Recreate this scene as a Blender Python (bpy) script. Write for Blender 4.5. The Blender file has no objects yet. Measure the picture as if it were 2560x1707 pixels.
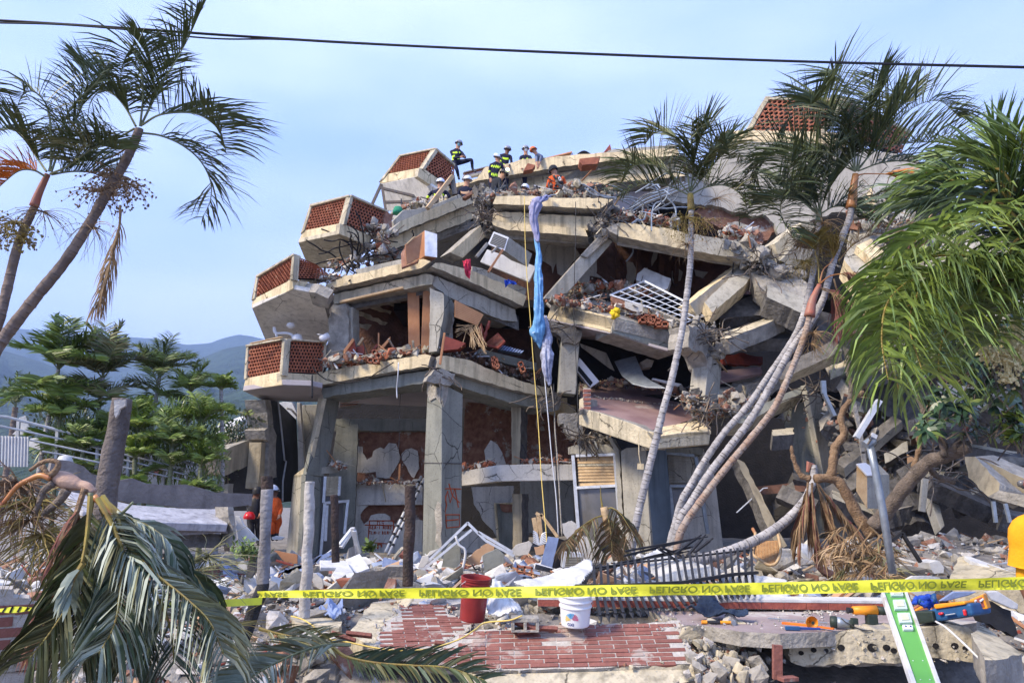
import bpy,bmesh,math,random
from mathutils import Vector,Matrix,noise
random.seed(7)
R=math.radians
S=bpy.context.scene
COL=S.collection
FPX,CX,CY,PITCH,CAMZ=1849.0,1280.0,853.5,R(12.12),1.6
cam=bpy.data.cameras.new("camera");camo=bpy.data.objects.new("camera",cam);COL.objects.link(camo)
cam.lens=26.0;cam.sensor_width=36.0;cam.clip_end=9000;cam.clip_start=.05
camo.location=(0,0,CAMZ);camo.rotation_euler=(R(90)+PITCH,0,0)
S.camera=camo
w=bpy.data.worlds.new("World");S.world=w;w.use_nodes=True
nt=w.node_tree;nt.nodes.clear()
def wn(t,**k):
 n=nt.nodes.new(t)
 for a,b in k.items():setattr(n,a,b)
 return n
SUN_EL,SUN_AZ=R(42),R(-118)
sky=wn('ShaderNodeTexSky',sky_type='NISHITA',sun_disc=False,sun_elevation=SUN_EL,sun_rotation=SUN_AZ,air_density=1.0,dust_density=1.2,ozone_density=2.0)
tc=wn('ShaderNodeTexCoord');mp=wn('ShaderNodeMapping');mp.inputs['Scale'].default_value=(1.0,1.3,3.2)
nz=wn('ShaderNodeTexNoise');nz.inputs['Scale'].default_value=1.5;nz.inputs['Detail'].default_value=6;nz.inputs['Roughness'].default_value=.5
rp=wn('ShaderNodeValToRGB');rp.color_ramp.elements[0].position=.36;rp.color_ramp.elements[1].position=.66
mx=wn('ShaderNodeMix',data_type='RGBA');bg=wn('ShaderNodeBackground');out=wn('ShaderNodeOutputWorld')
ml=wn('ShaderNodeMath',operation='MULTIPLY_ADD');ml.inputs[1].default_value=.9;ml.inputs[2].default_value=.05
L=nt.links.new
L(tc.outputs['Generated'],mp.inputs[0]);L(mp.outputs[0],nz.inputs[0]);L(nz.outputs[0],rp.inputs[0]);L(rp.outputs[0],ml.inputs[0])
m0=wn('ShaderNodeMix',data_type='RGBA');m0.inputs['Factor'].default_value=.72;L(sky.outputs[0],m0.inputs['A']);m0.inputs['B'].default_value=(3.1,4.6,9.5,1)
L(ml.outputs[0],mx.inputs['Factor']);L(m0.outputs['Result'],mx.inputs['A']);mx.inputs['B'].default_value=(4.9,5.9,9.2,1)
L(mx.outputs['Result'],bg.inputs[0]);bg.inputs[1].default_value=.13;L(bg.outputs[0],out.inputs[0])
sl=bpy.data.lights.new("sun",'SUN');sl.energy=4.8;sl.angle=R(14);sl.color=(1,.86,.66)
so=bpy.data.objects.new("sun",sl);COL.objects.link(so)
sd=Vector((math.sin(SUN_AZ)*math.cos(SUN_EL),math.cos(SUN_AZ)*math.cos(SUN_EL),math.sin(SUN_EL)))
so.rotation_euler=sd.to_track_quat('Z','Y').to_euler()
S.view_settings.view_transform='Standard';S.view_settings.look='None';S.view_settings.gamma=1;S.view_settings.exposure=.66
CAM=Vector((0,0,CAMZ));_c,_s=math.cos(PITCH),math.sin(PITCH)
def ray(px,py):
 b=-(py-CY)/FPX
 return Vector(((px-CX)/FPX,_c-b*_s,_s+b*_c))
def P(px,py,Y):
 d=ray(px,py);return CAM+d*(Y/d.y)
def PZ(px,py,z):
 d=ray(px,py);return CAM+d*((z-CAMZ)/d.z)
class Plane:
 def __init__(s,o,n):
  n=n.normalized()
  if n.dot(o-CAM)<0:n=-n
  s.o,s.n=o,n
 def __call__(s,px,py):
  d=ray(px,py);return CAM+d*((s.o-CAM).dot(s.n)/d.dot(s.n))
def VP(a,b):
 A,B=P(*a),P(*b);h=B-A;h.z=0
 return Plane(A,h.cross(Vector((0,0,1))))
def PL(a,b,c):
 A,B,C=P(*a),P(*b),P(*c);return Plane(A,(B-A).cross(C-A))
def FR(x0,y0,s):
 def f(pts):
  if isinstance(pts,tuple):return(x0+pts[0]/s,y0+pts[1]/s)+tuple(pts[2:])
  return[(x0+p[0]/s,y0+p[1]/s)+tuple(p[2:])for p in pts]
 return f
fa,fb,fc,fd,fe,ff=FR(600,300,3.357),FR(1200,300,3.357),FR(1800,100,3.092),FR(600,700,3.357),FR(1200,700,3.357),FR(1800,600,3.092)
fg,fh,fi,fj,fk,fl,fm,fn,fo=FR(0,0,3.357),FR(0,400,3.357),FR(0,800,3.357),FR(0,1240,3.357),FR(600,1240,3.357),FR(1200,1240,3.357),FR(1860,1240,3.357),FR(600,1000,3.357),FR(1700,950,3.357)
fp,fq,fr,fs,ft,fu,fv=FR(2100,1000,5.107),FR(2380,1130,2.717),FR(1300,1000,4.704),FR(1060,330,5.87),FR(0,1000,5.107),FR(1900,400,3.564),FR(560,980,5.87)
M={}
def mat(name,c1,c2=None,sc=3.0,rough=.85,bump=.3,bsc=None,streak=0,c3=None,t3=.62,metal=0,spec=.3,kind='noise',detail=6,sheen=0,trans=0,sub=0,crack=0):
 m=bpy.data.materials.new(name);m.use_nodes=True;t=m.node_tree;b=t.nodes['Principled BSDF'];K=t.links.new
 def n(ty,**k):
  q=t.nodes.new(ty)
  for a_,v_ in k.items():setattr(q,a_,v_)
  return q
 b.inputs['Roughness'].default_value=rough;b.inputs['Metallic'].default_value=metal;b.inputs['Specular IOR Level'].default_value=spec
 if c2 is None:c2=tuple(x*.78 for x in c1)
 co=n('ShaderNodeTexCoord')
 nz=n('ShaderNodeTexNoise');nz.inputs['Scale'].default_value=sc;nz.inputs['Detail'].default_value=detail;nz.inputs['Roughness'].default_value=.62
 K(co.outputs['Object'],nz.inputs[0])
 r=n('ShaderNodeValToRGB');e=r.color_ramp.elements
 e[0].position=.36;e[1].position=.66;e[0].color=(*c2,1);e[1].color=(*c1,1)
 K(nz.outputs[0],r.inputs[0]);last=r.outputs[0]
 if streak:
  mp=n('ShaderNodeMapping');mp.inputs['Scale'].default_value=(5,5,.45);K(co.outputs['Object'],mp.inputs[0])
  z2=n('ShaderNodeTexNoise');z2.inputs['Scale'].default_value=1.6;z2.inputs['Detail'].default_value=5;K(mp.outputs[0],z2.inputs[0])
  r2=n('ShaderNodeValToRGB');r2.color_ramp.elements[0].position=.5;r2.color_ramp.elements[1].position=.72;K(z2.outputs[0],r2.inputs[0])
  mu=n('ShaderNodeMath',operation='MULTIPLY');mu.inputs[1].default_value=streak;K(r2.outputs[0],mu.inputs[0])
  x=n('ShaderNodeMix',data_type='RGBA');K(mu.outputs[0],x.inputs['Factor']);K(last,x.inputs['A']);x.inputs['B'].default_value=(*[q*.35 for q in c1],1);last=x.outputs['Result']
 if c3:
  z3=n('ShaderNodeTexNoise');z3.inputs['Scale'].default_value=sc*.45;z3.inputs['Detail'].default_value=8;z3.inputs['Roughness'].default_value=.7;K(co.outputs['Object'],z3.inputs[0])
  r3=n('ShaderNodeValToRGB');r3.color_ramp.elements[0].position=t3;r3.color_ramp.elements[1].position=t3+.05;K(z3.outputs[0],r3.inputs[0])
  x=n('ShaderNodeMix',data_type='RGBA');K(r3.outputs[0],x.inputs['Factor']);K(last,x.inputs['A']);x.inputs['B'].default_value=(*c3,1);last=x.outputs['Result']
 if crack:
  vo=n('ShaderNodeTexVoronoi',feature='DISTANCE_TO_EDGE');vo.inputs['Scale'].default_value=crack;mq=n('ShaderNodeMix',data_type='RGBA',blend_type='ADD');mq.inputs['Factor'].default_value=.22;K(co.outputs['Object'],mq.inputs['A']);K(nz.outputs[1],mq.inputs['B']);K(mq.outputs['Result'],vo.inputs[0])
  rc=n('ShaderNodeValToRGB');rc.color_ramp.elements[0].position=.004;rc.color_ramp.elements[1].position=.012;K(vo.outputs[0],rc.inputs[0])
  zc=n('ShaderNodeTexNoise');zc.inputs['Scale'].default_value=1.1;K(co.outputs['Object'],zc.inputs[0]);rz=n('ShaderNodeValToRGB');rz.color_ramp.elements[0].position=.48;rz.color_ramp.elements[1].position=.56;K(zc.outputs[0],rz.inputs[0])
  mc=n('ShaderNodeMath',operation='MULTIPLY');inv=n('ShaderNodeMath',operation='SUBTRACT');inv.inputs[0].default_value=1;K(rc.outputs[0],inv.inputs[1]);K(inv.outputs[0],mc.inputs[0]);K(rz.outputs[0],mc.inputs[1])
  x=n('ShaderNodeMix',data_type='RGBA');K(mc.outputs[0],x.inputs['Factor']);K(last,x.inputs['A']);x.inputs['B'].default_value=(*[q*.18 for q in c1],1);last=x.outputs['Result']
  zd=n('ShaderNodeTexNoise');zd.inputs['Scale'].default_value=26;zd.inputs['Detail'].default_value=5;K(co.outputs['Object'],zd.inputs[0]);rd=n('ShaderNodeValToRGB');rd.color_ramp.elements[0].position=.56;rd.color_ramp.elements[1].position=.68;K(zd.outputs[0],rd.inputs[0]);me_=n('ShaderNodeMath',operation='MULTIPLY');me_.inputs[1].default_value=.45;K(rd.outputs[0],me_.inputs[0])
  x=n('ShaderNodeMix',data_type='RGBA');K(me_.outputs[0],x.inputs['Factor']);K(last,x.inputs['A']);x.inputs['B'].default_value=(*[q*.4 for q in c1],1);last=x.outputs['Result']
 K(last,b.inputs['Base Color'])
 if bump:
  z4=n('ShaderNodeTexNoise');z4.inputs['Scale'].default_value=bsc or sc*6;z4.inputs['Detail'].default_value=8;K(co.outputs['Object'],z4.inputs[0])
  bp=n('ShaderNodeBump');bp.inputs['Strength'].default_value=bump;bp.inputs['Distance'].default_value=.03;K(z4.outputs[0],bp.inputs['Height']);K(bp.outputs[0],b.inputs['Normal'])
 if trans:
  b.inputs['Transmission Weight'].default_value=trans
 M[name]=m;return m
mat('cream',(.76,.63,.40),(.56,.46,.29),2.2,streak=.85,bump=.5,c3=(.60,.38,.20),t3=.66,crack=1.1)
mat('cream_dirty',(.58,.51,.37),(.40,.355,.26),3,streak=.9,bump=.6,c3=(.16,.15,.12),t3=.60,crack=1.3)
mat('greypaint',(.42,.395,.335),(.31,.295,.25),2,streak=.6,bump=.35,crack=1.2,c3=(.22,.21,.19),t3=.62)
mat('greenpaint',(.275,.28,.245),(.205,.21,.185),1.6,streak=.55,bump=.3,c3=(.33,.32,.29),t3=.66,crack=1.2)
mat('greypaint_shade',(.14,.18,.22),(.10,.13,.16),1.6,streak=.5,bump=.12)  # grey paint darkened and blued for the shaded face of a column
mat('raw',(.40,.37,.32),(.22,.205,.18),5,bump=1.0,bsc=18)
mat('raw_dark',(.17,.16,.15),(.08,.075,.07),5,bump=1.0,bsc=18)
mat('white',(.62,.59,.53),(.48,.455,.41),1.5,streak=.55,bump=.3,crack=1.5)
mat('whitepure',(.62,.62,.61),(.50,.50,.50),3,streak=.4,bump=.2,c3=(.40,.37,.33),t3=.62)
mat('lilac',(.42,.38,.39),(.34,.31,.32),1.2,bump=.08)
mat('terra',(.44,.165,.09),(.25,.085,.05),6,bump=.3,c3=(.46,.29,.19),t3=.60)
mat('brickdark',(.17,.085,.06),(.075,.042,.032),3,bump=.9,c3=(.30,.26,.22),t3=.62)  # darker brickbreak: shade of unlit rooms put into colour; also used for debris
mat('shadow',(.022,.020,.020),(.012,.011,.012),3,bump=.8)  # near-black colour painted in for the shade of unlit depths
mat('terra_dark',(.34,.10,.07),(.22,.06,.05),6,bump=.3)
mat('brick',(.28,.115,.09),(.19,.075,.06),5,rough=.85,bump=.4,c3=(.36,.28,.24),t3=.55)
mat('brickbreak',(.36,.19,.125),(.19,.09,.06),6,bump=.8,c3=(.42,.37,.32),t3=.57)
mat('mortar',(.55,.51,.46),(.40,.37,.33),14,bump=.6)
mat('tile',(.35,.24,.23),(.24,.15,.15),1.8,rough=.45,bump=.06,spec=.5,c3=(.44,.38,.36),t3=.6)
mat('steel',(.10,.10,.10),(.17,.13,.10),9,rough=.6,metal=.6,bump=.15)
mat('galv',(.34,.38,.42),(.24,.27,.30),9,rough=.45,metal=.6,bump=.06)
mat('alu',(.72,.74,.77),(.55,.57,.60),8,rough=.4,metal=.3,bump=.04)
mat('black',(.018,.018,.022),(.028,.028,.03),12,rough=.5,bump=.1)
mat('cable',(.015,.014,.016),None,12,rough=.7,bump=0)
mat('wood',(.46,.23,.11),(.34,.15,.07),3,rough=.55,bump=.1)
mat('woodred',(.26,.055,.035),(.16,.035,.025),4,rough=.5,bump=.1)
mat('woodpale',(.58,.42,.24),(.42,.28,.15),5,rough=.7,bump=.3)
mat('cane',(.55,.30,.13),(.36,.18,.07),22,rough=.7,bump=.7)
mat('bark',(.20,.16,.13),(.10,.08,.065),9,bump=.9,c3=(.34,.32,.29),t3=.6)
mat('branch',(.30,.20,.12),(.16,.10,.06),8,bump=.9,c3=(.52,.28,.12),t3=.68)
mat('sheath',(.52,.35,.25),(.34,.20,.14),5,rough=.6,bump=.3)
mat('railwhite',(.46,.48,.50),(.34,.35,.37),5,bump=.1)
mat('postwhite',(.50,.48,.45),(.30,.28,.26),4,bump=.7,c3=(.16,.13,.12),t3=.62)
mat('postgrey',(.32,.31,.32),(.16,.15,.15),4,bump=.8,c3=(.035,.032,.03),t3=.58)
mat('postbrown',(.17,.145,.13),(.09,.075,.07),5,bump=.9,streak=.5,c3=(.34,.32,.31),t3=.60)
mat('wallgrey',(.44,.41,.35),(.36,.335,.29),1.4,streak=.4,bump=.2,crack=.8)
mat('postdark',(.085,.055,.045),(.03,.025,.022),6,bump=.9)
mat('charred',(.022,.022,.024),(.06,.06,.065),16,bump=1.0,rough=.6)
mat('plasticwhite',(.78,.78,.80),(.72,.72,.74),4,rough=.35,bump=0,spec=.5)
mat('plasticred',(.30,.030,.028),(.20,.02,.02),5,rough=.4,bump=.05,spec=.5)
mat('plasticgreen',(.13,.40,.085),(.11,.35,.07),2,rough=.35,bump=0,spec=.5)
mat('yellow',(.74,.74,.05),(.62,.62,.05),6,rough=.45,bump=.08)
mat('tapeink',(.21,.25,.03),(.16,.20,.03),20,rough=.6,bump=0)
mat('inkblack',(.015,.015,.015),None,20,rough=.6,bump=0)
mat('orange',(.80,.20,.02),(.62,.13,.015),8,rough=.6,bump=.1)
mat('toolorange',(.85,.33,.02),(.70,.24,.02),8,rough=.4,bump=.0)
mat('redplastic',(.75,.02,.03),(.60,.015,.02),8,rough=.3,bump=.0,spec=.5)
mat('toolblue',(.02,.10,.25),(.02,.07,.18),8,rough=.5,bump=.05)
mat('tooldark',(.03,.045,.035),(.02,.03,.025),8,rough=.5,bump=.05)
mat('spray',(.50,.10,.03),(.40,.07,.02),12,rough=.8,bump=0)
mat('clothblue',(.10,.27,.52),(.20,.42,.68),12,rough=.9,bump=.3,c3=(.55,.68,.85),t3=.60)
mat('clothlilac',(.34,.34,.50),(.22,.22,.35),5,rough=.9,bump=.3)
mat('clothpale',(.50,.53,.66),(.13,.14,.22),8,rough=.9,bump=.3)
mat('clothnavy',(.022,.04,.075),(.012,.02,.04),6,rough=.9,bump=.4)
mat('clothpink',(.62,.05,.10),(.45,.03,.07),8,rough=.9,bump=.4)
mat('navy',(.012,.016,.045),(.008,.010,.026),9,rough=.9,bump=.3)
mat('darkcloth',(.03,.032,.038),(.018,.02,.025),9,rough=.9,bump=.3)
mat('jean',(.06,.075,.10),(.035,.045,.06),9,rough=.9,bump=.3)
mat('greyblue',(.16,.19,.27),(.11,.13,.19),9,rough=.9,bump=.3)
mat('hivis',(.62,.85,.03),(.50,.75,.03),9,rough=.5,bump=.05)
mat('suitorange',(.66,.11,.02),(.45,.07,.015),9,rough=.85,bump=.3)
mat('shirt',(.86,.36,.01),(.76,.29,.01),9,rough=.9,bump=.15)
mat('skin',(.42,.22,.14),(.35,.18,.11),9,rough=.6,bump=.05)
mat('skindark',(.16,.075,.045),(.12,.055,.035),9,rough=.5,bump=.05)
mat('helmet',(.30,.32,.38),(.22,.24,.29),6,rough=.25,bump=0,spec=.6)
mat('helmetwhite',(.66,.70,.80),(.6,.64,.74),6,rough=.25,bump=0,spec=.6)
mat('maskteal',(.20,.42,.48),None,6,rough=.8,bump=0)
mat('leaf',(.11,.135,.045),(.055,.07,.025),5,rough=.5,bump=0,spec=.4)
mat('leafteal',(.105,.145,.08),(.05,.075,.045),5,rough=.5,bump=0,spec=.4)
mat('leafbright',(.27,.36,.06),(.10,.16,.035),4,rough=.45,bump=0,spec=.5)
mat('leaflime',(.30,.38,.07),(.13,.20,.03),4,rough=.5,bump=0,spec=.4)
mat('leafgreen',(.18,.245,.06),(.08,.12,.03),6,rough=.45,bump=0,spec=.5)
mat('leafpale',(.40,.44,.36),(.18,.21,.15),3,rough=.5,bump=.1,spec=.4)
mat('leafolive',(.22,.215,.10),(.11,.11,.055),4,rough=.6,bump=.1)
mat('leafdry',(.34,.23,.12),(.16,.10,.055),6,rough=.8,bump=.2)
mat('leafred',(.22,.08,.06),(.13,.05,.04),6,rough=.8,bump=.1)
mat('leaforange',(.60,.22,.03),(.34,.11,.02),6,rough=.6,bump=.1)
mat('shaft',(.55,.26,.07),(.34,.12,.05),4,rough=.4,bump=.05,spec=.5)
mat('shaftred',(.36,.11,.07),(.28,.16,.12),8,rough=.5,bump=.1)
mat('stalk',(.30,.24,.06),(.18,.12,.04),8,rough=.6,bump=.1)
mat('greenstem',(.22,.24,.13),(.12,.13,.07),5,rough=.5,bump=.3)
mat('flower',(.80,.70,.40),(.56,.46,.22),9,rough=.8,bump=.2)
mat('pinkflower',(.55,.03,.10),None,9,rough=.7,bump=0)
mat('soil',(.16,.085,.05),(.09,.05,.03),8,bump=1.0)
mat('card',(.56,.36,.22),(.44,.27,.16),3,rough=.8,bump=.1)
mat('foil',(.5,.54,.6),(.3,.33,.4),4,rough=.3,bump=.4)
mat('glassdark',(.16,.15,.15),(.10,.10,.10),1.2,rough=.12,bump=0,spec=.6)
mat('blackwall',(.06,.065,.075),(.035,.04,.045),2,streak=.2,bump=.3,c3=(.30,.33,.38),t3=.68)
mat('planterconc',(.40,.34,.23),(.30,.25,.17),3,streak=.7,bump=.4)
mat('rope',(.72,.55,.16),(.60,.44,.12),9,rough=.8,bump=.2)
mat('ledface',(.62,.66,.60),(.66,.66,.40),9,rough=.2,bump=0)
mat('rubber',(.03,.03,.03),None,9,rough=.7,bump=0)
def trunkmat(name,c1,c2,ringc,k=0,**q):return mat(name,c1,c2,6,bump=.5,bsc=30,c3=ringc,t3=.63)
mat('ringscar',(.07,.06,.055),(.13,.11,.10),20,bump=.2)
trunkmat('trunkpale',(.46,.44,.43),(.26,.25,.25),(.07,.06,.055),30)
trunkmat('trunkdark',(.22,.17,.14),(.12,.09,.075),(.05,.035,.03),24)
trunkmat('trunkgreen',(.32,.33,.22),(.20,.20,.13),(.12,.09,.06),20)
trunkmat('trunkrust',(.38,.32,.27),(.30,.19,.13),(.10,.07,.05),24)
def tag(o,label=None,cat=None,group=None,kind=None):
 if label:o['label']=label
 if cat:o['category']=cat
 if group:o['group']=group
 if kind:o['kind']=kind
 return o
def thing(name,label,cat,loc=(0,0,0),group=None):
 o=bpy.data.objects.new(name,None);COL.objects.link(o);o.location=loc;o.empty_display_size=.1
 return tag(o,label,cat,group)
PARLOC={}
class MB:
 def __init__(s):s.v,s.f,s.m,s.mats=[],[],[],[]
 def mi(s,m):
  if m not in s.mats:s.mats.append(m)
  return s.mats.index(m)
 def add(s,vs,fs,m):
  o=len(s.v);k=s.mi(m);s.v+=[Vector(v)for v in vs]
  for f in fs:s.f.append([i+o for i in f]);s.m.append(k)
 def prism(s,pts,vec,m,m2=None,m3=None):
  n=len(pts);vs=[Vector(p)for p in pts];vec=Vector(vec)
  s.add(vs+[p+vec for p in vs],[],m);o=len(s.v)-2*n
  def ad(f,mm):s.f.append([i+o for i in f]);s.m.append(s.mi(mm))
  ad(range(n),m);ad(list(range(2*n-1,n-1,-1)),m3 or m2 or m)
  for i in range(n):j=(i+1)%n;ad([j,i,i+n,j+n],m2 or m)
 def box(s,c,size,m,rot=None):
  c=Vector(c);x,y,z=[q/2 for q in size];Rm=rot or Matrix.Identity(3)
  vs=[c+Rm@Vector((a*x,b*y,d*z))for a in(-1,1)for b in(-1,1)for d in(-1,1)]
  s.add(vs,[(0,1,3,2),(4,6,7,5),(0,4,5,1),(2,3,7,6),(0,2,6,4),(1,5,7,3)],m)
 def bar(s,A,B,wd,hg,m,up=(0,0,1)):
  A,B=Vector(A),Vector(B);d=(B-A);ln=d.length;d.normalize();u=Vector(up)
  if abs(d.dot(u))>.97:u=Vector((0,1,0))
  x=d.cross(u).normalized();z=x.cross(d)
  s.box((A+B)/2,(wd,ln,hg),m,Matrix((x,d,z)).transposed())
 def tube(s,pts,rad,m,n=8,cap=True):
  pts=[Vector(p)for p in pts];k=len(pts)
  if not isinstance(rad,(list,tuple)):rad=[rad]*k
  vs,fs=[],[];prev=None
  for i,p in enumerate(pts):
   d=(pts[min(i+1,k-1)]-pts[max(i-1,0)]);d=d.normalized()if d.length>1e-9 else Vector((0,0,1))
   if prev is None:a=Vector((0,1,0))if abs(d.y)<.9 else Vector((1,0,0));x=d.cross(a).normalized()
   else:x=(prev-d*prev.dot(d)).normalized()
   prev=x;y=d.cross(x)
   for j in range(n):
    t=2*math.pi*j/n;vs.append(p+(x*math.cos(t)+y*math.sin(t))*rad[i])
  for i in range(k-1):
   for j in range(n):fs.append((i*n+j,i*n+(j+1)%n,(i+1)*n+(j+1)%n,(i+1)*n+j))
  if cap:fs.append(list(range(n))[::-1]);fs.append([(k-1)*n+j for j in range(n)])
  s.add(vs,fs,m)
 def lathe(s,c,prof,m,n=20,axis=None):
  c=Vector(c);vs,fs=[],[];Rm=axis or Matrix.Identity(3);k=len(prof)
  for r,z in prof:
   for j in range(n):t=2*math.pi*j/n;vs.append(c+Rm@Vector((r*math.cos(t),r*math.sin(t),z)))
  for i in range(k-1):
   for j in range(n):fs.append((i*n+j,i*n+(j+1)%n,(i+1)*n+(j+1)%n,(i+1)*n+j))
  s.add(vs,fs,m)
 def build(s,name,parent=None,smooth=False,bevel=0,local=None):
  """local: origin for a top-level mesh (its own base)"""
  me=bpy.data.meshes.new(name);off=Vector(local)if local is not None else(PARLOC.get(parent.name,Vector((0,0,0)))if parent else Vector((0,0,0)))
  if parent is not None and local is None:
   off=Vector(parent.location);q=parent
   while q.parent:q=q.parent;off+=Vector(q.location)
  me.from_pydata([tuple(v-off)for v in s.v],[],s.f)
  for m in s.mats:me.materials.append(M[m])
  me.polygons.foreach_set('material_index',s.m)
  if smooth:me.polygons.foreach_set('use_smooth',[True]*len(s.f))
  me.update();o=bpy.data.objects.new(name,me);COL.objects.link(o)
  if parent is not None:o.parent=parent
  else:o.location=off
  if bevel:
   b=o.modifiers.new('bevel','BEVEL');b.width=bevel;b.segments=2;b.limit_method='ANGLE';b.angle_limit=R(35)
  return o
def jag(pts,amp,seg=.12,skip=()):
 """break the outline of a planar polygon into an uneven one"""
 o=[];n=len(pts);nrm=Vector((0,0,0))
 for i in range(n):nrm+=pts[i].cross(pts[(i+1)%n])
 nrm.normalize()
 for i in range(n):
  a,b=pts[i],pts[(i+1)%n];o.append(a)
  if i in skip:continue
  d=b-a;k=int(d.length/seg)
  if k<2:continue
  side=d.cross(nrm).normalized()
  for q in range(1,k):
   o.append(a+d*(q+random.uniform(-.3,.3))/k+side*random.uniform(-amp,amp))
 return o
def plate(name,m,W,pts,th,parent=None,off=0,j=0,seg=.12,skip=(),m2=None,bevel=.012,vec=None,mb=None):
 q=[W(p[0],p[1])-W.n*off for p in pts]
 if not j and th>=.25 and not mb and m in('cream','cream_dirty','greypaint','raw','raw_dark','greenpaint','planterconc')and bevel<=.015:j,seg=.013,.11
 if j:q=jag(q,j,seg,skip)
 B=mb or MB();B.prism(q,vec if vec is not None else W.n*th,m,m2)
 if mb:return B
 return B.build(name,parent,bevel=0 if j else bevel)
def sm(t):t=max(0,min(1,t));return t*t*(3-2*t)
def catmull(pts,n):
 pts=[Vector(p)for p in pts];q=[pts[0]*2-pts[1]]+pts+[pts[-1]*2-pts[-2]];o=[]
 for i in range(len(pts)-1):
  a,b,c,d=q[i:i+4]
  for k in range(n):
   t=k/n;o.append(.5*((2*b)+(c-a)*t+(2*a-5*b+4*c-d)*t*t+(-a+3*b-3*c+d)*t**3))
 return o+[pts[-1]]
def hull(n,sx,sy,sz,rnd=random):
 bm=bmesh.new()
 for _ in range(n):bm.verts.new((rnd.uniform(-1,1)*sx,rnd.uniform(-1,1)*sy,rnd.uniform(-1,1)*sz))
 r=bmesh.ops.convex_hull(bm,input=bm.verts)
 for v in[v for v in bm.verts if not v.link_faces]:bm.verts.remove(v)
 bm.verts.index_update();vs=[v.co.copy()for v in bm.verts];fs=[[v.index for v in f.verts]for f in bm.faces];bm.free();return vs,fs
HULLS=[hull(13,1,1,.7)for _ in range(8)]+[hull(12,1,.7,.18)for _ in range(5)]+[hull(16,1,.35,.14)for _ in range(4)]+[hull(22,1,.9,.8)for _ in range(4)]
def rrot(tilt=3.14):
 return(Matrix.Rotation(random.uniform(0,6.28),3,'Z')@Matrix.Rotation(random.uniform(-tilt,tilt),3,'X')@Matrix.Rotation(random.uniform(-tilt,tilt),3,'Y'))
def chunk(B,p,s,m,tilt=3.14,which=None):
 vs,fs=HULLS[which if which is not None else random.randrange(len(HULLS))];Rm=rrot(tilt);p=Vector(p)
 B.add([p+Rm@(v*s)for v in vs],fs,m)
def G(x,y):
 """height of the rubble field"""
 z=.42*sm((y-6.9)/1.2)-.08*sm((y-9)/7)
 z+=.55*math.exp(-(((x-7.2)/3.2)**2+((y-12.8)/2.2)**2))
 z+=.10*noise.noise(Vector((x*.7,y*.7,0)))*sm((y-6)/2)
 if y>30:z-=.3*sm((y-30)/10)
 return z
def build_ground():
 B=MB();xs,ys=[],[]
 x=-14.0
 while x<=16:xs.append(x);x+=.22
 y=-3.0
 while y<=24:ys.append(y);y+=.22
 xs=[-4000,-900,-200,-60,-26]+xs+[26,60,200,900,4000];ys=[-60,-15]+ys+[30,45,90,250,700,1500,4200]
 n=len(xs);vs=[]
 for yy in ys:
  for xx in xs:
   z=G(xx,yy)if yy<60 else .1
   if yy>5.8:z+=.035*noise.noise(Vector((xx*3.1,yy*3.1,4)))
   vs.append((xx,yy,z))
 fs=[(j*n+i,j*n+i+1,(j+1)*n+i+1,(j+1)*n+i)for j in range(len(ys)-1)for i in range(n-1)]
 B.add(vs,fs,'groundmat');o=B.build('ground',smooth=True);tag(o,kind='structure')
mat('groundmat',(.27,.245,.215),(.13,.12,.11),2.5,bump=1.0,bsc=14,c3=(.40,.38,.35),t3=.60)
build_ground()
mat('forest',(.050,.085,.050),(.012,.028,.020),.035,rough=.95,bump=1.0,bsc=.12,detail=12)
M['forest'].node_tree.nodes['Bump'].inputs['Distance'].default_value=14
def ridge(prof,dist,near,name,x0=-900,x1=3500,rough=26,seed=0):
 B=MB();xs=list(range(x0,x1,14));K=34;vs=[]
 def py(px):
  if px<=prof[0][0]:return prof[0][1]
  for a,b in zip(prof,prof[1:]):
   if px<=b[0]:return a[1]+(b[1]-a[1])*(px-a[0])/(b[0]-a[0])
  return prof[-1][1]
 for px in xs:
  top=P(px,py(px),dist)
  for k in range(K+1):
   t=k/K;yy=near+(dist-near)*t;p=P(px,1250,yy)
   z=top.z*(t**1.35)
   g=math.sin(math.pi*min(1,t*1.0))*rough
   q=Vector((top.x*yy/dist,yy,z+g*(noise.noise(Vector((top.x*.0042+seed,yy*.0016,seed)))+.6*abs(noise.noise(Vector((top.x*.013,yy*.004,seed+3))))+.3*noise.noise(Vector((top.x*.04,yy*.02,seed))))))
   vs.append(q)
 for px in xs:t_=P(px,py(px),dist);vs.append(Vector((t_.x*1.25,dist*1.3,-5)))
 n=K+1;fs=[]
 for i in range(len(xs)-1):
  for k in range(K):fs.append((i*n+k,(i+1)*n+k,(i+1)*n+k+1,i*n+k+1))
  o=len(xs)*n;fs.append((i*n+K,(i+1)*n+K,o+i+1,o+i))
 B.add(vs,fs,'forest');o=B.build(name,smooth=True);tag(o,kind='structure')
ridge([(-900,800),(0,818),(100,826),(170,838),(200,846),(277,842),(330,843),(390,847),(465,862),(524,858),(551,847),(596,836),(626,840),(660,848),(760,870),(1100,900),(3500,940)],3400,1100,'hills',seed=2,rough=90)
ridge([(-900,850),(-60,868),(0,874),(90,900),(180,935),(260,962),(330,968),(400,945),(480,905),(560,872),(640,858),(720,856),(1100,880),(3500,960)],1900,420,'hills',seed=9,rough=55)
ridge([(-900,1010),(0,1030),(200,1045),(400,1030),(560,985),(660,950),(760,930),(1100,960),(3500,1080)],900,160,'hills',seed=14,rough=24)
HB=MB();HB.box((0,2400,449),(11000,6600,902),'black');ho=HB.build('haze')
hm=bpy.data.materials.new('haze');hm.use_nodes=True;hn=hm.node_tree;hn.nodes.clear()
ha=hn.nodes.new('ShaderNodeVolumePrincipled');hb=hn.nodes.new('ShaderNodeOutputMaterial')
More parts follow.
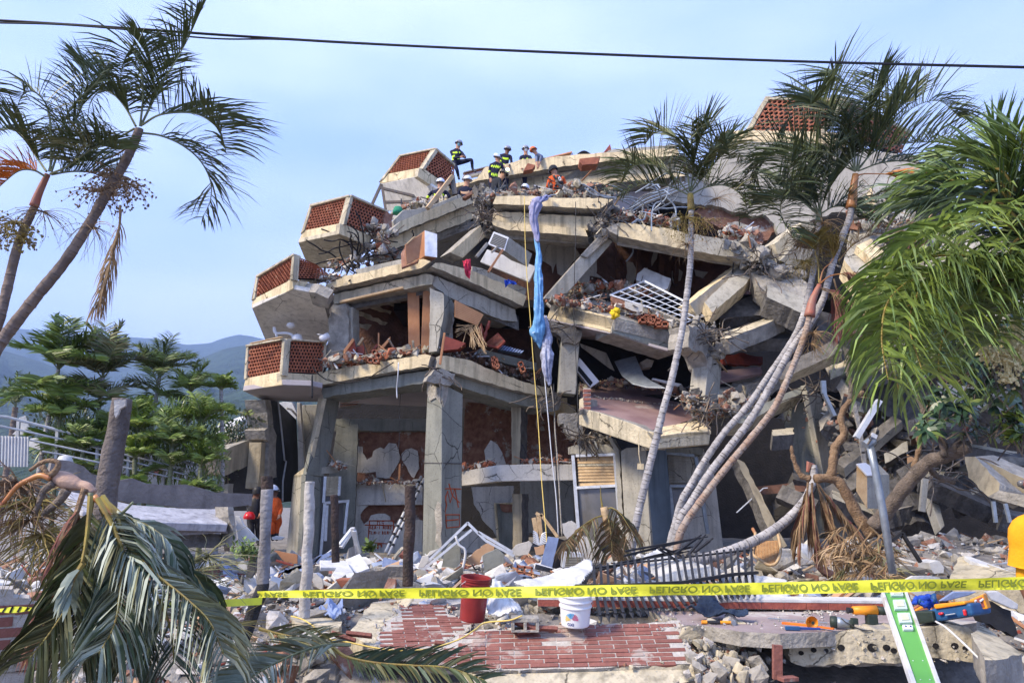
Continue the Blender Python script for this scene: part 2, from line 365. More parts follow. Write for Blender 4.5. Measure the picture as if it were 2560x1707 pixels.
ha.inputs['Color'].default_value=(.42,.60,1.0,1);ha.inputs['Density'].default_value=.00022;ha.inputs['Anisotropy'].default_value=.2
hn.links.new(ha.outputs[0],hb.inputs['Volume']);ho.data.materials.clear();ho.data.materials.append(hm);tag(ho,kind='stuff',label='pale blue haze in the air before the hills')
BL=thing('collapsed_building','partly collapsed concrete apartment block with broken floors and terracotta lattice balconies','building',(0,17,.3))
def lattice(name,W,q,nx,ny,parent,m='terra',th=.035):
 """pierced terracotta block screen with real octagonal holes, rows staggered"""
 TL,TR,BR,BL_=[W(p[0],p[1])for p in q];B=MB();nrm=-W.n
 def pt(u,v,d):return(TL*(1-u)+TR*u)*(1-v)+(BL_*(1-u)+BR*u)*v-nrm*d
 for r_ in range(ny):
  o=.5 if r_%2 else 0
  c=-o
  while c<nx-.01:
   a,b=max(0,c),min(nx,c+1);c+=1
   u0,u1,v0,v1=a/nx,b/nx,r_/ny,(r_+1)/ny
   if b-a<.8:
    B.add([pt(u0,v0,0),pt(u1,v0,0),pt(u1,v1,0),pt(u0,v1,0)],[(3,2,1,0)],m);continue
   um,vm,du,dv=(u0+u1)/2,(v0+v1)/2,(u1-u0)/2,(v1-v0)/2
   out=[(-1,-1),(0,-1),(1,-1),(1,0),(1,1),(0,1),(-1,1),(-1,0)]
   inn=[(.55*x,.55*y)if x and y else(.80*x,.80*y)for x,y in out]
   vs=[pt(um+x*du,vm+y*dv,0)for x,y in out]+[pt(um+x*du,vm+y*dv,.012)for x,y in inn]+[pt(um+x*du,vm+y*dv,th)for x,y in inn]+[pt(um+x*du,vm+y*dv,th)for x,y in out]
   fs=[]
   for k in range(8):
    l=(k+1)%8;fs+=[(l,k,k+8,l+8),(l+8,k+8,k+16,l+16),(k+24,l+24,l+16,k+16)]
   B.add(vs,fs,m)
 return B.build(name,parent)
def strip(name,m,W,pts,th,parent,off=.03):return plate(name,m,W,pts,th,parent,off=off)
def balcony(Lq,Rq,bandL,bandR,under,dep,back,posts,rails,nx,ny,soff='lilac',hang=None,lw=None):
 """Lq/Rq lattice quads, bandL/R concrete bands below them, under: outline of the underside, dep: depths at left, corner, right"""
 (xl,yl,Yl),(xc,yc,Yc),(xr,yr,Yr)=dep
 WL,WR=VP((xl,yl,Yl),(xc,yc,Yc)),VP((xc,yc,Yc),(xr,yr,Yr))
 B=MB()
 plate('','cream',WL,bandL,.16,mb=B);plate('','cream',WR,bandR,.16,mb=B,m2='cream_dirty')
 o=B.build('balcony',BL,bevel=.012)
 lattice('lattice_panel',WL,Lq,nx[0],ny,o);lattice('lattice_panel',WR,Rq,nx[1],ny,o,'terra')
 for side,p in posts:strip('post','cream_dirty',WL if side=='L' else WR,p,.16,o)
 for side,p in rails:strip('rail','cream_dirty',WL if side=='L' else WR,p,.22,o,off=.05)
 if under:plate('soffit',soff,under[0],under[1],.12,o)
 for W_,q in((WL,Lq),(WR,Rq)):
  B=MB();c_=(sum(p[0]for p in q)/4,sum(p[1]for p in q)/4);B.prism([W_(c_[0]+(p[0]-c_[0])*1.03,c_[1]+(p[1]-c_[1])*1.08)+W_.n*.13 for p in q],W_.n*.05,'shadow');B.build('shade_panel',o)  # near-black sheet added behind each screen so its holes look dark
 return o,WL,WR
WB1=PL(fd((25,930,16.7)),fd((350,880,15.9)),fd((650,1022,18.0)))
b1,WL1,WR1=balcony(fd([(72,562),(368,515),(342,770),(58,828)]),fd([(404,515),(712,527),(692,782),(390,768)]),fd([(58,822),(345,765),(345,800),(352,880),(22,930),(45,825)]),fd([(345,775),(590,790),(720,790),(690,905),(600,890),(352,882)]),(WB1,fd([(25,930),(350,880),(600,888),(690,908),(660,1022),(480,1020),(200,1014)])),[fd((60,550,16.7)),fd((370,510,15.9)),fd((710,520,16.9))],None,[('L',fd([(60,548),(78,545),(62,830),(40,835)])),('L',fd([(362,500),(385,498),(362,800),(338,800)])),('R',fd([(385,498),(408,500),(388,800),(360,800)])),('R',fd([(705,520),(722,520),(706,795),(690,795)]))],[('L',fd([(60,545),(375,490),(385,503),(62,562)])),('R',fd([(380,492),(725,512),(722,530),(382,506)]))],(13,12),9)
WC1=VP(fd((110,535,16.2)),fd((380,485,15.9)))
plate('rail_cap','woodpale',WC1,fd([(105,535),(375,480),(385,487),(115,543)]),.06,b1,off=.12)
W2u=PL(fd((100,235,16.6)),fd((440,80,15.9)),fd((380,500,18.0)))
b2,WL2,WR2=balcony(fa([(155,1318),(445,1152),(430,1330),(138,1478)]),fa([(490,1150),(640,1210),(790,1330),(480,1325)]),fd([(110,160),(440,-10),(445,75),(97,238),(100,180)]),fd([(440,-10),(480,0),(670,45),(668,105),(440,72)]),(W2u,fd([(100,238),(445,76),(630,112),(770,190),(745,500),(212,505)])),[fa((150,1315,16.6)),fa((450,1130,15.9)),fa((800,1300,17.0))],None,[('L',fa([(140,1308),(160,1310),(130,1500),(100,1518)])),('L',fa([(445,1125),(465,1125),(450,1345),(425,1345)])),('R',fa([(465,1125),(492,1140),(480,1335),(450,1345)]))],[('L',fa([(140,1310),(460,1122),(465,1138),(150,1325)]))],(13,10),9,'white')
W2b=PL(fd((630,112,16.3)),fd((770,190,16.4)),fd((745,500,18.3)))
plate('exposed_slab','raw_dark',W2b,fd([(480,85),(640,110),(775,180),(755,300),(745,500),(548,500),(560,430),(610,320),(560,240),(490,170)]),.1,b2,off=.06,j=.03)
plate('broken_edge','raw',W2b,fd([(500,75),(660,60),(770,110),(770,190),(640,160),(560,180)]),.25,b2,off=.16,j=.06)
WG=MB();c=W2u(*fd((432,340)))-W2u.n*.1
WG.lathe(c,[(.0,.0),(.09,.0),(.10,.05),(.06,.09),(.0,.1)],'plasticwhite',12,W2u.n.to_track_quat('-Z','Y').to_matrix());WG.build('ceiling_lamp',b2,smooth=True)
W3u=PL(fa((490,1030,17.6)),fa((830,955,16.8)),fa((700,1240,19.0)))
b3,WL3,WR3=balcony(fa([(605,722),(905,655),(860,868),(548,925)]),fa([(945,660),(1235,775),(1200,920),(1050,945),(892,880)])[:0]or fa([(945,660),(1235,775),(1195,990),(892,880)]),fa([(540,925),(862,862),(840,890),(830,958),(488,1032),(515,958)]),fa([(840,868),(885,878),(1100,975),(1100,1068),(830,955)]),(W3u,fa([(488,1030),(830,957),(1100,1068),(1060,1110),(800,1250),(650,1245),(545,1170)])),[fa((600,715,17.6)),fa((925,635,16.8)),fa((1240,775,17.7))],None,[('L',fa([(592,713),(612,715),(545,930),(512,960)])),('L',fa([(900,635),(925,630),(862,880),(832,885)])),('R',fa([(925,630),(948,650),(888,885),(860,880)]))],[('L',fa([(590,712),(925,630),(928,645),(598,732)])),('R',fa([(925,628),(1240,765),(1236,782),(925,646)]))],(13,12),9,'cream_dirty')
plate('brick_pier','brickbreak',WR3,fa([(1215,765),(1275,800),(1265,900),(1235,925),(1190,920)]),.35,b3,off=.05,j=.03)
W4u=PL(fa((1170,535,23.0)),fa((1490,475,21.8)),fa((1400,760,22.8)))
b4,WL4,WR4=balcony(fa([(1350,302),(1612,258),(1512,405),(1240,455)]),fa([(1652,262),(1795,380),(1800,560),(1550,412)]),fa([(1225,455),(1515,400),(1495,475),(1168,535),(1190,490)]),fa([(1505,405),(1545,410),(1760,560),(1740,640),(1490,475)]),(W4u,fa([(1172,540),(1492,472),(1740,640),(1600,720),(1560,765),(1225,765)])),[fa((1345,297,23.0)),fa((1640,238,21.8)),fa((1830,420,22.6))],None,[('L',fa([(1340,295),(1358,298),(1210,495),(1168,525)])),('L',fa([(1610,248),(1640,240),(1528,412),(1505,412)])),('R',fa([(1640,240),(1665,258),(1550,420),(1525,412)]))],[('L',fa([(1340,296),(1640,235),(1645,248),(1348,308)])),('R',fa([(1640,234),(1800,372),(1795,390),(1640,250)]))],(13,9),9,'white')
B=MB()
for a_,b_ in(((1185,542),(1112,702)),((1190,545),(1222,752)),((1198,575),(1545,660)),((1548,660),(1555,715)),((1220,692),(1550,683))):
 B.bar(P(*fa(a_),22.3),P(*fa(b_),22.3),.08,.08,'steel')
B.build('door_frame',BL)
W5=VP(fs((580,600,25)),fs((950,515,25.2)))
o=plate('parapet','cream_dirty',W5,fs([(575,640),(950,565),(950,600),(560,680)]),.2,BL)
lattice('lattice_panel',W5,fs([(590,605),(945,515),(945,570),(585,640)]),16,4,o);strip('rail','raw',W5,fs([(575,590),(945,500),(945,516),(580,606)]),.2,o)
W6,W6r=VP(fc((355,440,23.2)),fc((960,460,22.1))),VP(fc((960,460,22.1)),fc((1480,720,24.0)))
o=plate('roof_tower','cream',W6,fc([(45,705),(200,698),(780,710),(960,720),(975,830),(800,800),(300,792),(15,775)]),.3,BL,m2='cream_dirty')
lattice('lattice_panel',W6,fc([(372,462),(942,478),(775,715),(255,696)]),14,8,o);lattice('lattice_panel',W6r,fc([(985,480),(1470,720),(1400,880),(960,720)]),14,8,o)
strip('rail','cream_dirty',W6,fc([(350,440),(985,452),(965,472),(362,462)]),.25,o);strip('post','cream_dirty',W6,fc([(350,442),(378,460),(240,700),(200,698)]),.25,o)
strip('post','cream_dirty',W6,fc([(940,455),(990,455),(970,500),(800,720),(770,715)]),.2,o);strip('rail','cream_dirty',W6r,fc([(985,452),(1490,715),(1480,735),(975,475)]),.25,o)
plate('shade_panel','shadow',W6,fc([(372,455),(950,470),(790,725),(250,705)]),.05,o,off=-.14)
plate('shade_panel','shadow',W6r,fc([(985,470),(1480,715),(1400,890),(960,725)]),.05,o,off=-.14)  # near-black sheets added behind the tower screens to darken their holes
W7=VP(fc((0,800,23.3)),fc((1000,900,22.5)))
plate('wall','wallgrey',W7,fc([(20,775),(300,790),(980,828),(1500,900),(1650,1100),(1500,1300),(900,1330),(700,1395),(450,1500),(420,1420),(330,1345),(250,1370),(200,1330),(100,1330),(0,1290),(-340,1250),(-480,1210),(-300,1000),(-60,1000)]),.25,o,j=.04,skip=(0,1,2))
plate('wall','brickbreak',W7,fc([(-60,1180),(340,1200),(480,1400),(330,1560),(180,1480),(-50,1400),(-200,1300)]),.3,o,off=-.3,j=.05)
plate('wall','raw',W7,fc([(60,1400),(120,1390),(300,1440),(300,1500),(80,1480)]),.1,o,off=-.15,j=.02)
R1=VP(fb((0,500,24.6)),fb((1670,300,22.8)))
def band(name,m,W,pts,th,off=0,m2=None,j=0,skip=(),bevel=.015):return plate(name,m,W,pts,th,BL,off=off,m2=m2,j=j,skip=skip,seg=.14 if not j else .25,bevel=bevel)
band('cornice','cream',R1,fb([(-290,590),(0,525),(70,430),(265,400),(350,372),(800,332),(1060,312),(1660,272),(1680,335),(1200,375),(700,428),(0,545),(-300,640)]),1.0,.35,'raw')
band('cornice','cream',R1,fb([(-320,620),(0,560),(700,440),(1200,400),(1700,360),(1720,470),(1200,520),(950,560),(550,600),(420,660),(0,700),(-150,760),(-300,760)]),.8,0,'raw')
band('parapet','greypaint',R1,fb([(1010,315),(1100,260),(1640,218),(1668,272)]),.3,.1)
band('wall','lilac',R1,fb([(180,640),(560,590),(1180,520),(1400,520),(1400,640),(1100,700),(200,690)]),.2,-.8)
B=MB();q=[R1(*p)for p in fb([(-400,600),(1700,290)])]
B.prism([q[0],q[1],q[1]+Vector((2,3,.3)),q[0]+Vector((0,3,.1))],(0,0,-.3),'raw');B.build('roof_slab',BL)
U1=VP(fa((1220,980,18.0)),fa((2040,640,19.6)))
band('parapet','greypaint',U1,fa([(1300,835),(1385,745),(1500,735),(1640,700),(1860,610),(1885,650),(1310,880)]),.2,-.12)
band('cornice','cream',U1,fa([(1228,965),(1285,905),(1310,875),(1885,648),(2040,590),(2060,655),(1990,690),(1225,1005)]),.8,.28,'raw')
band('cornice','cream',U1,fa([(1218,1010),(1990,690),(2035,700),(1985,800),(1880,860),(1215,1115)]),.7,0,'raw')
band('beam','greypaint',U1,fa([(1230,1110),(1990,800),(1960,850),(1640,1000),(1380,1140)]),.5,-.3,'raw')
U2=VP(fb((120,740,17.2)),fb((1010,780,16.8)))
band('cornice','cream',U2,fb([(150,678),(370,672),(600,690),(1030,695),(1120,705),(1010,782),(960,782),(125,740)]),.9,.28,'raw')
band('cornice','cream',U2,fb([(120,775),(300,775),(1010,815),(960,870),(900,925),(105,860),(100,790)]),.7,0,'raw',j=.0)
band('beam','cream',U2,fb([(105,862),(880,918),(905,985),(680,965),(230,930),(110,885)]),.9,.06,'raw')
def slab(name,pts,vec,m,m2=None):B=MB();B.prism([P(*p)for p in pts],vec,m,m2);return B.build(name,BL,bevel=.01)
slab('floor_slab',[fa((1240,1120,18.4)),fa((2000,830,20.0)),fa((2050,900,24)),fa((1300,1080,24))],(0,0,-.2),'raw','raw')
slab('floor_slab',[fb((160,930,17.5)),fb((1020,990,17.3)),fb((1100,900,21.5)),fb((200,840,21.5))],(0,0,-.2),'raw')
slab('floor_slab',[fb((1150,980,16.9)),fb((2340,1190,16.6)),fb((2200,1040,21)),fb((1100,900,21))],(0,0,-.22),'raw')
def column(name,pts,Y,th,m,m2=None,off=0):
 B=MB();W=VP((pts[0][0],pts[0][1],Y[0]),(pts[-2][0],pts[-2][1],Y[1]))if pts[0][0]!=pts[-2][0]else VP((pts[0][0],pts[0][1],Y[0]),(pts[0][0]+100,pts[0][1],Y[0]))
 return plate(name,m,W,pts,th,BL,off=off,m2=m2,bevel=.02)
column('fallen_column',fa([(2020,880),(2060,980),(1870,1160),(1760,1110)]),(17.6,17.3),.5,'cream','raw')
column('fallen_column',fb([(985,985),(1125,1005),(1100,1040),(680,1515),(535,1500),(545,1480),(900,1080)]),(16.9,16.6),.5,'greypaint','raw')
column('fallen_column',fb([(985,985),(1085,990),(900,1160),(840,1140)]),(16.84,16.8),.1,'raw','raw',off=.03)
D1=VP(fb((2220,1180,16.7)),fb((1770,1530,16.0)))
plate('fallen_column','greypaint',D1,fb([(2215,1190),(2290,1250),(2140,1380),(1830,1640),(1760,1540)]),.45,BL,m2='cream')
K1=VP(fb((300,1200,19.2)),fb((2300,1200,19.6)))
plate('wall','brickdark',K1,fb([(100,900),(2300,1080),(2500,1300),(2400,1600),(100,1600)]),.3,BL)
plate('plaster','white',K1,fb([(160,930),(790,985),(800,1080),(840,1140),(760,1220),(700,1320),(650,1290),(640,1200),(610,1290),(600,1230),(520,1180),(450,1100),(380,1080),(240,1000)]),.04,BL,off=.04,j=.02)
plate('plaster','white',K1,fb([(790,1250),(980,1170),(975,1290),(1030,1330),(920,1310),(915,1400),(780,1420)]),.04,BL,off=.04,j=.02)
for q in([(1230,1190),(1280,1200),(1320,1280),(1280,1400),(1230,1350)],[(1330,1310),(1400,1240),(1440,1330),(1420,1420),(1340,1420)],[(1610,1270),(1650,1240),(1700,1280),(1680,1350),(1620,1370)],[(1800,1260),(1910,1280),(1870,1330),(1810,1310)],[(1440,1160),(1470,1070),(1500,1080),(1480,1170),(1440,1230)]):
 plate('plaster','white',K1,fb(q),.04,BL,off=.04,j=.02)
for x in(1120,1290,1480,1600,2060):plate('stud','brickdark',K1,fb([(x,1000),(x+45,1000),(x+40,1400),(x+5,1400)]),.1,BL,off=.3,j=.02)
U3=VP(fb((1160,900,16.5)),fb((2340,1100,16.1)))
band('beam','cream',U3,fb([(1165,862),(1300,868),(1620,920),(1720,945),(1720,1085),(1160,975),(1140,930)]),.6,0,'raw')
band('beam','greypaint',U3,fb([(1720,945),(2350,1052),(2345,1195),(1720,1085)]),.6,0,'raw')
B=MB()
for k,(x,y,dx,dy)in enumerate([(1060,935,120,60),(2460,940,200,60)]):pass
plate('beam_end','raw',U3,fb([(1060,910),(1110,890),(1165,866),(1150,970),(1090,940)]),.6,BL,off=.03,j=.03)
S1=VP(fa((770,1450,17.0)),fa((1600,1250,16.2)));S2=VP(fa((1600,1230,16.2)),fa((2350,1500,17.4)))
band('parapet','greypaint',S1,fa([(940,1245),(1340,1155),(1345,1225),(990,1310)]),.2,-.1)
band('cornice','cream',S1,fa([(770,1405),(940,1330),(1110,1305),(1340,1245),(1580,1195),(1640,1215),(1560,1270),(765,1450)]),.9,.26,'raw')
band('cornice','cream_dirty',S1,fa([(775,1465),(1560,1290),(1630,1310),(1610,1380),(1500,1395),(780,1545)]),.8,0,'raw')
band('cornice','cream',S2,fa([(1600,1225),(1650,1225),(1940,1300),(2170,1400),(2360,1500),(2330,1580),(1900,1385),(1570,1255)]),.9,.26,'raw')
band('parapet','greypaint',S2,fa([(1940,1230),(2030,1250),(2400,1420),(2380,1500),(1935,1310)]),.2,.05)
band('cornice','greypaint',S2,fa([(1615,1320),(1650,1310),(1900,1420),(2310,1590),(2330,1690),(2200,1680),(1760,1490),(1620,1390)]),.8,0,'raw')
slab('floor_slab',[fa((790,1550,17.2)),fa((1620,1380,16.6)),fa((1700,1300,20.5)),fa((850,1480,20.8))],(0,0,-.2),'raw_dark')
slab('floor_slab',[fa((1620,1400,16.6)),fa((2340,1700,17.4)),fa((2340,1560,21)),fa((1700,1300,21))],(0,0,-.2),'raw_dark')
plate('fallen_panel','whitepure',VP(fb((0,1200,17.2)),fb((480,1250,17.0))),fb([(60,1085),(475,1230),(410,1360),(0,1190)]),.1,BL,m2='white')
plate('brick_pier','raw',S1,fd([(775,205),(885,195),(915,330),(905,560),(790,690),(715,700),(735,470),(750,260)]),.5,BL,j=.03)
plate('pilaster','greypaint',S1,fd([(885,215),(925,220),(930,560),(880,580)]),.3,BL,off=-.1)
plate('column','greypaint',S1,fd([(1600,70),(1715,120),(1720,260),(1690,420),(1660,600),(1590,610),(1600,300)]),.5,BL,off=.05,m2='greenpaint')
plate('column','raw',S2,fd([(1715,100),(1820,180),(1800,560),(1660,600),(1680,460),(1650,380),(1700,250)]),.5,BL,off=-.12,j=.02)
K2=VP(fd((900,400,19.8)),fd((2300,400,20.2)))
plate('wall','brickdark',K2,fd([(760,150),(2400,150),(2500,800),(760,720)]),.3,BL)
for q in([(940,215),(1290,330),(1280,350),(960,245)],[(940,300),(1260,420),(1240,440),(950,330)],[(1080,185),(1400,290),(1400,330),(1100,210)],[(1010,425),(1130,440),(1100,480),(1020,455)],[(1180,160),(1330,200),(1400,300),(1330,300)]):
 plate('plaster_strip','cream_dirty',K2,fd(q),.05,BL,off=.9,j=.03)
band('cornice','cream',S1,fd([(620,815),(690,790),(760,780),(1000,735),(1590,638),(1640,650),(1615,745),(1560,742),(700,895),(605,895)]),1.0,.24,'raw')
band('beam','greenpaint',S1,fd([(690,905),(900,860),(1580,758),(1640,770),(1580,862),(835,960),(700,990),(670,910)]),.9,0,'greenpaint')
FR1=VP(fd((1620,650,16.15)),fe((520,950,17.6)))
plate('cornice','cream',FR1,fd([(1640,650),(1700,650),(1900,690),(2010,745),(2350,870),(2555,915),(2540,985),(2350,958),(1960,850),(1615,745)]),1.0,BL,off=.24,m2='raw')
plate('beam','greenpaint',FR1,fd([(1640,745),(1960,850),(2350,960),(2620,1000),(2600,1100),(2350,1050),(1870,905),(1740,862),(1640,800)]),.9,BL,m2='greenpaint')
plate('broken_concrete','raw',FR1,fd([(1590,765),(1650,755),(1700,780),(1760,800),(1745,870),(1720,900),(1640,880),(1585,880),(1520,862),(1560,810)]),.2,BL,off=.27,j=.03,seg=.08)
plate('parapet','greenpaint',FR1,fd([(2060,560),(2540,680),(2540,750),(2280,690),(2040,600)]),.15,BL,off=-.25)
plate('parapet','greypaint',S1,fd([(985,645),(1320,565),(1415,560),(1420,590),(1330,610),(1060,690),(985,700)]),.15,BL,off=.0,j=.02)
slab('floor_slab',[fd((700,780,17.2)),fd((1620,650,16.3)),fd((2540,900,17.6)),fd((2500,800,20.5)),fd((800,760,20.8))],(0,0,-.15),'soil')
cz=4.35
B=MB();cc=[PZ(*fd((700,985)),cz),PZ(*fd((1590,865)),cz)]
cp=[Vector((-5.0,18.3,cz)),Vector((-1.6,16.4,cz)),Vector((.9,17.9,cz-.4)),Vector((1.6,21,cz-.3)),Vector((-5.6,21,cz))]
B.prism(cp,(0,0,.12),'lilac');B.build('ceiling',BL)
K3=VP(fn((900,600,19.6)),fn((1540,600,19.6)))
plate('beam','greenpaint',K3,fd([(812,1172),(1580,1172),(1580,1270),(812,1275)]),.5,BL,off=.3)
B=MB();q=[PZ(*p,cz-.015)for p in fd([(840,975),(1090,950),(1100,980),(1040,1010),(1020,1060),(900,1080),(835,1075)])];B.prism(jag(q,.05,.15),(0,0,.01),'raw_dark')
B.build('ceiling_hole',BL)
B=MB()
for k in range(4):
 a=PZ(*fd((845,990+k*22)),cz-.03);b=PZ(*fd((1040-20*k,965+k*25)),cz-.03);B.bar(a,b,.07,.03,'brickbreak')
B.build('ceiling_block',BL)
plate('wall','brickbreak',K3,fn([(930,160),(1570,160),(1570,1500),(930,1500)]),.25,BL,off=-.12)
plate('plaster','white',K3,fn([(975,385),(1030,390),(1030,440),(1065,500),(1110,475),(1120,430),(1180,395),(1210,410),(1250,360),(1310,365),(1330,410),(1350,480),(1310,560),(1270,620),(1260,655),(1150,650),(1140,600),(1060,610),(970,605)]),.05,BL,off=.03,j=.015,seg=.1)
plate('plaster','white',K3,fn([(1355,455),(1390,415),(1440,403),(1490,425),(1500,480),(1505,570),(1460,655),(1440,640),(1400,560),(1360,500)]),.05,BL,off=.03,j=.015,seg=.1)
plate('plaster','white',K3,fn([(1010,690),(1060,655),(1100,690),(1140,650),(1200,690),(1250,670),(1280,700)]),.05,BL,off=.03,j=.01,seg=.1)
plate('wall_band','white',K3,fn([(955,705),(1455,690),(1460,665),(1545,660),(1540,878),(945,880)]),.35,BL,off=.28)
WTX=VP(fn((950,1000,19.4)),fn((1530,1000,19.4)))
plate('plaster','white',WTX,fn([(945,880),(1075,885),(1040,915),(1010,960),(1015,1000),(1040,1040),(1080,1010),(1100,965),(1160,950),(1215,950),(1260,975),(1265,1015),(1310,1040),(1330,1000),(1390,1020),(1460,1010),(1500,1000),(1535,1010),(1530,1480),(945,1480)]),.06,BL,off=.03,j=.01,seg=.1)
CL,CR=VP(fn((1550,300,16.35)),fn((1690,300,16.05))),VP(fn((1690,300,16.05)),fn((1865,300,16.5)))
B=MB();plate('','greenpaint',CL,fn([(1595,-130),(1695,-60),(1690,1440),(1528,1420),(1545,560),(1570,-20)]),.12,mb=B);plate('','greenpaint',CR,fn([(1695,-140),(1870,-50),(1862,700),(1850,1420),(1690,1440)]),.12,mb=B)
co=B.build('column',BL,bevel=.012)
plate('spalled_concrete','raw',CL,fn([(1580,-140),(1690,-100),(1690,30),(1650,-20),(1600,10),(1575,-60)]),.05,co,off=.03,j=.02)
plate('spalled_concrete','raw',CL,fn([(1660,850),(1690,870),(1690,1250),(1640,1180),(1650,1050),(1635,930)]),.03,co,off=.01,j=.02)
plate('spalled_concrete','raw',CR,fn([(1692,-130),(1745,-120),(1740,-60),(1705,60),(1692,10)]),.03,co,off=.02,j=.02)
B=MB();B.tube([CL(*p)-CL.n*.01 for p in fn([(1545,525),(1690,527)])]+[CR(*fn((1860,530)))-CR.n*.01],.012,'raw_dark',4);B.build('groove',co)
B=MB()
for ln in([(1700,900),(1740,760),(1760,860),(1800,740),(1830,900)],[(1710,760),(1730,880),(1710,980)],[(1690,740),(1850,745)],[(1720,960),(1840,960),(1840,1060),(1730,1070),(1725,960)],[(1720,1010),(1830,1000)],[(1750,700),(1780,800),(1840,860)]):
 B.tube([CR(*p)-CR.n*.012 for p in fn(ln)],.012,'spray',4)
B.build('graffiti',co)
V1,V2=VP(fn((545,400,17.6)),fn((600,400,17.3))),VP(fn((600,400,17.3)),fn((780,400,17.9)))
B=MB();plate('','cream_dirty',V1,fn([(655,-20),(695,-15),(562,620),(540,640)]),.1,mb=B);plate('','greenpaint',V2,fn([(693,-18),(835,0),(825,80),(745,520),(700,640),(556,625)]),.12,mb=B)  # lit left and shaded right faces put into two colours
B.build('slanted_column',BL,bevel=.015)
B=MB();V3,V4=VP(fn((440,900,17.7)),fn((545,900,17.2))),VP(fn((545,900,17.2)),fn((690,900,17.8)))
plate('','greypaint',V3,fn([(450,632),(548,622),(520,1330),(385,1300)]),.12,mb=B);plate('','greenpaint',V4,fn([(552,622),(702,635),(665,1340),(515,1330)]),.12,mb=B)  # base faces coloured lighter and darker as lit and shaded sides
B.prism([V3(*fn((450,632))),V3(*fn((548,622))),V4(*fn((702,635))),V4(*fn((700,600))),V3(*fn((545,560)))],(0,0,-.05),'cream_dirty');B.build('column_base',BL,bevel=.015)
K4=VP(fn((480,400,18.4)),fn((980,400,18.6)))
plate('pilaster','white',K4,fn([(478,20),(505,20),(545,560),(488,600)]),.3,BL);plate('wall','greypaint',K4,fn([(500,25),(650,20),(560,540),(540,560)]),.15,BL,off=-.4)
plate('pilaster','greenpaint',K4,fn([(800,240),(985,185),(975,500),(940,1300),(650,1350),(750,530)]),.3,BL,off=-.3)
plate('ledge','greypaint',VP(fn((680,580,17.6)),fn((820,560,17.9))),fn([(680,565),(810,545),(835,600),(680,622)]),.3,BL)
K5,K6=VP(fn((1860,650,17.4)),fn((2150,620,16.9))),VP(fn((2150,620,16.9)),fr((640,850,17.0)))
plate('wall_band','white',K5,fn([(1860,598),(2155,545),(2155,682),(1860,720)]),.3,BL);plate('wall_band','white',K6,fn([(2155,545),(2170,545)])+fr([(120,752),(640,755),(640,942),(0,950)])+fn([(2155,682)]),.3,BL)
K7=VP(fn((1860,900,19.6)),fr((640,1200,19.8)))
plate('wall','brickbreak',K7,fe([(-120,960),(900,1060),(900,1560),(-150,1560)]),.3,BL,off=-.4)
plate('plaster','white',VP(fn((2050,450,18.4)),fn((2250,450,18.5))),fn([(2050,420),(2105,335),(2160,370),(2200,440),(2235,545),(2070,560)]),.06,BL,j=.01)
plate('wall','white',K7,fn([(1940,730),(2290,720),(2290,1420),(2150,1420),(2150,1150),(2120,1090),(2030,1000),(2010,940),(1960,870)]),.1,BL,off=.3,j=.01)
plate('wall','white',K7,fn([(1840,1090),(1960,1080),(2050,1130),(2110,1300),(2110,1450),(1840,1450)]),.1,BL,off=.5,j=.03)
plate('wall','greypaint',K7,fr([(0,950),(620,950),(640,1560),(0,1560)]),.1,BL,off=.1)
o=plate('door_opening','greenpaint',K7,fn([(2135,870),(2285,865),(2285,1400),(2170,1400)]),.05,BL,off=.37)
B=MB();B.tube([K7(*p)-K7.n*.45 for p in fn([(2175,1400),(2135,865),(2285,865)])],.035,'cream',6);B.build('door_frame',o)
plate('broken_brick','brickbreak',K7,fn([(2170,870),(2285,868),(2280,935),(2190,930)]),.05,o,off=.44,j=.02)
K8=VP(fe((265,1300,17.6)),fe((345,1300,17.5)))
plate('pilaster','planterconc',K8,fe([(262,1050),(345,1070),(335,1545),(265,1545)]),.4,BL,m2='raw_dark');plate('pilaster','planterconc',K8,fl([(270,-20),(350,-20),(352,430),(275,440)]),.4,BL,m2='raw_dark')
Kg,Kb=VP(fr((1180,900,16.3)),fr((1490,900,16.0))),VP(fr((1490,900,16.0)),fr((1750,900,16.5)))
B=MB();plate('','greypaint',Kg,fr([(1180,600),(1250,560),(1480,545),(1495,900),(1550,1800),(1250,1800)]),.15,mb=B);plate('','greypaint_shade',Kb,fr([(1482,545),(1720,560),(1760,1000),(1800,1566),(1810,1800),(1552,1800)]),.15,mb=B);B.build('column',BL,bevel=.015)  # shade of the right face is put into its darker colour
Kw=VP(fr((620,900,16.9)),fr((1160,900,16.5)))
plate('lintel','greypaint',Kw,fr([(585,640),(580,560),(720,515),(1060,520),(1140,625)]),.4,BL,off=.1)
plate('door_jamb','greypaint',Kw,fr([(1060,440),(1100,450),(1185,590),(1240,1566),(1250,1800),(1205,1800),(1140,640)]),.3,BL,off=.15)
def frame_bars(name,W,segs,m,wd,parent,off=.06,th=.06):
 B=MB()
 for a,b in segs:B.bar(W(*a)-W.n*off,W(*b)-W.n*off,wd,th,m)
 return B.build(name,parent)
wo=plate('window','glassdark',Kw,fr([(670,1030),(1150,1030),(1210,1700),(700,1700)]),.04,BL)
frame_bars('frame',Kw,[(fr(a),fr(b))for a,b in(((630,650),(700,1600)),((670,655),(1120,640)),((1120,630),(1190,1600)),((680,1030),(1150,1005)))],'alu',.07,wo)
plate('opening_shade','raw_dark',Kw,fr([(660,650),(1120,640),(1150,1020),(690,1030)]),.05,wo,off=-.25)  # dark sheet stands in for the shade behind the louvres
B=MB()
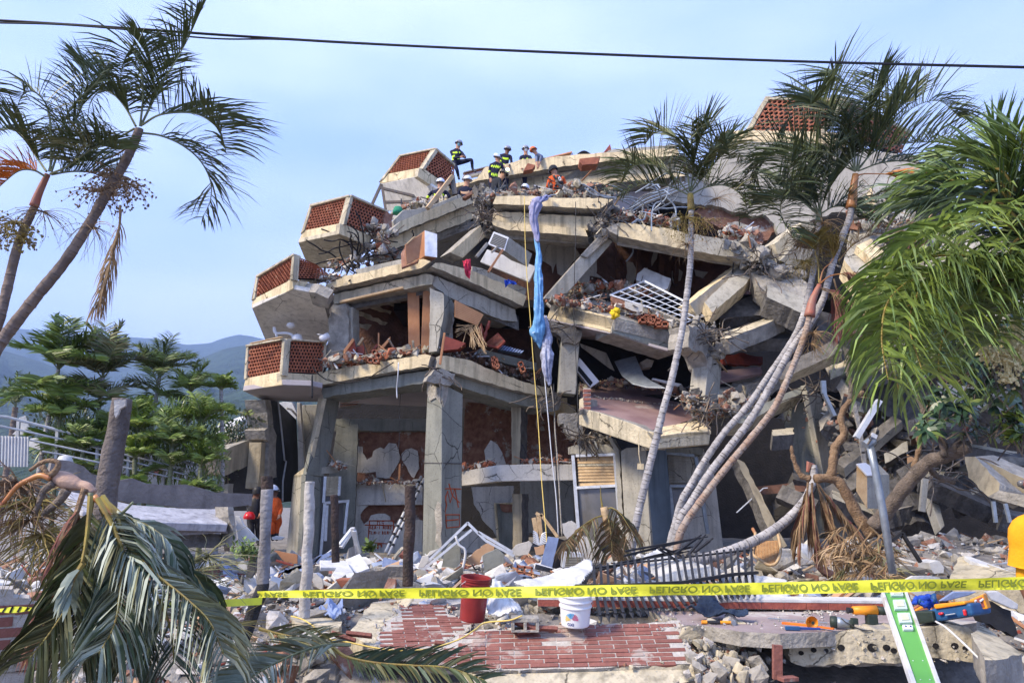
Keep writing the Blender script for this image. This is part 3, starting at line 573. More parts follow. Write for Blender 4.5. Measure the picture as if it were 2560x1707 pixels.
for k in range(9):
 y=665+k*36-(6 if k>1 else 0)+(45 if k==8 else 0);dy=-42 if k==8 else-6
 a,b=Kw(*fr((678+k*1.5,y+14))),Kw(*fr((1112+k*3,y+14+dy)))
 B.bar(a,b,.012,.125,'woodpale' if k!=2 else 'cream_dirty',up=(0,.35,1))
B.build('louvre',wo)
Kx=VP(fr((1720,900,17.0)),fr((2200,900,16.9)))
w2=plate('window','glassdark',Kx,fr([(1760,1050),(2050,1040),(1960,1330),(1800,1300)]),.04,BL)
plate('wall','white',Kx,fr([(1700,560),(2160,560),(2300,900),(2420,1900),(1700,1900)]),.2,BL,off=-.1)
plate('lintel','greenpaint',Kx,fr([(1700,550),(2145,570),(2135,650),(1720,610)]),.3,BL,off=.15)
B=MB()
for k in range(9):B.bar(Kx(*fr((1735+k*2,665+k*36)))-Kx.n*.06,Kx(*fr((2060+k*6,660+k*36)))-Kx.n*.06,.015,.09,'greypaint',up=(0,.3,1))
B.build('louvre',w2)
frame_bars('frame',Kx,[(fr(a),fr(b))for a,b in(((1715,625),(2040,655)),((1755,1010),(2050,1010)),((2060,670),(2200,1566)),((1750,1000),(1810,1500)))],'galv',.08,w2,off=.1)
T1,T2=VP(fe((600,300,16.9)),fe((1120,380,15.7))),VP(fe((1120,380,15.7)),fe((1700,520,16.3)))
plate('slab_edge','cream',T1,fe([(602,215),(625,195),(1125,312),(1105,442),(562,318)]),.8,BL,m2='raw')
plate('slab_edge','greenpaint',T2,fe([(1125,312),(1710,455),(1650,615),(1350,520),(1107,442)]),.8,BL,m2='raw')  # shade of the right face put into a darker colour than the cream left
B=MB();B.prism([T1(*fe((625,210))),T1(*fe((1125,325))),T2(*fe((1700,465))),P(*fe((1500,120)),19.3),P(*fe((700,60)),19.3)],(0,0,-.25),'raw');B.build('floor_slab',BL)
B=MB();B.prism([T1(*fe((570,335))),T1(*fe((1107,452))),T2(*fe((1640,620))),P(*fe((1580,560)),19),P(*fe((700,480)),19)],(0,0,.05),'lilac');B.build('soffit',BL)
column('column',fe([(682,490),(838,500),(805,960),(655,945)]),(16.6,16.6),.45,'greypaint','greenpaint')
plate('broken_concrete','raw_dark',VP(fe((600,400,16.5)),fe((850,400,16.5))),fe([(580,340),(860,420),(840,510),(800,540),(720,520),(690,540),(680,480),(600,430)]),.4,BL,j=.05)
E1,E2=VP(fe((1820,800,15.9)),fe((1915,800,15.6))),VP(fe((1915,800,15.6)),fe((2030,800,16.0)))
B=MB();plate('','raw',E1,fe([(1845,660),(1918,640),(1880,1080),(1808,1050)]),.12,mb=B);plate('','greypaint',E2,fe([(1915,720),(2030,700),(2000,1110),(1878,1080)]),.4,mb=B);B.build('column',BL,bevel=.012)
plate('broken_concrete','raw',E2,fe([(1750,380),(1880,360),(1990,480),(1960,600),(2040,720),(1920,730),(1860,600),(1750,560)]),.5,BL,off=.0,j=.08)
Z1,Z2,Z3=VP(fe((830,1100,15.9)),fe((1450,1350,14.6))),VP(fe((1470,1350,14.6)),fe((1930,1330,15.0))),PL(fe((1450,1260,14.55)),fe((1880,1170,14.9)),fe((870,1080,15.8)))
plate('slab_edge','cream_dirty',Z1,fe([(830,1000),(865,985),(870,1075),(1000,1110),(1300,1210),(1410,1265),(1475,1275),(1440,1420),(1150,1325),(830,1215)]),.5,BL,m2='raw',bevel=.02)
plate('slab_edge','cream_dirty',Z2,fe([(1470,1310),(1700,1275),(1938,1265),(1925,1380),(1450,1420)]),.5,BL,m2='cream',bevel=.02)
B=MB();B.prism([Z2(*fe((1405,1265))),Z2(*fe((1465,1310))),Z2(*fe((1938,1265))),Z2(*fe((1935,1262)))+Vector((-.1,.45,.25)),P(*fe((1400,1250)),15.1)],(0,0,-.06),'cream');B.build('slab_top',BL)  # top slope painted paler than the edges to look lit
FL=PL(fe((1410,1265,14.8)),fe((880,1085,15.7)),fe((1000,870,18.4)))
plate('tiled_floor','tile',FL,fe([(835,1090),(870,1080),(1000,1110),(1300,1215),(1410,1262),(1600,1225),(1800,1165),(1950,1150),(1800,930),(1400,890),(830,865),(860,1000)]),.12,BL,j=.03,m2='raw')
B=MB()
pp=[FL(*p)-FL.n*.02 for p in fe([(950,980),(1050,1000),(1150,1005),(1300,1030),(1500,1045),(1700,1060)])]
for p in catmull(pp,9):chunk(B,p,random.uniform(.02,.05),'raw')
B.build('cracked_mortar',BL)['kind']='stuff'
B=MB()
for k in range(5):
 q=fe([(870,1085-k*36),(928,1085-k*36-4),(930,1060-k*36),(872,1058-k*36)])
 W_=VP(fe((860,1000,15.75)),fe((940,1000,15.7)));B.prism([W_(*p)for p in q],Vector((0,.18,0)),'brick')
 q=fe([(870,1057-k*36),(930,1060-k*36),(930,1050-k*36),(870,1048-k*36)]);B.prism([W_(*p)+Vector((0,.02,0))for p in q],Vector((0,.14,0)),'mortar')
B.build('brick_stub',BL)
plate('beam','cream',FR1,fe([(640,1000),(760,985),(830,1020),(830,1130),(640,1080)]),.6,BL,off=-.1,j=.02)
plate('broken_concrete','raw',FR1,fe([(490,960),(660,960),(640,1090),(560,1110),(500,1060)]),.7,BL,off=.1,j=.05)
plate('broken_concrete','raw',VP(fe((700,1200,16.6)),fe((900,1200,16.6))),fe([(660,1120),(850,1130),(870,1290),(780,1340),(740,1300),(700,1200),(670,1210)]),.5,BL,j=.05)
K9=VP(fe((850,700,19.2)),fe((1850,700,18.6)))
plate('wall','shadow',K9,fe([(560,430),(2100,560),(2150,1100),(560,1000)]),.3,BL)  # darkness of the room is put into the wall colour
def qplate(name,m,pts,Ys,th=.35,m2=None,j=0,bev=.012):
 """plate through three measured depths at the first three points"""
 W=PL((*pts[0],Ys[0]),(*pts[1],Ys[1]),(*pts[2],Ys[2]));return plate(name,m,W,pts,th,BL,m2=m2,j=j,bevel=bev)
qplate('beam','greypaint',ff([(190,180),(260,250),(180,360),(-60,560),(-120,480)]),(16.7,16.5,16.2),.4,'cream')
qplate('broken_concrete','raw',ff([(240,250),(440,190),(700,350),(640,520),(360,400),(330,380)]),(16.3,16.4,16.0),.5,j=.06)
qplate('beam','greypaint',ff([(365,345),(640,440),(800,520),(760,600),(620,560),(365,440)]),(16.0,15.8,15.6),.5,'raw_dark')
qplate('beam','raw_dark',ff([(60,490),(480,360),(640,560),(480,570),(0,600)]),(16.8,16.9,16.2),.5)
qplate('beam','cream_dirty',ff([(0,720),(200,660),(480,560),(485,585),(350,650),(60,760),(0,765)]),(15.9,16.0,16.3),.35,'raw')
qplate('floor_slab','raw_dark',ff([(0,610),(470,575),(640,640),(600,760),(100,770)]),(17.2,17.5,17.0),.3)
qplate('floor_slab','woodred',ff([(20,900),(150,870),(330,900),(330,960),(20,960)]),(17.0,17.2,17.4),.1,j=.03)
qplate('floor_slab','tile',ff([(0,1010),(320,975),(330,1020),(0,1090)]),(16.6,17.0,16.8),.1)
qplate('floor_slab','raw',ff([(0,1150),(330,1090),(600,950),(690,960),(400,1200),(100,1360),(0,1370)]),(16.4,16.6,16.7),.3,j=.04)
qplate('beam','greenpaint',fo([(1060,30),(1075,80),(800,220),(560,360),(430,360),(700,200)]),(15.9,15.8,15.5),.4,'cream_dirty')
Ka,Kc=VP(fo((900,500,16.3)),fo((1180,500,15.7))),VP(fo((1180,500,15.7)),fo((1300,500,15.9)))
B=MB();plate('','greenpaint',Ka,fo([(845,250),(860,150),(1060,40),(1110,300),(1200,780),(1260,1250),(1050,1400),(960,800)]),.15,mb=B);plate('','greypaint',Kc,fo([(1055,40),(1180,120),(1230,280),(1420,1180),(1440,1380),(1260,1260),(1200,780),(1110,300)]),.15,mb=B)  # light and shade of the two faces put into separate colours
B.build('slanted_column',BL,bevel=.015)
qplate('fallen_beam','planterconc',fo([(465,650),(540,690),(900,1390),(830,1420),(740,1240),(600,920)]),(15.2,15.2,14.6),.25,'raw_dark',j=.02)
qplate('fallen_beam','raw',ff([(760,900),(800,880),(1010,1170),(1060,1320),(1010,1330),(960,1250)]),(15.4,15.3,14.8),.25)
qplate('floor_slab','raw_dark',ff([(740,540),(1060,620),(1300,900),(1000,1180),(760,900)]),(17,16.6,16),.3)
qplate('floor_slab','raw_dark',fo([(1440,180),(1700,200),(1950,400),(2100,700),(1900,620),(1620,400),(1400,330)]),(16.0,15.8,15.4),.3)
qplate('wall','greypaint',fp([(1000,430),(1160,480),(1330,700),(1200,750),(1080,780),(960,600)]),(15.2,15.0,14.7),.15)
qplate('fallen_panel','card',fp([(850,690),(975,760),(960,910),(860,860)]),(14.6,14.5,14.6),.03)
qplate('beam','planterconc',fp([(1590,720),(1720,720),(2040,1060),(2030,1150),(1890,1230),(1640,990)]),(12.6,12.4,11.8),.5,'raw')
qplate('beam','raw',fp([(1890,1232),(2030,1152),(2360,1210),(2400,1380),(2200,1320)]),(11.7,11.6,11.4),.6,'raw_dark')
qplate('beam','planterconc',fp([(1720,720),(2000,840),(2400,1020),(2400,1210),(2030,1152),(1900,1000)]),(12.6,12.3,11.9),.5,'raw')
for q in([(690,1430),(1000,1390),(1250,1400),(1260,1560),(720,1560)],[(850,1580),(1050,1550),(1180,1600),(1200,1700),(760,1700)]):
 qplate('fallen_slab','raw_dark',fp(q),(14.2,14.3,14.5),.7,j=.05)
qplate('leaning_prop','greypaint',fp([(1100,980),(1180,1000),(1230,1200),(1340,1600),(1290,1650),(1180,1350)]),(13.8,13.8,13.6),.2)
qplate('leaning_prop','raw',fp([(1110,960),(1280,1040),(1275,1180),(1220,1200)]),(13.9,13.8,13.7),.25)
qplate('tilted_slab','cream',fu([(130,745),(400,540),(470,560),(490,600),(300,760),(180,890)]),(16.5,16.9,17),.5,'cream_dirty')
qplate('tilted_slab','greypaint',fu([(180,895),(300,770),(480,800),(400,960),(260,940)]),(16.4,16.3,16.3),.4)
qplate('tilted_slab','greypaint',fu([(990,230),(1080,130),(1260,150),(1400,330),(1350,560),(1050,480)]),(17.5,17.9,17.9),.5,'cream')
qplate('tilted_slab','greypaint',fu([(860,440),(1300,480),(1500,700),(1450,1000),(1000,900),(820,620)]),(16.6,16.4,15.8),.5,'raw')
qplate('tilted_slab','cream',fu([(860,760),(990,700),(1120,830),(1000,880)]),(15.4,15.6,15.2),.2)
qplate('tilted_slab','greypaint',ff([(1000,20),(1300,130),(1600,330),(1400,500),(1100,330),(960,150)]),(15.8,15.4,14.8),.5,'cream')
qplate('tilted_slab','greypaint',ff([(1880,735),(2060,725),(2050,800),(1960,840)]),(12.6,12.4,12.4),.2,'whitepure')
qplate('tilted_slab','white',ff([(1740,870),(1940,860),(1950,940),(1790,900)]),(12.4,12.3,12.2),.2)
for q,Ys,m in(([(1500,560),(1900,620),(1850,760),(1560,740)],(14.8,14.4,14),'raw'),([(1600,800),(2100,900),(2050,1050),(1620,960)],(14.4,14,13.8),'raw_dark'),([(2000,560),(2500,700),(2500,800),(2020,700)],(13.8,13.4,13.2),'greypaint'),([(1680,1100),(2300,1180),(2200,1330),(1750,1260)],(13.6,13.2,13),'raw'),([(2150,940),(2600,1060),(2600,1180),(2200,1080)],(13.4,13,12.8),'planterconc'),([(1500,1380),(1900,1300),(1950,1400),(1600,1480)],(13.6,13.6,13.2),'raw_dark')):
 qplate('tilted_slab',m,ff(q),Ys,.35,'raw_dark',j=.03)
for _ in range(46):
 x,y=random.uniform(1900,2620),random.uniform(700,1330);a=random.uniform(-.9,.5);l_=random.uniform(50,190);h_=random.uniform(8,30)
 if x<2000 and y<900:continue
 dx,dy=math.cos(a)*l_/2,math.sin(a)*l_/2;Yv=15.6-(x-1900)/700*2.2+random.uniform(-.5,.5);qplate('broken_beam',random.choice(['raw','raw_dark','raw_dark','greypaint','cream_dirty','brickdark','raw_dark']),[(x-dx,y-dy),(x+dx,y+dy),(x+dx+2,y+dy+h_),(x-dx+3,y-dy+h_*random.uniform(.6,1.3))],(Yv,Yv+random.uniform(-.6,.6),Yv-.2),.3,'raw_dark',j=.02)
qplate('tilted_slab','raw_dark',ff([(1080,780),(1560,980),(1900,1430),(1500,1500),(1130,1250)]),(16,15.3,14.6),.6,'raw_dark',j=.05)
qplate('tilted_slab','raw',fu([(1440,560),(1700,640),(1750,900),(1500,980)]),(15.4,15.0,14.6),.5,'raw_dark',j=.05)
qplate('tilted_slab','greypaint',fu([(1800,620),(2300,760),(2250,980),(1850,900)]),(14.6,14.0,13.8),.5,'raw_dark',j=.03)
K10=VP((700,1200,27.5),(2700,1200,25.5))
plate('rear_wall','shadow',K10,[(790,1420),(800,1020),(860,860),(900,720),(990,560),(1080,470),(1400,430),(1800,420),(1960,350),(2250,420),(2420,560),(2800,700),(2800,1420)],.4,BL)  # interior darkness is put into this wall's near-black colour
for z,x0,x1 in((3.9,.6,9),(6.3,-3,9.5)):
 B=MB();B.prism([Vector((x0,18.2,z)),Vector((x1,17.0,z)),Vector((x1,21,z)),Vector((x0,21,z))],(0,0,.2),'shadow');B.build('floor_slab',BL)  # near-black slab colour carries the shade of the deep floors
def ribbon(B,p,d,ln,wd,droop,m,seg=3,tw=0,nrm=None):
 """one leaflet: a tapering folded strip that bends down under its weight"""
 d=d.normalized();pts=[p];q=p.copy();dd=d.copy()
 for k in range(seg):
  q=q+dd*(ln/seg);pts.append(q.copy());dd=(dd+Vector((0,0,-1))*droop/seg).normalized()
 sd=d.cross(nrm if nrm is not None else Vector((0,0,1)))
 if sd.length<.05:sd=d.cross(Vector((0,1,0)))
 sd.normalize();sd=Matrix.Rotation(tw,3,d)@sd
 ws=[.55,1,.8,.35][:seg]if seg==3 else[.6]+[1]*(seg-1)
 vs=[]
 for k in range(seg):vs+=[pts[k]+sd*wd*ws[k]*.5,pts[k]-sd*wd*ws[k]*.5]
 vs.append(pts[-1]);fs=[(2*k,2*k+1,2*k+3,2*k+2)for k in range(seg-1)]+[(2*seg-2,2*seg-1,2*seg)]
 B.add(vs,fs,m)
def frond(B,pts,lmax,wd,n,m,mr='greenstem',vee=45,fwd=.45,droop=.8,start=.14,rr=.012,jit=.25,sides=(-1,1),prof=.6,m2=None,up=None,gap=0):
 sp=catmull(pts,10);k=len(sp);B.tube(sp,[rr*(1-.85*i/(k-1))+.0015 for i in range(k)],mr,5,cap=False)
 ds=[0]
 for i in range(1,k):ds.append(ds[-1]+(sp[i]-sp[i-1]).length)
 for q in range(n):
  t=start+(1-start)*(q+.5)/n;s_=t*ds[-1];i=1
  while i<k-1 and ds[i]<s_:i+=1
  u=(s_-ds[i-1])/max(1e-6,ds[i]-ds[i-1]);p=sp[i-1].lerp(sp[i],u)
  T=(sp[min(i+1,k-1)]-sp[max(i-2,0)]).normalized()
  U=Vector(up)if up else Vector((0,0,1));N=U-T*U.dot(T)
  if N.length<.2:N=Vector((1 if T.x>0 else-1,0,0))-T*T.x
  N.normalize();Sd=T.cross(N)
  ln=lmax*max(.12,math.sin(math.pi*min(.97,.13+.80*(t-start)/(1-start))))**prof
  for sg in sides:
   if random.random()<gap:continue
   a=R(vee)+random.gauss(0,jit*.5)
   d=Sd*sg*math.cos(a)+N*math.sin(a)+T*(fwd+.7*max(0,t-.7))+Vector([random.gauss(0,jit*.3)for _ in range(3)])
   ribbon(B,p,d,ln*random.uniform(.85,1.1),wd*random.uniform(.8,1.15),droop*random.uniform(.6,1.4),(m2 if m2 and random.random()<.3 else m),nrm=T,tw=random.gauss(0,.35))
def path(fr,pts,Y,dY=0):
 n=len(pts);q=fr([tuple(p)for p in pts]);return[P(x,y,Y+dY*(i/max(1,n-1))**1.3)for i,(x,y)in enumerate(q)]
def seedhead(B,p,n,ln,m='stalk',mb='stalk',bead=.012,spread=1.0,down=1.0,rr=.004):
 for _ in range(n):
  d=Vector((random.gauss(0,1)*spread,random.gauss(0,1)*spread,random.uniform(-.9,.5))).normalized();q=Vector(p);pts=[q.copy()]
  for k in range(5):q=q+d*ln*random.uniform(.7,1.2)/5;d=(d+Vector((random.gauss(0,.25),random.gauss(0,.25),-.28*down))).normalized();pts.append(q.copy())
  B.tube(pts,[rr,rr,rr*.8,rr*.6,rr*.5,rr*.3],m,3,cap=False)
  for k in range(3):
   z=pts[random.randrange(2,6)]
   if bead:chunk(B,z+Vector((random.gauss(0,.012),random.gauss(0,.012),0)),bead,mb,which=0)
def ringed(B,sp,rad,tm,gap=.075):
 """palm stem with the raised scars left by old leaves"""
 ds=[0]
 for i in range(1,len(sp)):ds.append(ds[-1]+(sp[i]-sp[i-1]).length)
 def at(s_):
  i=1
  while i<len(sp)-1 and ds[i]<s_:i+=1
  u=max(0,min(1,(s_-ds[i-1])/max(1e-6,ds[i]-ds[i-1])));return sp[i-1].lerp(sp[i],u),rad[i-1]+(rad[i]-rad[i-1])*u
 pts,rr2,kind,s_=[],[],[],0
 while s_<ds[-1]:
  g=gap*random.uniform(.55,1.7)*(.6+.4*(1-s_/ds[-1]))
  for off,dr,k in((0,1.0,0),(g-.012,.99,1),(g-.005,1.035,1)):
   p,r_=at(min(ds[-1],s_+off));pts.append(p);rr2.append(r_*dr*random.uniform(.95,1.05));kind.append(k)
  s_+=g
 n0=len(B.f);B.tube(pts,rr2,tm,10,cap=False);k2=B.mi('ringscar')
 for i in range(len(pts)-1):
  if kind[i]:
   for j in range(10):
    if random.random()<.48:B.m[n0+i*10+j]=k2
def palm(name,label,trunk,rad,tm,fronds,lmax,wd,n,leaf,base=None,shaft=None,seeds=(),group=None,cat='palm tree',dead=(),m2=None,rr=.012,extra=None,**kw):
 t=thing(name,label,cat,trunk[-1]if base is None else base,group)
 B=MB();sp=catmull(trunk,6);k=len(sp);rr_=[rad[0]+(rad[1]-rad[0])*i/(k-1)for i in range(k)]
 rr_=[r_*(1+.05*math.sin(i*2.4))for i,r_ in enumerate(rr_)];ringed(B,sp,rr_,tm);B.build('trunk',t,smooth=True)
 if shaft:B=MB();B.tube(catmull(shaft[0],5),shaft[1]if len(shaft[1])>2 else[shaft[1][0]+(shaft[1][1]-shaft[1][0])*i/((len(shaft[0])-1)*5)for i in range((len(shaft[0])-1)*5+1)],shaft[2],10);B.build('crownshaft',t,smooth=True)
 for i,f in enumerate(fronds):
  B=MB();o=dict(m=leaf,n=n,lmax=lmax,wd=wd,m2=m2,rr=rr);o.update(kw)
  if isinstance(f,tuple):o.update(f[1]);f=f[0]
  frond(B,f,**o);B.build('frond',t)
 for s_ in seeds:B=MB();seedhead(B,*s_[0],**s_[1]);B.build('seed_cluster',t)
 for f,o2 in dead:B=MB();o=dict(lmax=.3,wd=.012,n=40,m='leafdry',droop=2.5,vee=0,jit=.6,mr='leafdry',gap=.2);o.update(o2);frond(B,f,**o);B.build('dead_frond',t)
 return t
Y0=7.6
q=[path(fg,p,Y0,d)for p,d in(([(1175,1060),(1200,800),(1180,570),(1100,435),(1035,530),(1003,700)],-.5),([(1180,1060),(1330,760),(1480,500),(1590,300),(1685,75)],.4),([(1190,1050),(1340,965),(1560,945),(1710,985),(1840,1100),(1900,1290)],-.6),([(1180,1115),(1350,1140),(1530,1220),(1680,1350),(1765,1520),(1765,1680),(1695,1840)],.5),([(1140,1060),(1050,900),(950,790),(850,760),(760,860),(730,1030)],.5),([(1130,1080),(1000,1150),(850,1190),(700,1250),(600,1380)],-.5),([(1190,1040),(1270,850),(1290,650),(1240,450),(1180,330)],.6))]
palm('palm_tree','tall leaning palm at the left with a dead frond hanging below its crown',[P(-40,930,7.5),*path(fh,[(0,1540),(300,1150),(560,830),(830,400)],Y0),*path(fg,[(1080,1300),(1170,1085)],Y0)][::1],(.066,.045),'trunkdark',[q[0],q[1],(q[2],dict(lmax=.78)),(q[3],dict(lmax=.66,m2='leafolive')),q[4],(q[5],dict(m2='leafolive')),q[6]],.62,.020,56,'leaf',base=Vector((-5.9,7.4,0)),seeds=[((P(*fh((950,120)),Y0),60,.42),dict(m='leafdry',mb='branch',bead=.016)),((P(*fh((820,250)),Y0),46,.42),dict(m='leafdry',mb='branch',bead=.014)),((P(*fh((1080,200)),Y0),36,.35),dict(m='leafdry',mb='branch',bead=.016)),((P(*fh((780,560)),Y0),26,.5),dict(m='leafdry',bead=0))],dead=[(path(fh,[(1010,380),(1000,560),(940,800),(870,1080),(780,1280)],Y0-.1),dict(lmax=.42,fwd=1.6)),(path(fh,[(1015,420),(990,640),(900,950),(855,1150),(852,1290)],Y0),dict(lmax=.3,fwd=1.6)),(path(fg,[(1140,1180),(1010,1280),(900,1330),(760,1330)],Y0),dict(m='leaf',lmax=.3))],droop=.9)
q=[path(fg,p,Y0,d)for p,d in(([(420,1440),(430,1150),(395,900),(290,775),(190,800),(125,960)],-.5),([(430,1440),(520,1200),(640,1000),(715,800),(730,600),(640,520)],.5),([(390,1440),(280,1280),(180,1130),(50,1085),(-80,1120)],.3),([(380,1480),(280,1430),(150,1440),(-20,1580)],-.3),([(420,1460),(560,1400),(700,1300),(830,1225),(1000,1260)],-.4),([(430,1465),(600,1440),(760,1450),(900,1500)],.4),([(410,1440),(480,1180),(600,900),(800,700),(880,560),(820,470)],-.3))]
palm('palm_tree','slim palm at the far left edge with a pinkish crownshaft and orange tinted frond',[P(-60,960,7.7),*path(fh,[(0,1310),(150,720),(290,390)],Y0+.1)],(.058,.040),'trunkdark',[q[0],q[1],(q[2],{}),(q[3],dict(m='leaforange',m2='leaforange',lmax=.5)),q[4],q[5],q[6]],.56,.019,52,'leaf',base=Vector((-6.1,7.5,0)),shaft=(path(fh,[(285,390),(325,280),(400,120)],Y0+.08),(.05,.03),'shaftred'),seeds=[((P(*fh((120,520)),Y0),60,.38),dict(bead=.016)),((P(*fh((360,430)),Y0),30,.5),dict(m='leafdry',bead=.008)),((P(*fh((80,620)),Y0),30,.25),dict(bead=.018))],droop=.9)
Y0=11.4
q=[path(fb,p,Y0,d)for p,d in(([(1760,600),(1730,350),(1680,200),(1580,110),(1470,110),(1380,210)],-.6),([(1770,600),(1800,350),(1850,150),(1910,60),(1980,90),(2010,180)],.5),([(1750,610),(1630,480),(1490,390),(1340,375),(1230,430),(1180,540)],-.6),([(1750,630),(1600,560),(1450,530),(1300,560),(1180,640)],.6),([(1775,625),(1900,565),(2050,550),(2180,620),(2240,740),(2250,830)],-.5),([(1775,600),(1900,450),(2030,300),(2140,240),(2210,330)],.5),([(1765,600),(1790,400),(1770,200),(1780,20)],0),([(1770,600),(1860,400),(1960,250),(2060,200),(2100,330)],-.8))]
palm('palm_tree','single slim ringed palm standing before the middle of the collapsed block',[P(1573,1410,Y0),P(1592,1300,Y0),*path(fe,[(1420,1568),(1480,1330),(1540,1080),(1600,870),(1650,650),(1700,400),(1740,100)],Y0),*path(fb,[(1765,1200),(1772,950),(1772,740)],Y0)],(.062,.046),'trunkpale',q,.72,.024,58,'leaf',base=P(1573,1440,Y0),shaft=(path(fb,[(1772,760),(1765,620)],Y0),(.062,.05),'stalk'),m2='leafolive',seeds=[((P(*fb((1720,820)),Y0),70,.5),dict(bead=.012)),((P(*fb((1850,860)),Y0),46,.6),dict(m='leafdry',mb='stalk',bead=.01)),((P(*fb((1740,1050)),Y0),34,.45),dict(m='leafdry',bead=0)),((P(*fb((1980,660)),Y0),24,.5),dict(m='leafdry',bead=0))],droop=.7)
Y0=11.0
q=[path(fc,p,Y0,d)for p,d in(([(1045,1020),(1035,800),(1015,560),(970,350),(890,262),(850,380)],-.5),([(1060,1010),(1130,830),(1350,640),(1520,510),(1700,475),(1850,600)],-.5),([(1065,1010),(1200,860),(1400,805),(1620,790),(1830,800),(1985,960)],.3),([(1040,1010),(940,850),(800,680),(660,595),(560,590),(500,680)],.5),([(1040,1010),(870,890),(700,860),(580,900),(540,1010),(575,1200)],-.7),([(1040,1015),(850,930),(600,860),(410,880),(290,970),(255,1110)],.6),([(1055,1000),(1100,720),(1190,480),(1270,260)],.5),([(1065,1015),(1250,950),(1450,940),(1620,1000),(1680,1080)],-.6),([(1040,1010),(980,760),(880,560),(780,470),(700,500)],-.9),([(1055,1010),(1160,880),(1300,640),(1420,500),(1500,470)],.8))]
palm('palm_tree','tallest palm of the leaning cluster with an orange crownshaft',[P(1668,1440,Y0),*path(fo,[(0,1180),(80,1050),(250,780),(420,560),(600,320),(790,0)],Y0),*path(ff,[(560,830),(700,640),(800,450),(850,260),(900,100)],Y0),*path(fc,[(1000,1380),(1015,1300)],Y0)],(.060,.050),'trunkpale',[*q[:6],q[6],q[7],(path(fc,[(1055,1050),(1130,1035),(1300,1040),(1480,1070),(1680,1090)],Y0,-.5),dict(m='leaforange',m2='leaforange',mr='shaft',start=.35,vee=20,lmax=.55,fwd=1.6,droop=.3)),q[8],q[9]],.95,.026,70,'leaf',base=P(1668,1460,Y0),shaft=(path(fc,[(1012,1300),(1028,1180),(1048,1040)],Y0),(.085,.05),'shaft'),m2='leafteal',seeds=[((P(*fu((620,700)),Y0-.1),60,.5),dict(bead=.008)),((P(*fu((560,560)),Y0),40,.4),dict(m='leafdry',bead=0))],dead=[(path(fu,[(700,900),(850,740),(1050,660),(1300,690),(1420,800)],Y0+.3),dict(m='leafdry',vee=40,droop=1.2,lmax=.6,n=60)),(path(fu,[(880,420),(1000,330),(1150,260),(1320,260)],Y0+.5),dict(m='leafolive',vee=-20,droop=1.6,lmax=.7,n=50))],droop=.7)
q=[path(fc,p,Y0+.3,d)for p,d in(([(765,1340),(680,1240),(560,1150),(440,1060)],-.4),([(760,1340),(640,1250),(500,1230),(380,1240),(290,1270)],.3),([(750,1345),(600,1230),(480,1240),(480,1380),(580,1540)],-.6),([(775,1330),(830,1180),(900,1050),(980,960)],.4),([(770,1330),(740,1150),(690,1000),(600,950)],.2),([(785,1340),(880,1290),(990,1300),(1080,1380)],-.3),([(770,1330),(790,1100),(860,900),(900,820)],-.5),([(760,1330),(660,1050),(520,920),(380,900),(290,1020)],.5))]
palm('palm_tree','shorter dark green palm of the leaning cluster, left of the orange crownshaft',[P(1655,1440,Y0+.15),*path(fo,[(0,1060),(80,900),(220,660),(380,430),(560,230),(720,0)],Y0+.2),*path(ff,[(600,700),(700,350),(745,60),(760,-60)],Y0+.25),*path(fc,[(765,1400)],Y0+.3)],(.056,.045),'trunkpale',q,.75,.024,58,'leafteal',base=P(1655,1460,Y0),droop=.8,m2='leaf',shaft=(path(fc,[(760,1420),(770,1330)],Y0+.3),(.06,.04),'greenstem'),seeds=[((P(*fu((430,720)),Y0+.2),70,.5),dict(m='leafdry',bead=.007)),((P(*fu((400,900)),Y0+.1),60,.45),dict(m='stalk',bead=.008))],dead=[(path(fu,[(500,640),(420,700),(330,720),(240,640)],Y0+.2),dict(lmax=.4))])
q=[path(ff,p,Y0-.2,d)for p,d in(([(775,335),(850,280),(950,262),(1060,275),(1140,310)],-.3),([(770,335),(800,230),(860,170),(920,60)],0),([(765,330),(760,200),(735,80),(720,-20)],.2))]
palm('palm_tree','broken palm of the leaning cluster with red crownshaft and drooping dry fronds',[P(1690,1440,Y0-.25),*path(fo,[(0,1290),(200,980),(400,720),(600,480),(780,250),(900,0)],Y0-.22),*path(ff,[(640,780),(690,600)],Y0-.2)],(.055,.045),'trunkrust',[(q[0],dict(m='leafred',m2='leafdry',mr='shaft',start=.45,vee=-10,droop=1.2)),(q[1],dict(mr='shaft',start=.7,m='stalk')),(q[2],dict(mr='stalk',start=.7,m='stalk'))],.45,.018,40,'leafdry',base=P(1690,1460,Y0),shaft=(path(ff,[(692,590),(715,470),(770,345)],Y0-.2),(.085,.035),'shaftred'),seeds=[((P(*ff((720,720)),Y0-.2),50,.4),dict(m='leafdry',bead=0)),((P(*ff((700,800)),Y0-.2),40,.35),dict(m='leafdry',bead=.006))],dead=[(path(ff,[(780,370),(860,400),(895,530),(905,720)],Y0-.25),dict(m='leafred',mr='branch',lmax=.5,fwd=1.4,n=50)),(path(ff,[(790,380),(900,430),(1020,500),(1110,600)],Y0-.3),dict(m='leafdry',lmax=.3)),(path(ff,[(880,300),(920,450),(960,600),(990,690)],Y0-.15),dict(m='leafred',lmax=.45,fwd=1.5,n=50))])
Y0=6.8;cr=P(2650,700,7.0)
def rp_(fr,pts,d=0):return[cr]+path(fr,pts,Y0,d)
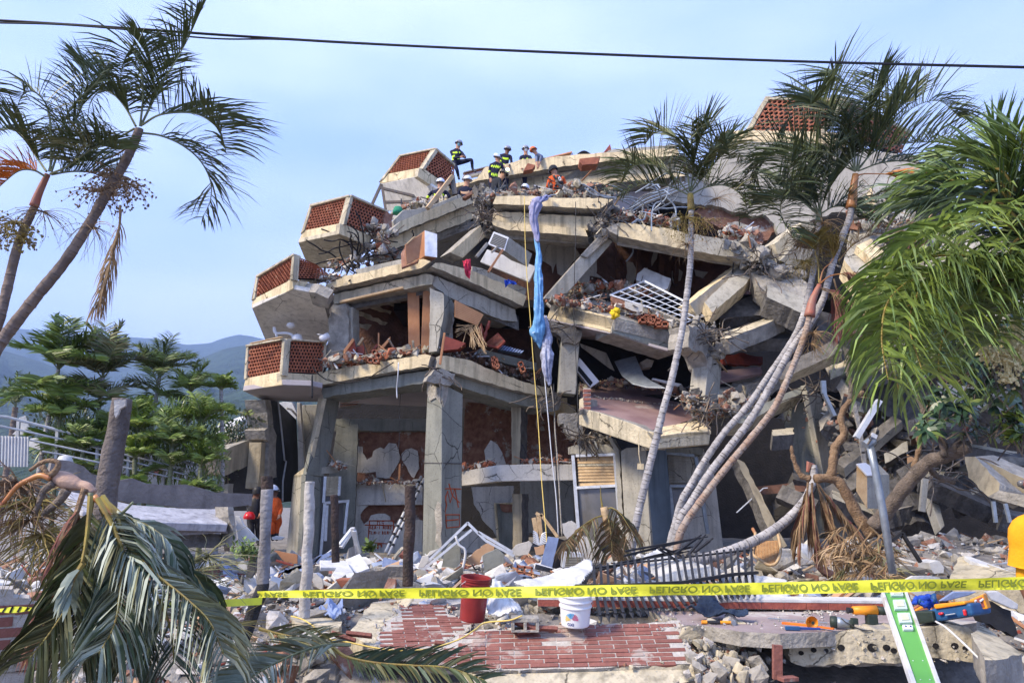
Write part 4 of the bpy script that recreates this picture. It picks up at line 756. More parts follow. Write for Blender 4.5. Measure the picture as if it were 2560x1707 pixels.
rf=[(rp_(ff,[(2200,170),(1850,120),(1550,140),(1330,240),(1150,420)],-.5),dict(droop=2.2)),(rp_(ff,[(2250,240),(1900,220),(1620,320),(1500,480),(1470,700),(1560,1000)],-.9),dict(droop=2.2,fwd=.7)),(rp_(ff,[(2200,300),(1900,330),(1600,430),(1380,620),(1220,850)],-.3),dict(droop=2.2)),(rp_(fu,[(2200,260),(1900,210),(1650,180),(1400,190)],.2),dict(fwd=1.3,droop=1.3)),(rp_(fu,[(2200,420),(1900,400),(1600,380),(1350,400)],.6),dict(fwd=1.2,droop=1.2,m='leafteal')),(rp_(fu,[(2330,300),(2230,100),(2150,-100),(2080,-250)],0),dict(fwd=1.2,droop=.5,lmax=.75)),(rp_(fu,[(2360,250),(2340,0),(2330,-250)],-.4),dict(fwd=1.2,droop=.3,lmax=.8)),(rp_(ff,[(2400,280),(2250,400),(2160,600),(2120,800)],-.3),dict(droop=1.5,m='leafgreen')),(rp_(fu,[(2200,560),(2000,540),(1780,560),(1560,620),(1380,720)],-.6),dict(droop=2.0)),(rp_(fu,[(2240,200),(2050,60),(1900,-30),(1780,20)],.3),dict(fwd=1.1,droop=.4,m='leafgreen',lmax=.55)),(rp_(fu,[(2300,120),(2000,-60),(1750,-60),(1600,60)],.5),dict(fwd=1.1,droop=.8,m='leafgreen',lmax=.6)),(rp_(fu,[(2200,330),(1900,320),(1600,300),(1400,330),(1300,420)],.9),dict(droop=1.6,m='leafteal')),(rp_(ff,[(2350,200),(2100,300),(1950,500),(1900,700)],.5),dict(droop=1.6,m='leafgreen')),(rp_(ff,[(2000,260),(1700,300),(1450,520),(1330,850),(1380,1150)],-.2),dict(droop=2.2,m='leafgreen',m2='leafbright')),(rp_(fu,[(2340,700),(2200,900),(2120,1100),(2100,1300)],.3),dict(droop=1.4,m='leafgreen')),(rp_(ff,[(2250,330),(2000,420),(1800,600),(1700,850),(1690,1050)],-.6),dict(droop=2.0)),(rp_(ff,[(2150,200),(1800,230),(1500,300),(1300,480),(1250,760),(1300,1080)],-1.1),dict(droop=2.2,fwd=.9))]
palm('palm_tree','bright glossy green palm at the right edge, its fronds blown to the left',[Vector((5.9,7.2,0)),Vector((5.75,7.1,1.8)),Vector((5.45,7.0,2.9)),cr],(.10,.07),'trunkgreen',rf,.80,.030,74,'leafbright',m2='leafgreen',droop=1.2,vee=15,jit=.5,rr=.018,mr='stalk',prof=.4,base=Vector((5.9,7.2,0)))
FT=thing('frangipani_tree','broken leaning frangipani tree with dark green leaf rosettes and splintered branches','tree',P(*fo((1610,1330)),10.0))
def limb(pts,r0,r1,m='branch',Yb=9.6,dY=0):
 B=MB();sp=catmull(path(fo,pts,Yb,dY),6);k=len(sp);B.tube(sp,[r0+(r1-r0)*i/(k-1)*1.0+.006*math.sin(i*1.7)for i in range(k)],m,9);return B.build('branch',FT,smooth=True)
limb([(1620,1300),(1500,1150),(1400,960),(1300,830),(1130,825)],.085,.055);limb([(1270,810),(1290,640),(1300,560),(1375,450),(1350,310),(1430,170),(1540,100)],.06,.035)
limb([(1090,830),(1010,790),(950,650),(935,550)],.045,.02,'branch',9.7);limb([(1620,1230),(1750,1080),(1880,900),(2080,690),(2230,640),(2420,560)],.095,.07,'bark',9.4,-1.0)
limb([(1960,740),(2010,560),(2000,500),(1990,380)],.035,.02,'branch',9.2);limb([(1430,170),(1440,60),(1410,-80),(1420,-200)],.04,.03,'bark',9.6);limb([(2230,640),(2200,520),(2100,380),(2020,200),(1960,60)],.05,.02,'bark',8.6);limb([(2280,600),(2400,420),(2480,200)],.05,.02,'bark',8.5);limb([(2080,690),(2150,800),(2300,850)],.03,.04,'bark',9.0)
def rosettes(parent,name,pts,leafm,n=10,ln=.19,wd=.055):
 B=MB()
 for p in pts:
  ax=Vector((random.gauss(0,.5),random.gauss(0,.5)-.4,random.uniform(.2,1))).normalized()
  B.tube([p-ax*.3,p],.009,'bark',4,cap=False)
  for k in range(n):
   a=k*2.4;s1=ax.orthogonal().normalized();s2=ax.cross(s1);d=(s1*math.cos(a)+s2*math.sin(a))*random.uniform(.6,1)+ax*random.uniform(-.3,.6)
   ribbon(B,p+ax*random.uniform(-.06,.02),d,ln*random.uniform(.7,1.2),wd,.9,leafm if random.random()<.75 else 'leafgreen',nrm=ax)
 return B.build(name,parent)
rp1=[P(*ff((random.uniform(1560,2380),random.uniform(620,1500))),random.uniform(7.8,9.0))for _ in range(120)]
rp1=[p for p in rp1 if not(p.x<3.2 and p.z<1.9)]
mat('leafdark',(.045,.095,.045),(.022,.05,.03),6,rough=.4,bump=0,spec=.5)
rosettes(FT,'foliage',rp1,'leafdark');rosettes(FT,'foliage',[P(*ff((random.uniform(1480,1750),random.uniform(640,1000))),9.2)for _ in range(26)],'leafdark',ln=.15)
rosettes(FT,'foliage',[P(*ff((random.uniform(2200,2400),random.uniform(1200,1560))),8.2)for _ in range(14)],'leaflime',ln=.14)
B=MB()
for _ in range(7):
 p=P(*ff((random.choice([1540,2360,1900,1945,1150])+random.gauss(0,15),random.choice([600,590,1470,520])+random.gauss(0,10))),8.3)
 for k in range(5):a=k*1.26;ribbon(B,p,Vector((math.cos(a),-.4,math.sin(a))),.05,.03,.3,'pinkflower')
B.build('blossom',FT)
FS=thing('flowering_shrub','cream flower panicles at the right edge above the frangipani leaves','shrub',Vector((5.4,7.4,0)))
B=MB();B.tube([Vector((5.4,7.4,0)),Vector((5.2,7.4,1.6)),P(*ff((2300,1000)),7.4),P(*ff((2250,800)),7.4)],[.04,.03,.015,.01],'bark',6);B.build('stem',FS)
B=MB()
for _ in range(1500):
 u=random.random();cx,cy,sx,sy=random.choice([(2150,900,110,70),(2250,780,70,80),(2250,960,80,90),(2330,860,60,120),(2070,880,50,40),(2290,680,30,50),(2230,1060,50,30)])
 chunk(B,P(*ff((random.gauss(cx,sx*.6),random.gauss(cy,sy*.6))),random.uniform(7.2,7.7)),random.uniform(.010,.026),'flower',which=0)
B.build('blossom',FS)
B=MB()
for _ in range(40):
 p=P(*ff((random.gauss(2200,80),random.gauss(950,70))),7.5);B.tube([p,p+Vector((random.gauss(0,.1),random.gauss(0,.1),-.2))],.005,'bark',3)
for _ in range(60):p=P(*ff((random.uniform(2050,2400),random.uniform(1000,1200))),7.5);ribbon(B,p,Vector((random.gauss(0,1),random.gauss(0,1),-.3)),.16,.05,.8,'leafgreen')
B.build('foliage',FS)
def crown(p,n,ln,lmax,wd,nl,leaf,m2,elev=(32,88),**k):
 o=[]
 for i in range(n):
  a=i*2.399+random.uniform(-.3,.3);e=R(random.uniform(*elev));d=Vector((math.cos(a)*math.cos(e),math.sin(a)*math.cos(e),math.sin(e)));q=p.copy();pts=[q.copy()];L_=ln*random.uniform(.75,1.1)
  for s_ in range(4):q=q+d*L_/4;d=(d+Vector((0,0,-.29))).normalized();pts.append(q.copy())
  o.append((pts,dict(k)))
 return o
lush=[((490,330),13.5,12,.95,'leafgreen','leafbright','bushy palm with broad split leaflets, nearest the leaning trunk',.060),((860,400),14,13,1.0,'leafolive','leafgreen','olive and brown tinged palm behind the thick whitewashed post',.05),((1340,380),14.5,16,.85,'leafgreen','leaf','tall dark green palm with a dense round crown behind the garden wall',.03),((1600,520),14.5,12,.62,'leafgreen','leafbright','smaller dark palm right of the dense round crown',.028),((1855,500),15,9,.42,'leafbright','leaflime','thin lone palm with a small yellow green crown before the mountains',.04),((1690,780),14,12,.62,'leafbright','leaflime','yellow green palm low beside the concrete planter',.03),((500,760),13.5,12,.7,'leafbright','leafgreen','low bright palm left of the thick post',.05),((1170,850),13.6,14,.62,'leaflime','leafbright','brightest lime green palm just right of the thick post',.035),((1450,980),13.4,14,.62,'leafgreen','leafbright','leafy palm rising over the middle of the garden wall',.035),((700,1010),13.2,13,.55,'leafgreen','leafbright','clump palm growing through the white railing',.035),((1680,1150),13.2,12,.5,'leafbright','leafgreen','low palm at the right end of the garden wall',.03),((900,900),13.8,12,.6,'leafgreen','leaflime','mid green palm directly behind the thick post',.035),((1130,1080),13.2,10,.4,'leaflime','leafbright','small lime seedling palm on the wall before the white banner',.03)]
for(x,y),Y,n,ln,lf,l2,lb,wd in lush:
 p=P(*fi((x,y+85)),Y);g0=Vector((p.x+random.uniform(-.2,.2),Y,.2));mid=(p+g0)/2+Vector((random.uniform(-.15,.15),0,0))
 fr_=crown(p,n+2,ln*1.02,.3,wd,24,lf,l2)
 fr_+=crown(p-Vector((0,0,.38)),6,ln*.85,.3,wd,24,lf,l2,elev=(-5,55))
 palm('garden_palm',lb,[g0,mid,p],(.05,.035),'trunkpale' if y<600 else 'greenstem',fr_,ln*.46,wd*.58,34,lf,base=g0,m2=l2,droop=.5,vee=22,jit=.3,rr=.012,group='palms behind the broken garden wall')
fp_=P(*fi((130,730)),30);palm('garden_palm','distant drooping palm at the far left edge under the mountain',[Vector((fp_.x,30,0)),fp_],(.12,.1),'trunkdark',crown(fp_,12,1.5,.5,.05,20,'leafgreen','leaf'),.5,.05,16,'leafgreen',base=Vector((fp_.x,30,0)),droop=1)
def bush(name,label,cat,pts,n,leafm,m2,ln=.12,wd=.05,base=None):
 """leafy bush: many leaf blades spread over an irregular volume"""
 B=MB()
 for _ in range(n):
  c,r_=random.choice(pts);d=Vector((random.gauss(0,1),random.gauss(0,1),random.gauss(0,1))).normalized();p=c+d*r_*random.uniform(.35,1)**.6
  ribbon(B,p,(d+Vector((random.gauss(0,.7),random.gauss(0,.7),random.gauss(0,.7)+.3))),ln*random.uniform(.6,1.3),wd,.5,leafm if random.random()<.7 else m2)
 t=thing(name,label,cat,base if base is not None else pts[0][0]-Vector((0,0,pts[0][1])));B.build('foliage',t)
 B=MB();b0=Vector(t.location)
 for c,r_ in pts[:5]:B.tube([b0,(b0+c)/2+Vector((.05,0,0)),c],[.03,.02,.01],'bark',5)
 B.build('stem',t);return t
bush('bush','dark green rounded tree behind the palms beside the planter','tree',[(P(*fi((x,y)),19),r_)for x,y,r_ in((1850,950,.8),(1780,1020,.8),(1900,1050,.7),(1820,1150,.8),(1700,1000,.7))],1800,'leafdark','leafgreen',base=Vector((-7,19,0)))
bush('bush','dark green hedge behind the white railing','bush',[(P(*fi((x,y)),17),.7)for x,y in((400,900),(450,1000),(650,1080),(820,1060),(1000,1060),(1240,1040),(1300,1020),(560,960))],2600,'leafdark','leafolive',base=Vector((-8,17,0)))
bush('shrub','bright green undergrowth filling the gaps between the garden palms','undergrowth',[(P(*fi((x,y)),13.9),.42)for x,y in((700,1180),(1000,1200),(1300,1230),(1560,1180),(520,1080),(620,960),(760,1080),(880,1020),(1080,960),(1180,1120),(1420,1120),(1550,980),(1640,1080),(1720,1200),(560,830),(1300,960),(1480,850))],4200,'leafgreen','leafbright',ln=.24,wd=.022)
bush('planter_hedge','reddish green trailing hedge on the sloping concrete planter','hedge',[(P(*fi((x,y)),17.6),.28)for x,y in((1900,1040),(1950,1000),(2020,960),(2080,930),(2140,900),(2190,870),(1920,980),(2060,900))],1500,'leafdark','leafolive',ln=.08,wd=.03)
ft_=P(*fi((2100,870)),17.5);palm('garden_palm','tiny palm on the concrete planter before the white gable',[ft_-Vector((0,0,.3)),ft_],(.03,.02),'greenstem',crown(ft_,9,.55,.2,.02,14,'leafolive','leaflime',elev=(5,60)),.16,.02,14,'leafolive',base=ft_-Vector((0,0,.3)),m2='leaflime')
Yf=4.9
PF=thing('toppled_palm','toppled palm head with huge pale green fronds hanging over the bottom left brick wall','fallen palm',P(60,1690,4.8))
def ff_(fr,pts,m,lmax,wd,n,Y=Yf,dY=0,**k):
 B=MB();o=dict(mr='stalk',droop=1.8,vee=5,fwd=1.0,jit=.22,rr=.016,prof=.35,start=.1);o.update(k);frond(B,path(fr,pts,Y,dY),lmax,wd,n,m,**o);return B.build('frond',PF)
ff_(fj,[(860,0),(980,180),(1060,400),(1300,650),(1560,860),(1760,1060),(1880,1330)],'leafpale',.44,.026,96,4.9,-.5,mr='stalk',m2='leafolive',up=(.5,-.3,.8))
ff_(fj,[(820,20),(950,260),(1030,500),(1010,800),(960,1080),(830,1320)],'leafpale',.50,.026,90,4.8,-.3,m2='leafteal',up=(0,-1,.2))
ff_(fj,[(760,0),(735,300),(690,560),(600,850),(430,1130),(230,1380)],'leafolive',.55,.026,96,4.85,-.3,m2='leaf',up=(0,-1,.2))
ff_(fj,[(780,0),(740,250),(720,480),(700,760),(690,1000),(640,1250)],'leafteal',.50,.026,90,4.95,0,m2='leafolive',up=(0,-1,.1))
ff_(fj,[(900,60),(1060,180),(1250,260),(1420,400),(1500,620)],'leafpale',.36,.032,36,5.0,0,m2='leafteal')
ff_(fj,[(850,100),(1000,420),(1180,640),(1350,900),(1440,1150),(1460,1400)],'leafteal',.52,.027,90,5.1,-.1,up=(.3,-1,.2),m2='leafpale')
ff_(fj,[(820,200),(900,600),(1000,900),(1060,1150),(1080,1400)],'leafolive',.5,.026,80,5.2,0,up=(0,-1,.1),m2='leafteal')
ff_(fj,[(700,-20),(600,280),(560,450),(530,650),(440,920),(330,1230)],'leafred',.36,.016,60,4.9,0,mr='branch',droop=2.2,m2='leafdry')
ff_(fj,[(700,560),(640,650),(600,760),(590,860)],'leafpale',.22,.03,14,4.6,0)
ff_(fj,[(1500,560),(1650,700),(1760,900),(1780,1010)],'leafteal',.4,.03,26,5.2,0,m2='leaf')
B=MB();B.tube(catmull(path(ft,[(650,975),(760,1000),(880,1040),(1000,1080),(1110,1110),(1180,1190)],5.0),5),[.030+.026*math.sin(min(1,i/16)*3.0)for i in range(26)],'sheath',12);B.build('crownshaft',PF,smooth=True)
for pts,r_,m in(([(650,1000),(520,960),(380,1010),(220,1100),(60,1290),(-40,1400)],.022,'shaft'),([(640,960),(720,880),(740,800),(640,770),(520,800),(380,900)],.022,'branch'),([(850,1150),(780,1260),(620,1400),(540,1450)],.034,'bark'),([(680,1060),(560,1160),(500,1300),(450,1440)],.026,'bark'),([(1080,1130),(1000,1350),(930,1560)],.02,'branch'),([(1160,1180),(1150,1400),(1180,1560)],.018,'greenstem'),([(1200,1230),(1350,1380),(1430,1500)],.022,'shaft'),([(1430,1530),(1560,1440),(1700,1300)],.014,'greenstem'),([(540,840),(600,930),(640,960)],.02,'branch')):
 B=MB();sp=catmull(path(ft,pts,4.95),5);B.tube(sp,[r_*(1-.5*i/len(sp))for i in range(len(sp))],m,7);B.build('stem',PF,smooth=True)
for(x,y),n_,ln,m in(((350,320),60,.5,'stalk'),((250,200),50,.45,'leafdry'),((480,400),40,.4,'stalk'),((120,80),60,.4,'branch'),((150,-120),60,.4,'branch'),((300,40),50,.4,'stalk'),((40,-60),40,.35,'branch')):
 B=MB();seedhead(B,P(*fj((x,y)),5.1),n_,ln,m=m,mb=m,bead=0,rr=.005,down=.6);B.build('seed_cluster',PF)
for(x,y),n_,ln,m in(((1960,1080),40,.3,'stalk'),((1600,640),50,.5,'leafolive'),((1750,500),40,.4,'leafolive')):
 B=MB();seedhead(B,P(*fj((x,y)),5.5),n_,ln,m=m,mb=m,bead=0,rr=.004,down=.2);B.build('seed_cluster',PF)
def cutfrond(label,fr,pts,m,lmax,wd,n,Y,dY=0,name='cut_frond',group=None,**k):
 o=dict(mr='stalk',droop=.5,vee=12,fwd=.9,jit=.2,rr=.014,prof=.4,start=.1);o.update(k);p=path(fr,pts,Y,dY);t=thing(name,label,'palm frond',p[0],group)
 B=MB();frond(B,p,lmax,wd,n,m,**o);B.build('leaflets',t);return t
cutfrond('cut palm frond fanning left beside the black pole at the bottom edge',fk,[(930,1243),(700,1252),(500,1310),(300,1400),(120,1500),(-20,1600)],'leafpale',.42,.028,48,6.3,-.9,mr='greenstem',m2='leafolive',up=(0,-.4,1))
cutfrond('cut palm frond lying along the foot of the fallen brick panel',fk,[(780,1270),(900,1350),(1150,1400),(1450,1420),(1750,1440),(2050,1540)],'leafteal',.36,.026,60,6.2,-.2,m2='leafolive',up=(0,-.5,1))
cutfrond('dark olive frond tip under the black pole in the bottom left rubble',fk,[(160,1110),(300,1150),(500,1190),(760,1250)],'leafolive',.3,.024,30,6.4,0,m2='leafpale',up=(0,-.5,1))
B=MB();t=thing('palm_stub','snapped young palm with one dry drooping frond before the louvred door','palm stub',P(*fl((1160,520)),11))
B.tube(catmull(path(fl,[(1165,530),(1120,400),(1070,230),(1040,90)],11),4),[.09-.003*i for i in range(13)],'woodpale',8);B.build('trunk',t,smooth=True)
for pts,s_ in(([(1040,160),(960,185),(860,250),(770,340),(720,400)],1),([(1060,110),(1110,100),(1180,150),(1240,240),(1300,330)],1),([(1050,130),(1080,200),(1100,330),(1110,480)],1)):
 B=MB();frond(B,path(fl,pts,11,-.4),.55,.026,40,'leafdry',mr='stalk',vee=-30,droop=2.5,m2='leafolive');B.build('frond',t)
B=MB();B.tube(path(fl,[(1010,-80),(1015,20),(1030,120)],11),[.004,.012,.02],'stalk',5);B.build('stem',t)
t=thing('fallen_palm','grey ringed palm trunk bent over in an arc above the cane chair','palm trunk',P(*fo((250,1480)),10))
B=MB();sp=catmull(path(fo,[(1120,715),(1125,800),(1100,900),(1030,1030),(900,1170),(720,1300),(480,1410),(240,1490),(60,1530)],10.2,-.4),6);ringed(B,sp,[.045+.0006*i for i in range(len(sp))],'trunkpale');B.build('trunk',t,smooth=True)
B=MB();B.tube(path(fo,[(1120,720),(1085,700),(1070,770)],10.2),[.03,.05,.02],'shaftred',6);B.build('crownshaft',t)
for k,(pts,l_)in enumerate((([(1075,850),(1060,1000),(1010,1180),(990,1380)],.5),([(1150,850),(1200,1050),(1260,1250),(1330,1440)],.55),([(1110,860),(1110,1080),(1130,1300),(1170,1450)],.5),([(1160,870),(1290,1060),(1450,1250),(1600,1450)],.4))):
 cutfrond(['long dry brown frond hanging straight under the bent trunk','dry brown frond hanging right of the bent trunk','dry frond hanging behind the middle of the bent trunk','dry brown frond trailing down to the broken tree base'][k],fo,pts,'leafdry',l_,.016,60,9.9,name='dry_frond',droop=2.5,fwd=1.8,m2='leafred',mr='branch',group='dry fronds under the bent trunk')
t=thing('dry_foliage_heap','heap of dead brown palm leaves piled at the foot of the grey pole','dead leaves',P(*fm((1000,690)),9.3))
B=MB()
for _ in range(26):
 x,y=random.uniform(700,1180),random.uniform(150,620);pts=[(x,y),(x+random.uniform(-60,100),y+90),(x+random.uniform(-120,220),y+200),(x+random.uniform(-200,300),y+260)]
 frond(B,path(fm,pts,random.uniform(8.8,9.6)),.3,.014,16,random.choice(['leafdry','leafdry','leafolive','woodpale']),mr='leafdry',droop=1.5,fwd=1.4,jit=.7,rr=.009)
B.build('leaflets',t)
def Q(name,label,cat,fr,pts,Ys,m,th=.04,m2=None,j=0,seg=.12,bevel=.008,group=None,vec=None):
 q=fr([tuple(p)for p in pts]);W=PL((*q[0],Ys[0]),(*q[1],Ys[1]),(*q[2],Ys[2]))if isinstance(Ys,(tuple,list))else VP((*q[0],Ys),(q[0][0]+50,q[0][1],Ys))
 B=MB();pp=[W(*p)for p in q];c=sum(pp,Vector())/len(pp)
 if j:pp=jag(pp,j,seg)
 B.prism(pp,vec if vec is not None else W.n*th,m,m2);o=B.build(name,None,bevel=0 if j else bevel,local=Vector((c.x,c.y,min(p.z for p in pp))));tag(o,label,cat,group);return o
def inside(p,poly):
 c=False;n=len(poly);j=n-1
 for i in range(n):
  if(poly[i][1]>p[1])!=(poly[j][1]>p[1])and p[0]<(poly[j][0]-poly[i][0])*(p[1]-poly[i][1])/(poly[j][1]-poly[i][1])+poly[i][0]:c=not c
  j=i
 return c
def bricks(B,W,poly,u,v,o,bl=.245,bh=.077,gr=.012,th=.03,skipp=.02,m='brick',px_poly=True,mort=True,dist=0):
 """single bricks laid in running bond over a plane, kept where they fall inside the outline"""
 P2=[((W(*p)-o).dot(u),(W(*p)-o).dot(v))for p in poly];n=-W.n
 x0,x1,y0,y1=min(p[0]for p in P2),max(p[0]for p in P2),min(p[1]for p in P2),max(p[1]for p in P2)
 r_=int(y0/bh)-1
 while r_*bh<y1:
  c=int(x0/bl)-1
  while c*bl<x1:
   a=c*bl+(bl/2 if r_%2 else 0);b_=a+bl-gr;lo,hi=r_*bh,r_*bh+bh-gr;c+=1
   for(aa,bb)in((a,(a+b_)/2-.002),((a+b_)/2-.002,b_))if random.random()<.12 else((a,b_),):
    if bb-aa<.03:continue
    if not all(inside(q,P2)for q in((aa+.01,lo+.01),(bb-.01,lo+.01),(bb-.01,hi-.01),(aa+.01,hi-.01))):continue
    if random.random()<skipp:continue
    e=random.uniform(-.003,.003)+dist*random.uniform(0,1)**4;t_=random.gauss(0,.002)
    B.prism([o+u*aa+v*(lo+t_)+n*(.006+e),o+u*bb+v*(lo+t_+.002)+n*(.006+e),o+u*bb+v*hi+n*(.006+e),o+u*aa+v*(hi+t_)+n*(.006+e)],-n*th,m)
  r_+=1
t=thing('garden_wall','broken grey concrete garden wall with a ragged top behind the thick post','wall',P(*fi((1400,1568)),12.5))
Wg=VP(fi((500,1400,11.6)),fi((2120,1500,13.4)))
plate('wall','garden',Wg,fi([(440,1165),(580,1180),(700,1225),(770,1290),(990,1345),(1110,1325),(1230,1370),(1400,1385),(1560,1378),(1700,1412),(1900,1450),(2120,1458),(2110,1560),(2080,1610)])+fj([(1850,95),(1700,120),(1500,95),(1100,62),(950,20),(600,-40),(400,-150)]),.35,t,j=.025,seg=.2)if False else None
mat('garden',(.25,.22,.20),(.17,.15,.14),3,streak=.5,bump=.7,c3=(.34,.30,.27),t3=.6)
plate('wall','garden',Wg,fi([(440,1165),(580,1180),(700,1225),(770,1290),(990,1345),(1110,1325),(1230,1370),(1400,1385),(1560,1378),(1700,1412),(1900,1450),(2120,1458),(2110,1560)])+fj([(2080,75),(1850,95),(1700,120),(1500,95),(1100,62),(950,20),(600,-40),(400,-150)]),.35,t,j=.025,seg=.2)
mat('slabstreak',(.50,.50,.54),(.30,.30,.33),4,streak=.8,bump=.4)
qq=fj([(500,-60),(950,35),(1100,70),(1500,100),(1900,110),(1912,238),(1500,225),(1150,215),(700,120)]);Ws=PL((*qq[1],11.6),(*qq[4],12.9),(*qq[6],11.5))
plate('painted_slab','slabstreak',Ws,qq,.12,t);Wk=VP(fj((1200,300,11.2)),fj((1900,300,12.2)))
plate('ledge','garden',Wk,fj([(1100,235),(1900,250),(1912,310),(1500,330),(1180,300)]),.6,t,j=.02,seg=.2);plate('ledge','raw_dark',Wk,fj([(1300,330),(1910,320),(1910,430),(1450,450)]),.8,t,off=-.2,j=.02,seg=.2)
plate('broken_end','raw',Wk,fj([(1885,90),(1930,90),(1950,240),(1960,400),(1915,420),(1920,250)]),.4,t,off=.1,j=.04)
t=thing('neighbour_house','brown concrete planter and white gable of the house next door, seen left of the block','house',P(*fi((2000,1560)),17.5))
Wp=VP(fi((1800,1200,16.6)),fi((2215,1050,17.8)))
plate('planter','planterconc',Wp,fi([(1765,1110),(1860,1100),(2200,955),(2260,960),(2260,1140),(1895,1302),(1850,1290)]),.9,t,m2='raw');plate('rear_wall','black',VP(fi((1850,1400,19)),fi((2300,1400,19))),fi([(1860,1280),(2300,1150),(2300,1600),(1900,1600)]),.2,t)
plate('side_wall','greypaint',VP(fi((1770,1300,17.2)),fi((1920,1300,17.2))),fi([(1780,1380),(1920,1370),(1915,1455),(1860,1500),(1800,1450)]),.3,t)
plate('gable','whitepure',VP(fi((1990,900,22)),fi((2210,900,22.5))),fi([(1990,857),(2200,765),(2420,720),(2420,1100),(2005,1040)]),2.0,t);plate('gable','whitepure',VP(fv((790,160,20)),fv((900,160,20))),fv([(790,165),(870,140),(1000,150),(1080,330),(1060,400),(960,320),(885,240)]),.2,t)
t=thing('leaning_wall','dark stained wall leaning behind the slanted column, with a thin white pipe','wall',P(*fv((800,1568)),18))
Wl=VP(fv((620,600,17.6)),fv((1080,600,19.4)))
plate('wall','blackwall',Wl,fv([(605,110),(780,130),(900,240),(1068,410),(1095,1110),(1010,1600),(640,1640),(700,900),(640,500)]),.25,t)
plate('broken_edge','raw',Wl,fv([(528,115),(612,125),(635,300),(655,520),(705,640),(690,760),(690,900),(705,1245),(590,1275),(575,1000),(590,740),(545,690),(525,560),(575,520),(560,300)]),.5,t,off=.12,j=.02)
plate('pillar','planterconc',Wl,fv([(520,735),(580,735),(565,1100),(530,1420),(465,1410),(500,1050)]),.3,t,off=.05)
B=MB();B.tube([Wl(*p)-Wl.n*.05 for p in fv([(765,130),(820,600),(860,1000),(885,1015),(835,1300),(832,1600)])],.022,'alu',6);B.tube([Wl(*p)-Wl.n*.05 for p in fv([(885,235),(950,250),(1010,310),(1066,370)])],.03,'whitepure',6);B.build('pipe',t)
t=thing('metal_railing','bent white metal railing running down behind the lush palms','railing',P(*fi((480,1200)),12.6))
B=MB();mp_=lambda pts,Y=12.6,d=1.2:path(ft,pts,Y,d)
for pts,r_ in(([(-60,205),(90,215),(340,280),(620,350),(960,440),(1300,530),(1640,600),(2100,720),(2500,830)],.024),([(-60,320),(60,340),(340,400),(600,460),(840,510),(1240,610),(1700,720),(2349,870),(2500,910)],.018),([(380,510),(720,580),(1240,690),(1700,790),(2349,945),(2500,990)],.015),([(540,655),(760,690),(1240,790),(1700,880),(2349,1020),(2500,1050)],.015)):B.tube(mp_(pts),r_,'railwhite',6)
B.build('rail',t)
for x,y in((735,380),(1650,610),(2100,730),(1250,520),(240,240)):B=MB();a,b_=P(*ft((x,y)),12.8+x/2500),P(*ft((x-22,y+370)),12.8+x/2500);B.bar(a,b_,.05,.04,'railwhite');B.build('post',t)
t=thing('corrugated_sheet','white corrugated metal sheet standing at the left edge behind the railing','metal sheet',P(*ft((180,900)),12.2))
B=MB();vs=[];n=60
for i in range(n+1):
 x=-120+490*i/n;dz=.02*math.sin(i*2*math.pi/5)
 vs+=[P(*ft((x,455+.04*x)),12.2+dz),P(*ft((x-10,850)),12.2+dz)]
B.add(vs,[(2*i,2*i+1,2*i+3,2*i+2)for i in range(n)],'whitepure');B.build('sheet',t,smooth=True)
Q('roof_fragment','tilted white roof fragment sticking up above the corrugated sheet','roof piece',ft,[(235,225),(325,195),(360,300),(420,450),(150,440),(260,330)],13.5,'whitepure',.08)
Q('roof_fragment','small white sheet piece beside the corrugated metal, under the railing','roof piece',ft,[(380,490),(490,475),(520,640),(360,590)],13.2,'whitepure',.05)
t=thing('banner','white printed banner with a faded red square behind the garden wall','banner',P(*ft((1900,1060)),16));Wb=VP(ft((1540,700,15.5)),ft((2600,800,16.5)))
plate('cloth','whitepure',Wb,ft([(1540,655),(2000,670),(2600,740),(2600,1200),(1520,1060)]),.03,t,bevel=0);mat('fadedred',(.62,.18,.16),None,5,bump=0);mat('inkgrey',(.18,.20,.25),None,5,bump=0)
plate('print','fadedred',Wb,ft([(1960,865),(2110,875),(2110,945),(1960,930)]),.005,t,off=.01,bevel=0)
for x,y,w_ in((1845,775,90),(2000,820,60),(2080,830,40),(1580,800,50),(1820,900,60),(1960,950,90),(2180,900,80),(2250,960,60),(1600,880,60)):plate('print','inkgrey' if y!=950 else 'fadedred',Wb,ft([(x,y),(x+w_,y+4),(x+w_,y+12),(x,y+9)]),.004,t,off=.01,bevel=0)
B=MB();B.lathe(P(*ft((825,790)),12.3),[(.0,.12),(.09,.09),(.13,0),(.13,-.3),(0,-.3)],'whitepure',14);tag(B.build('drum_lid',smooth=True,local=P(*ft((825,840)),12.3)),'small white domed cap on the garden wall below the railing','cap')
t=thing('brick_wall','red brick wall with pale joints at the bottom left corner, half behind the palm fronds','wall',Vector((-3.7,5.6,0)))
Wq=VP(fj((0,900,5.6)),fj((380,900,5.75)));poly=fj([(-900,760),(105,780),(110,850),(245,855),(265,905),(385,915),(345,1000),(335,1350),(300,1375),(-900,1375)]);B=MB()
B.prism([Wq(*p)+Wq.n*.001 for p in poly],Wq.n*.25,'mortar');B.build('mortar',t)
u_=(Wq(200,1500)-Wq(0,1500));u_.z=0;u_.normalize();v_=Vector((0,0,1));B=MB();bricks(B,Wq,poly,u_,v_,Wq(*fj((95,1280))),bh=.078,bl=.27,gr=.013,skipp=0);B.build('bricks',t,bevel=.003)
plate('plinth','raw',Wq,fj([(-900,1380),(310,1375),(260,1440),(100,1465),(-900,1480)]),.3,t,off=.03,j=.01)
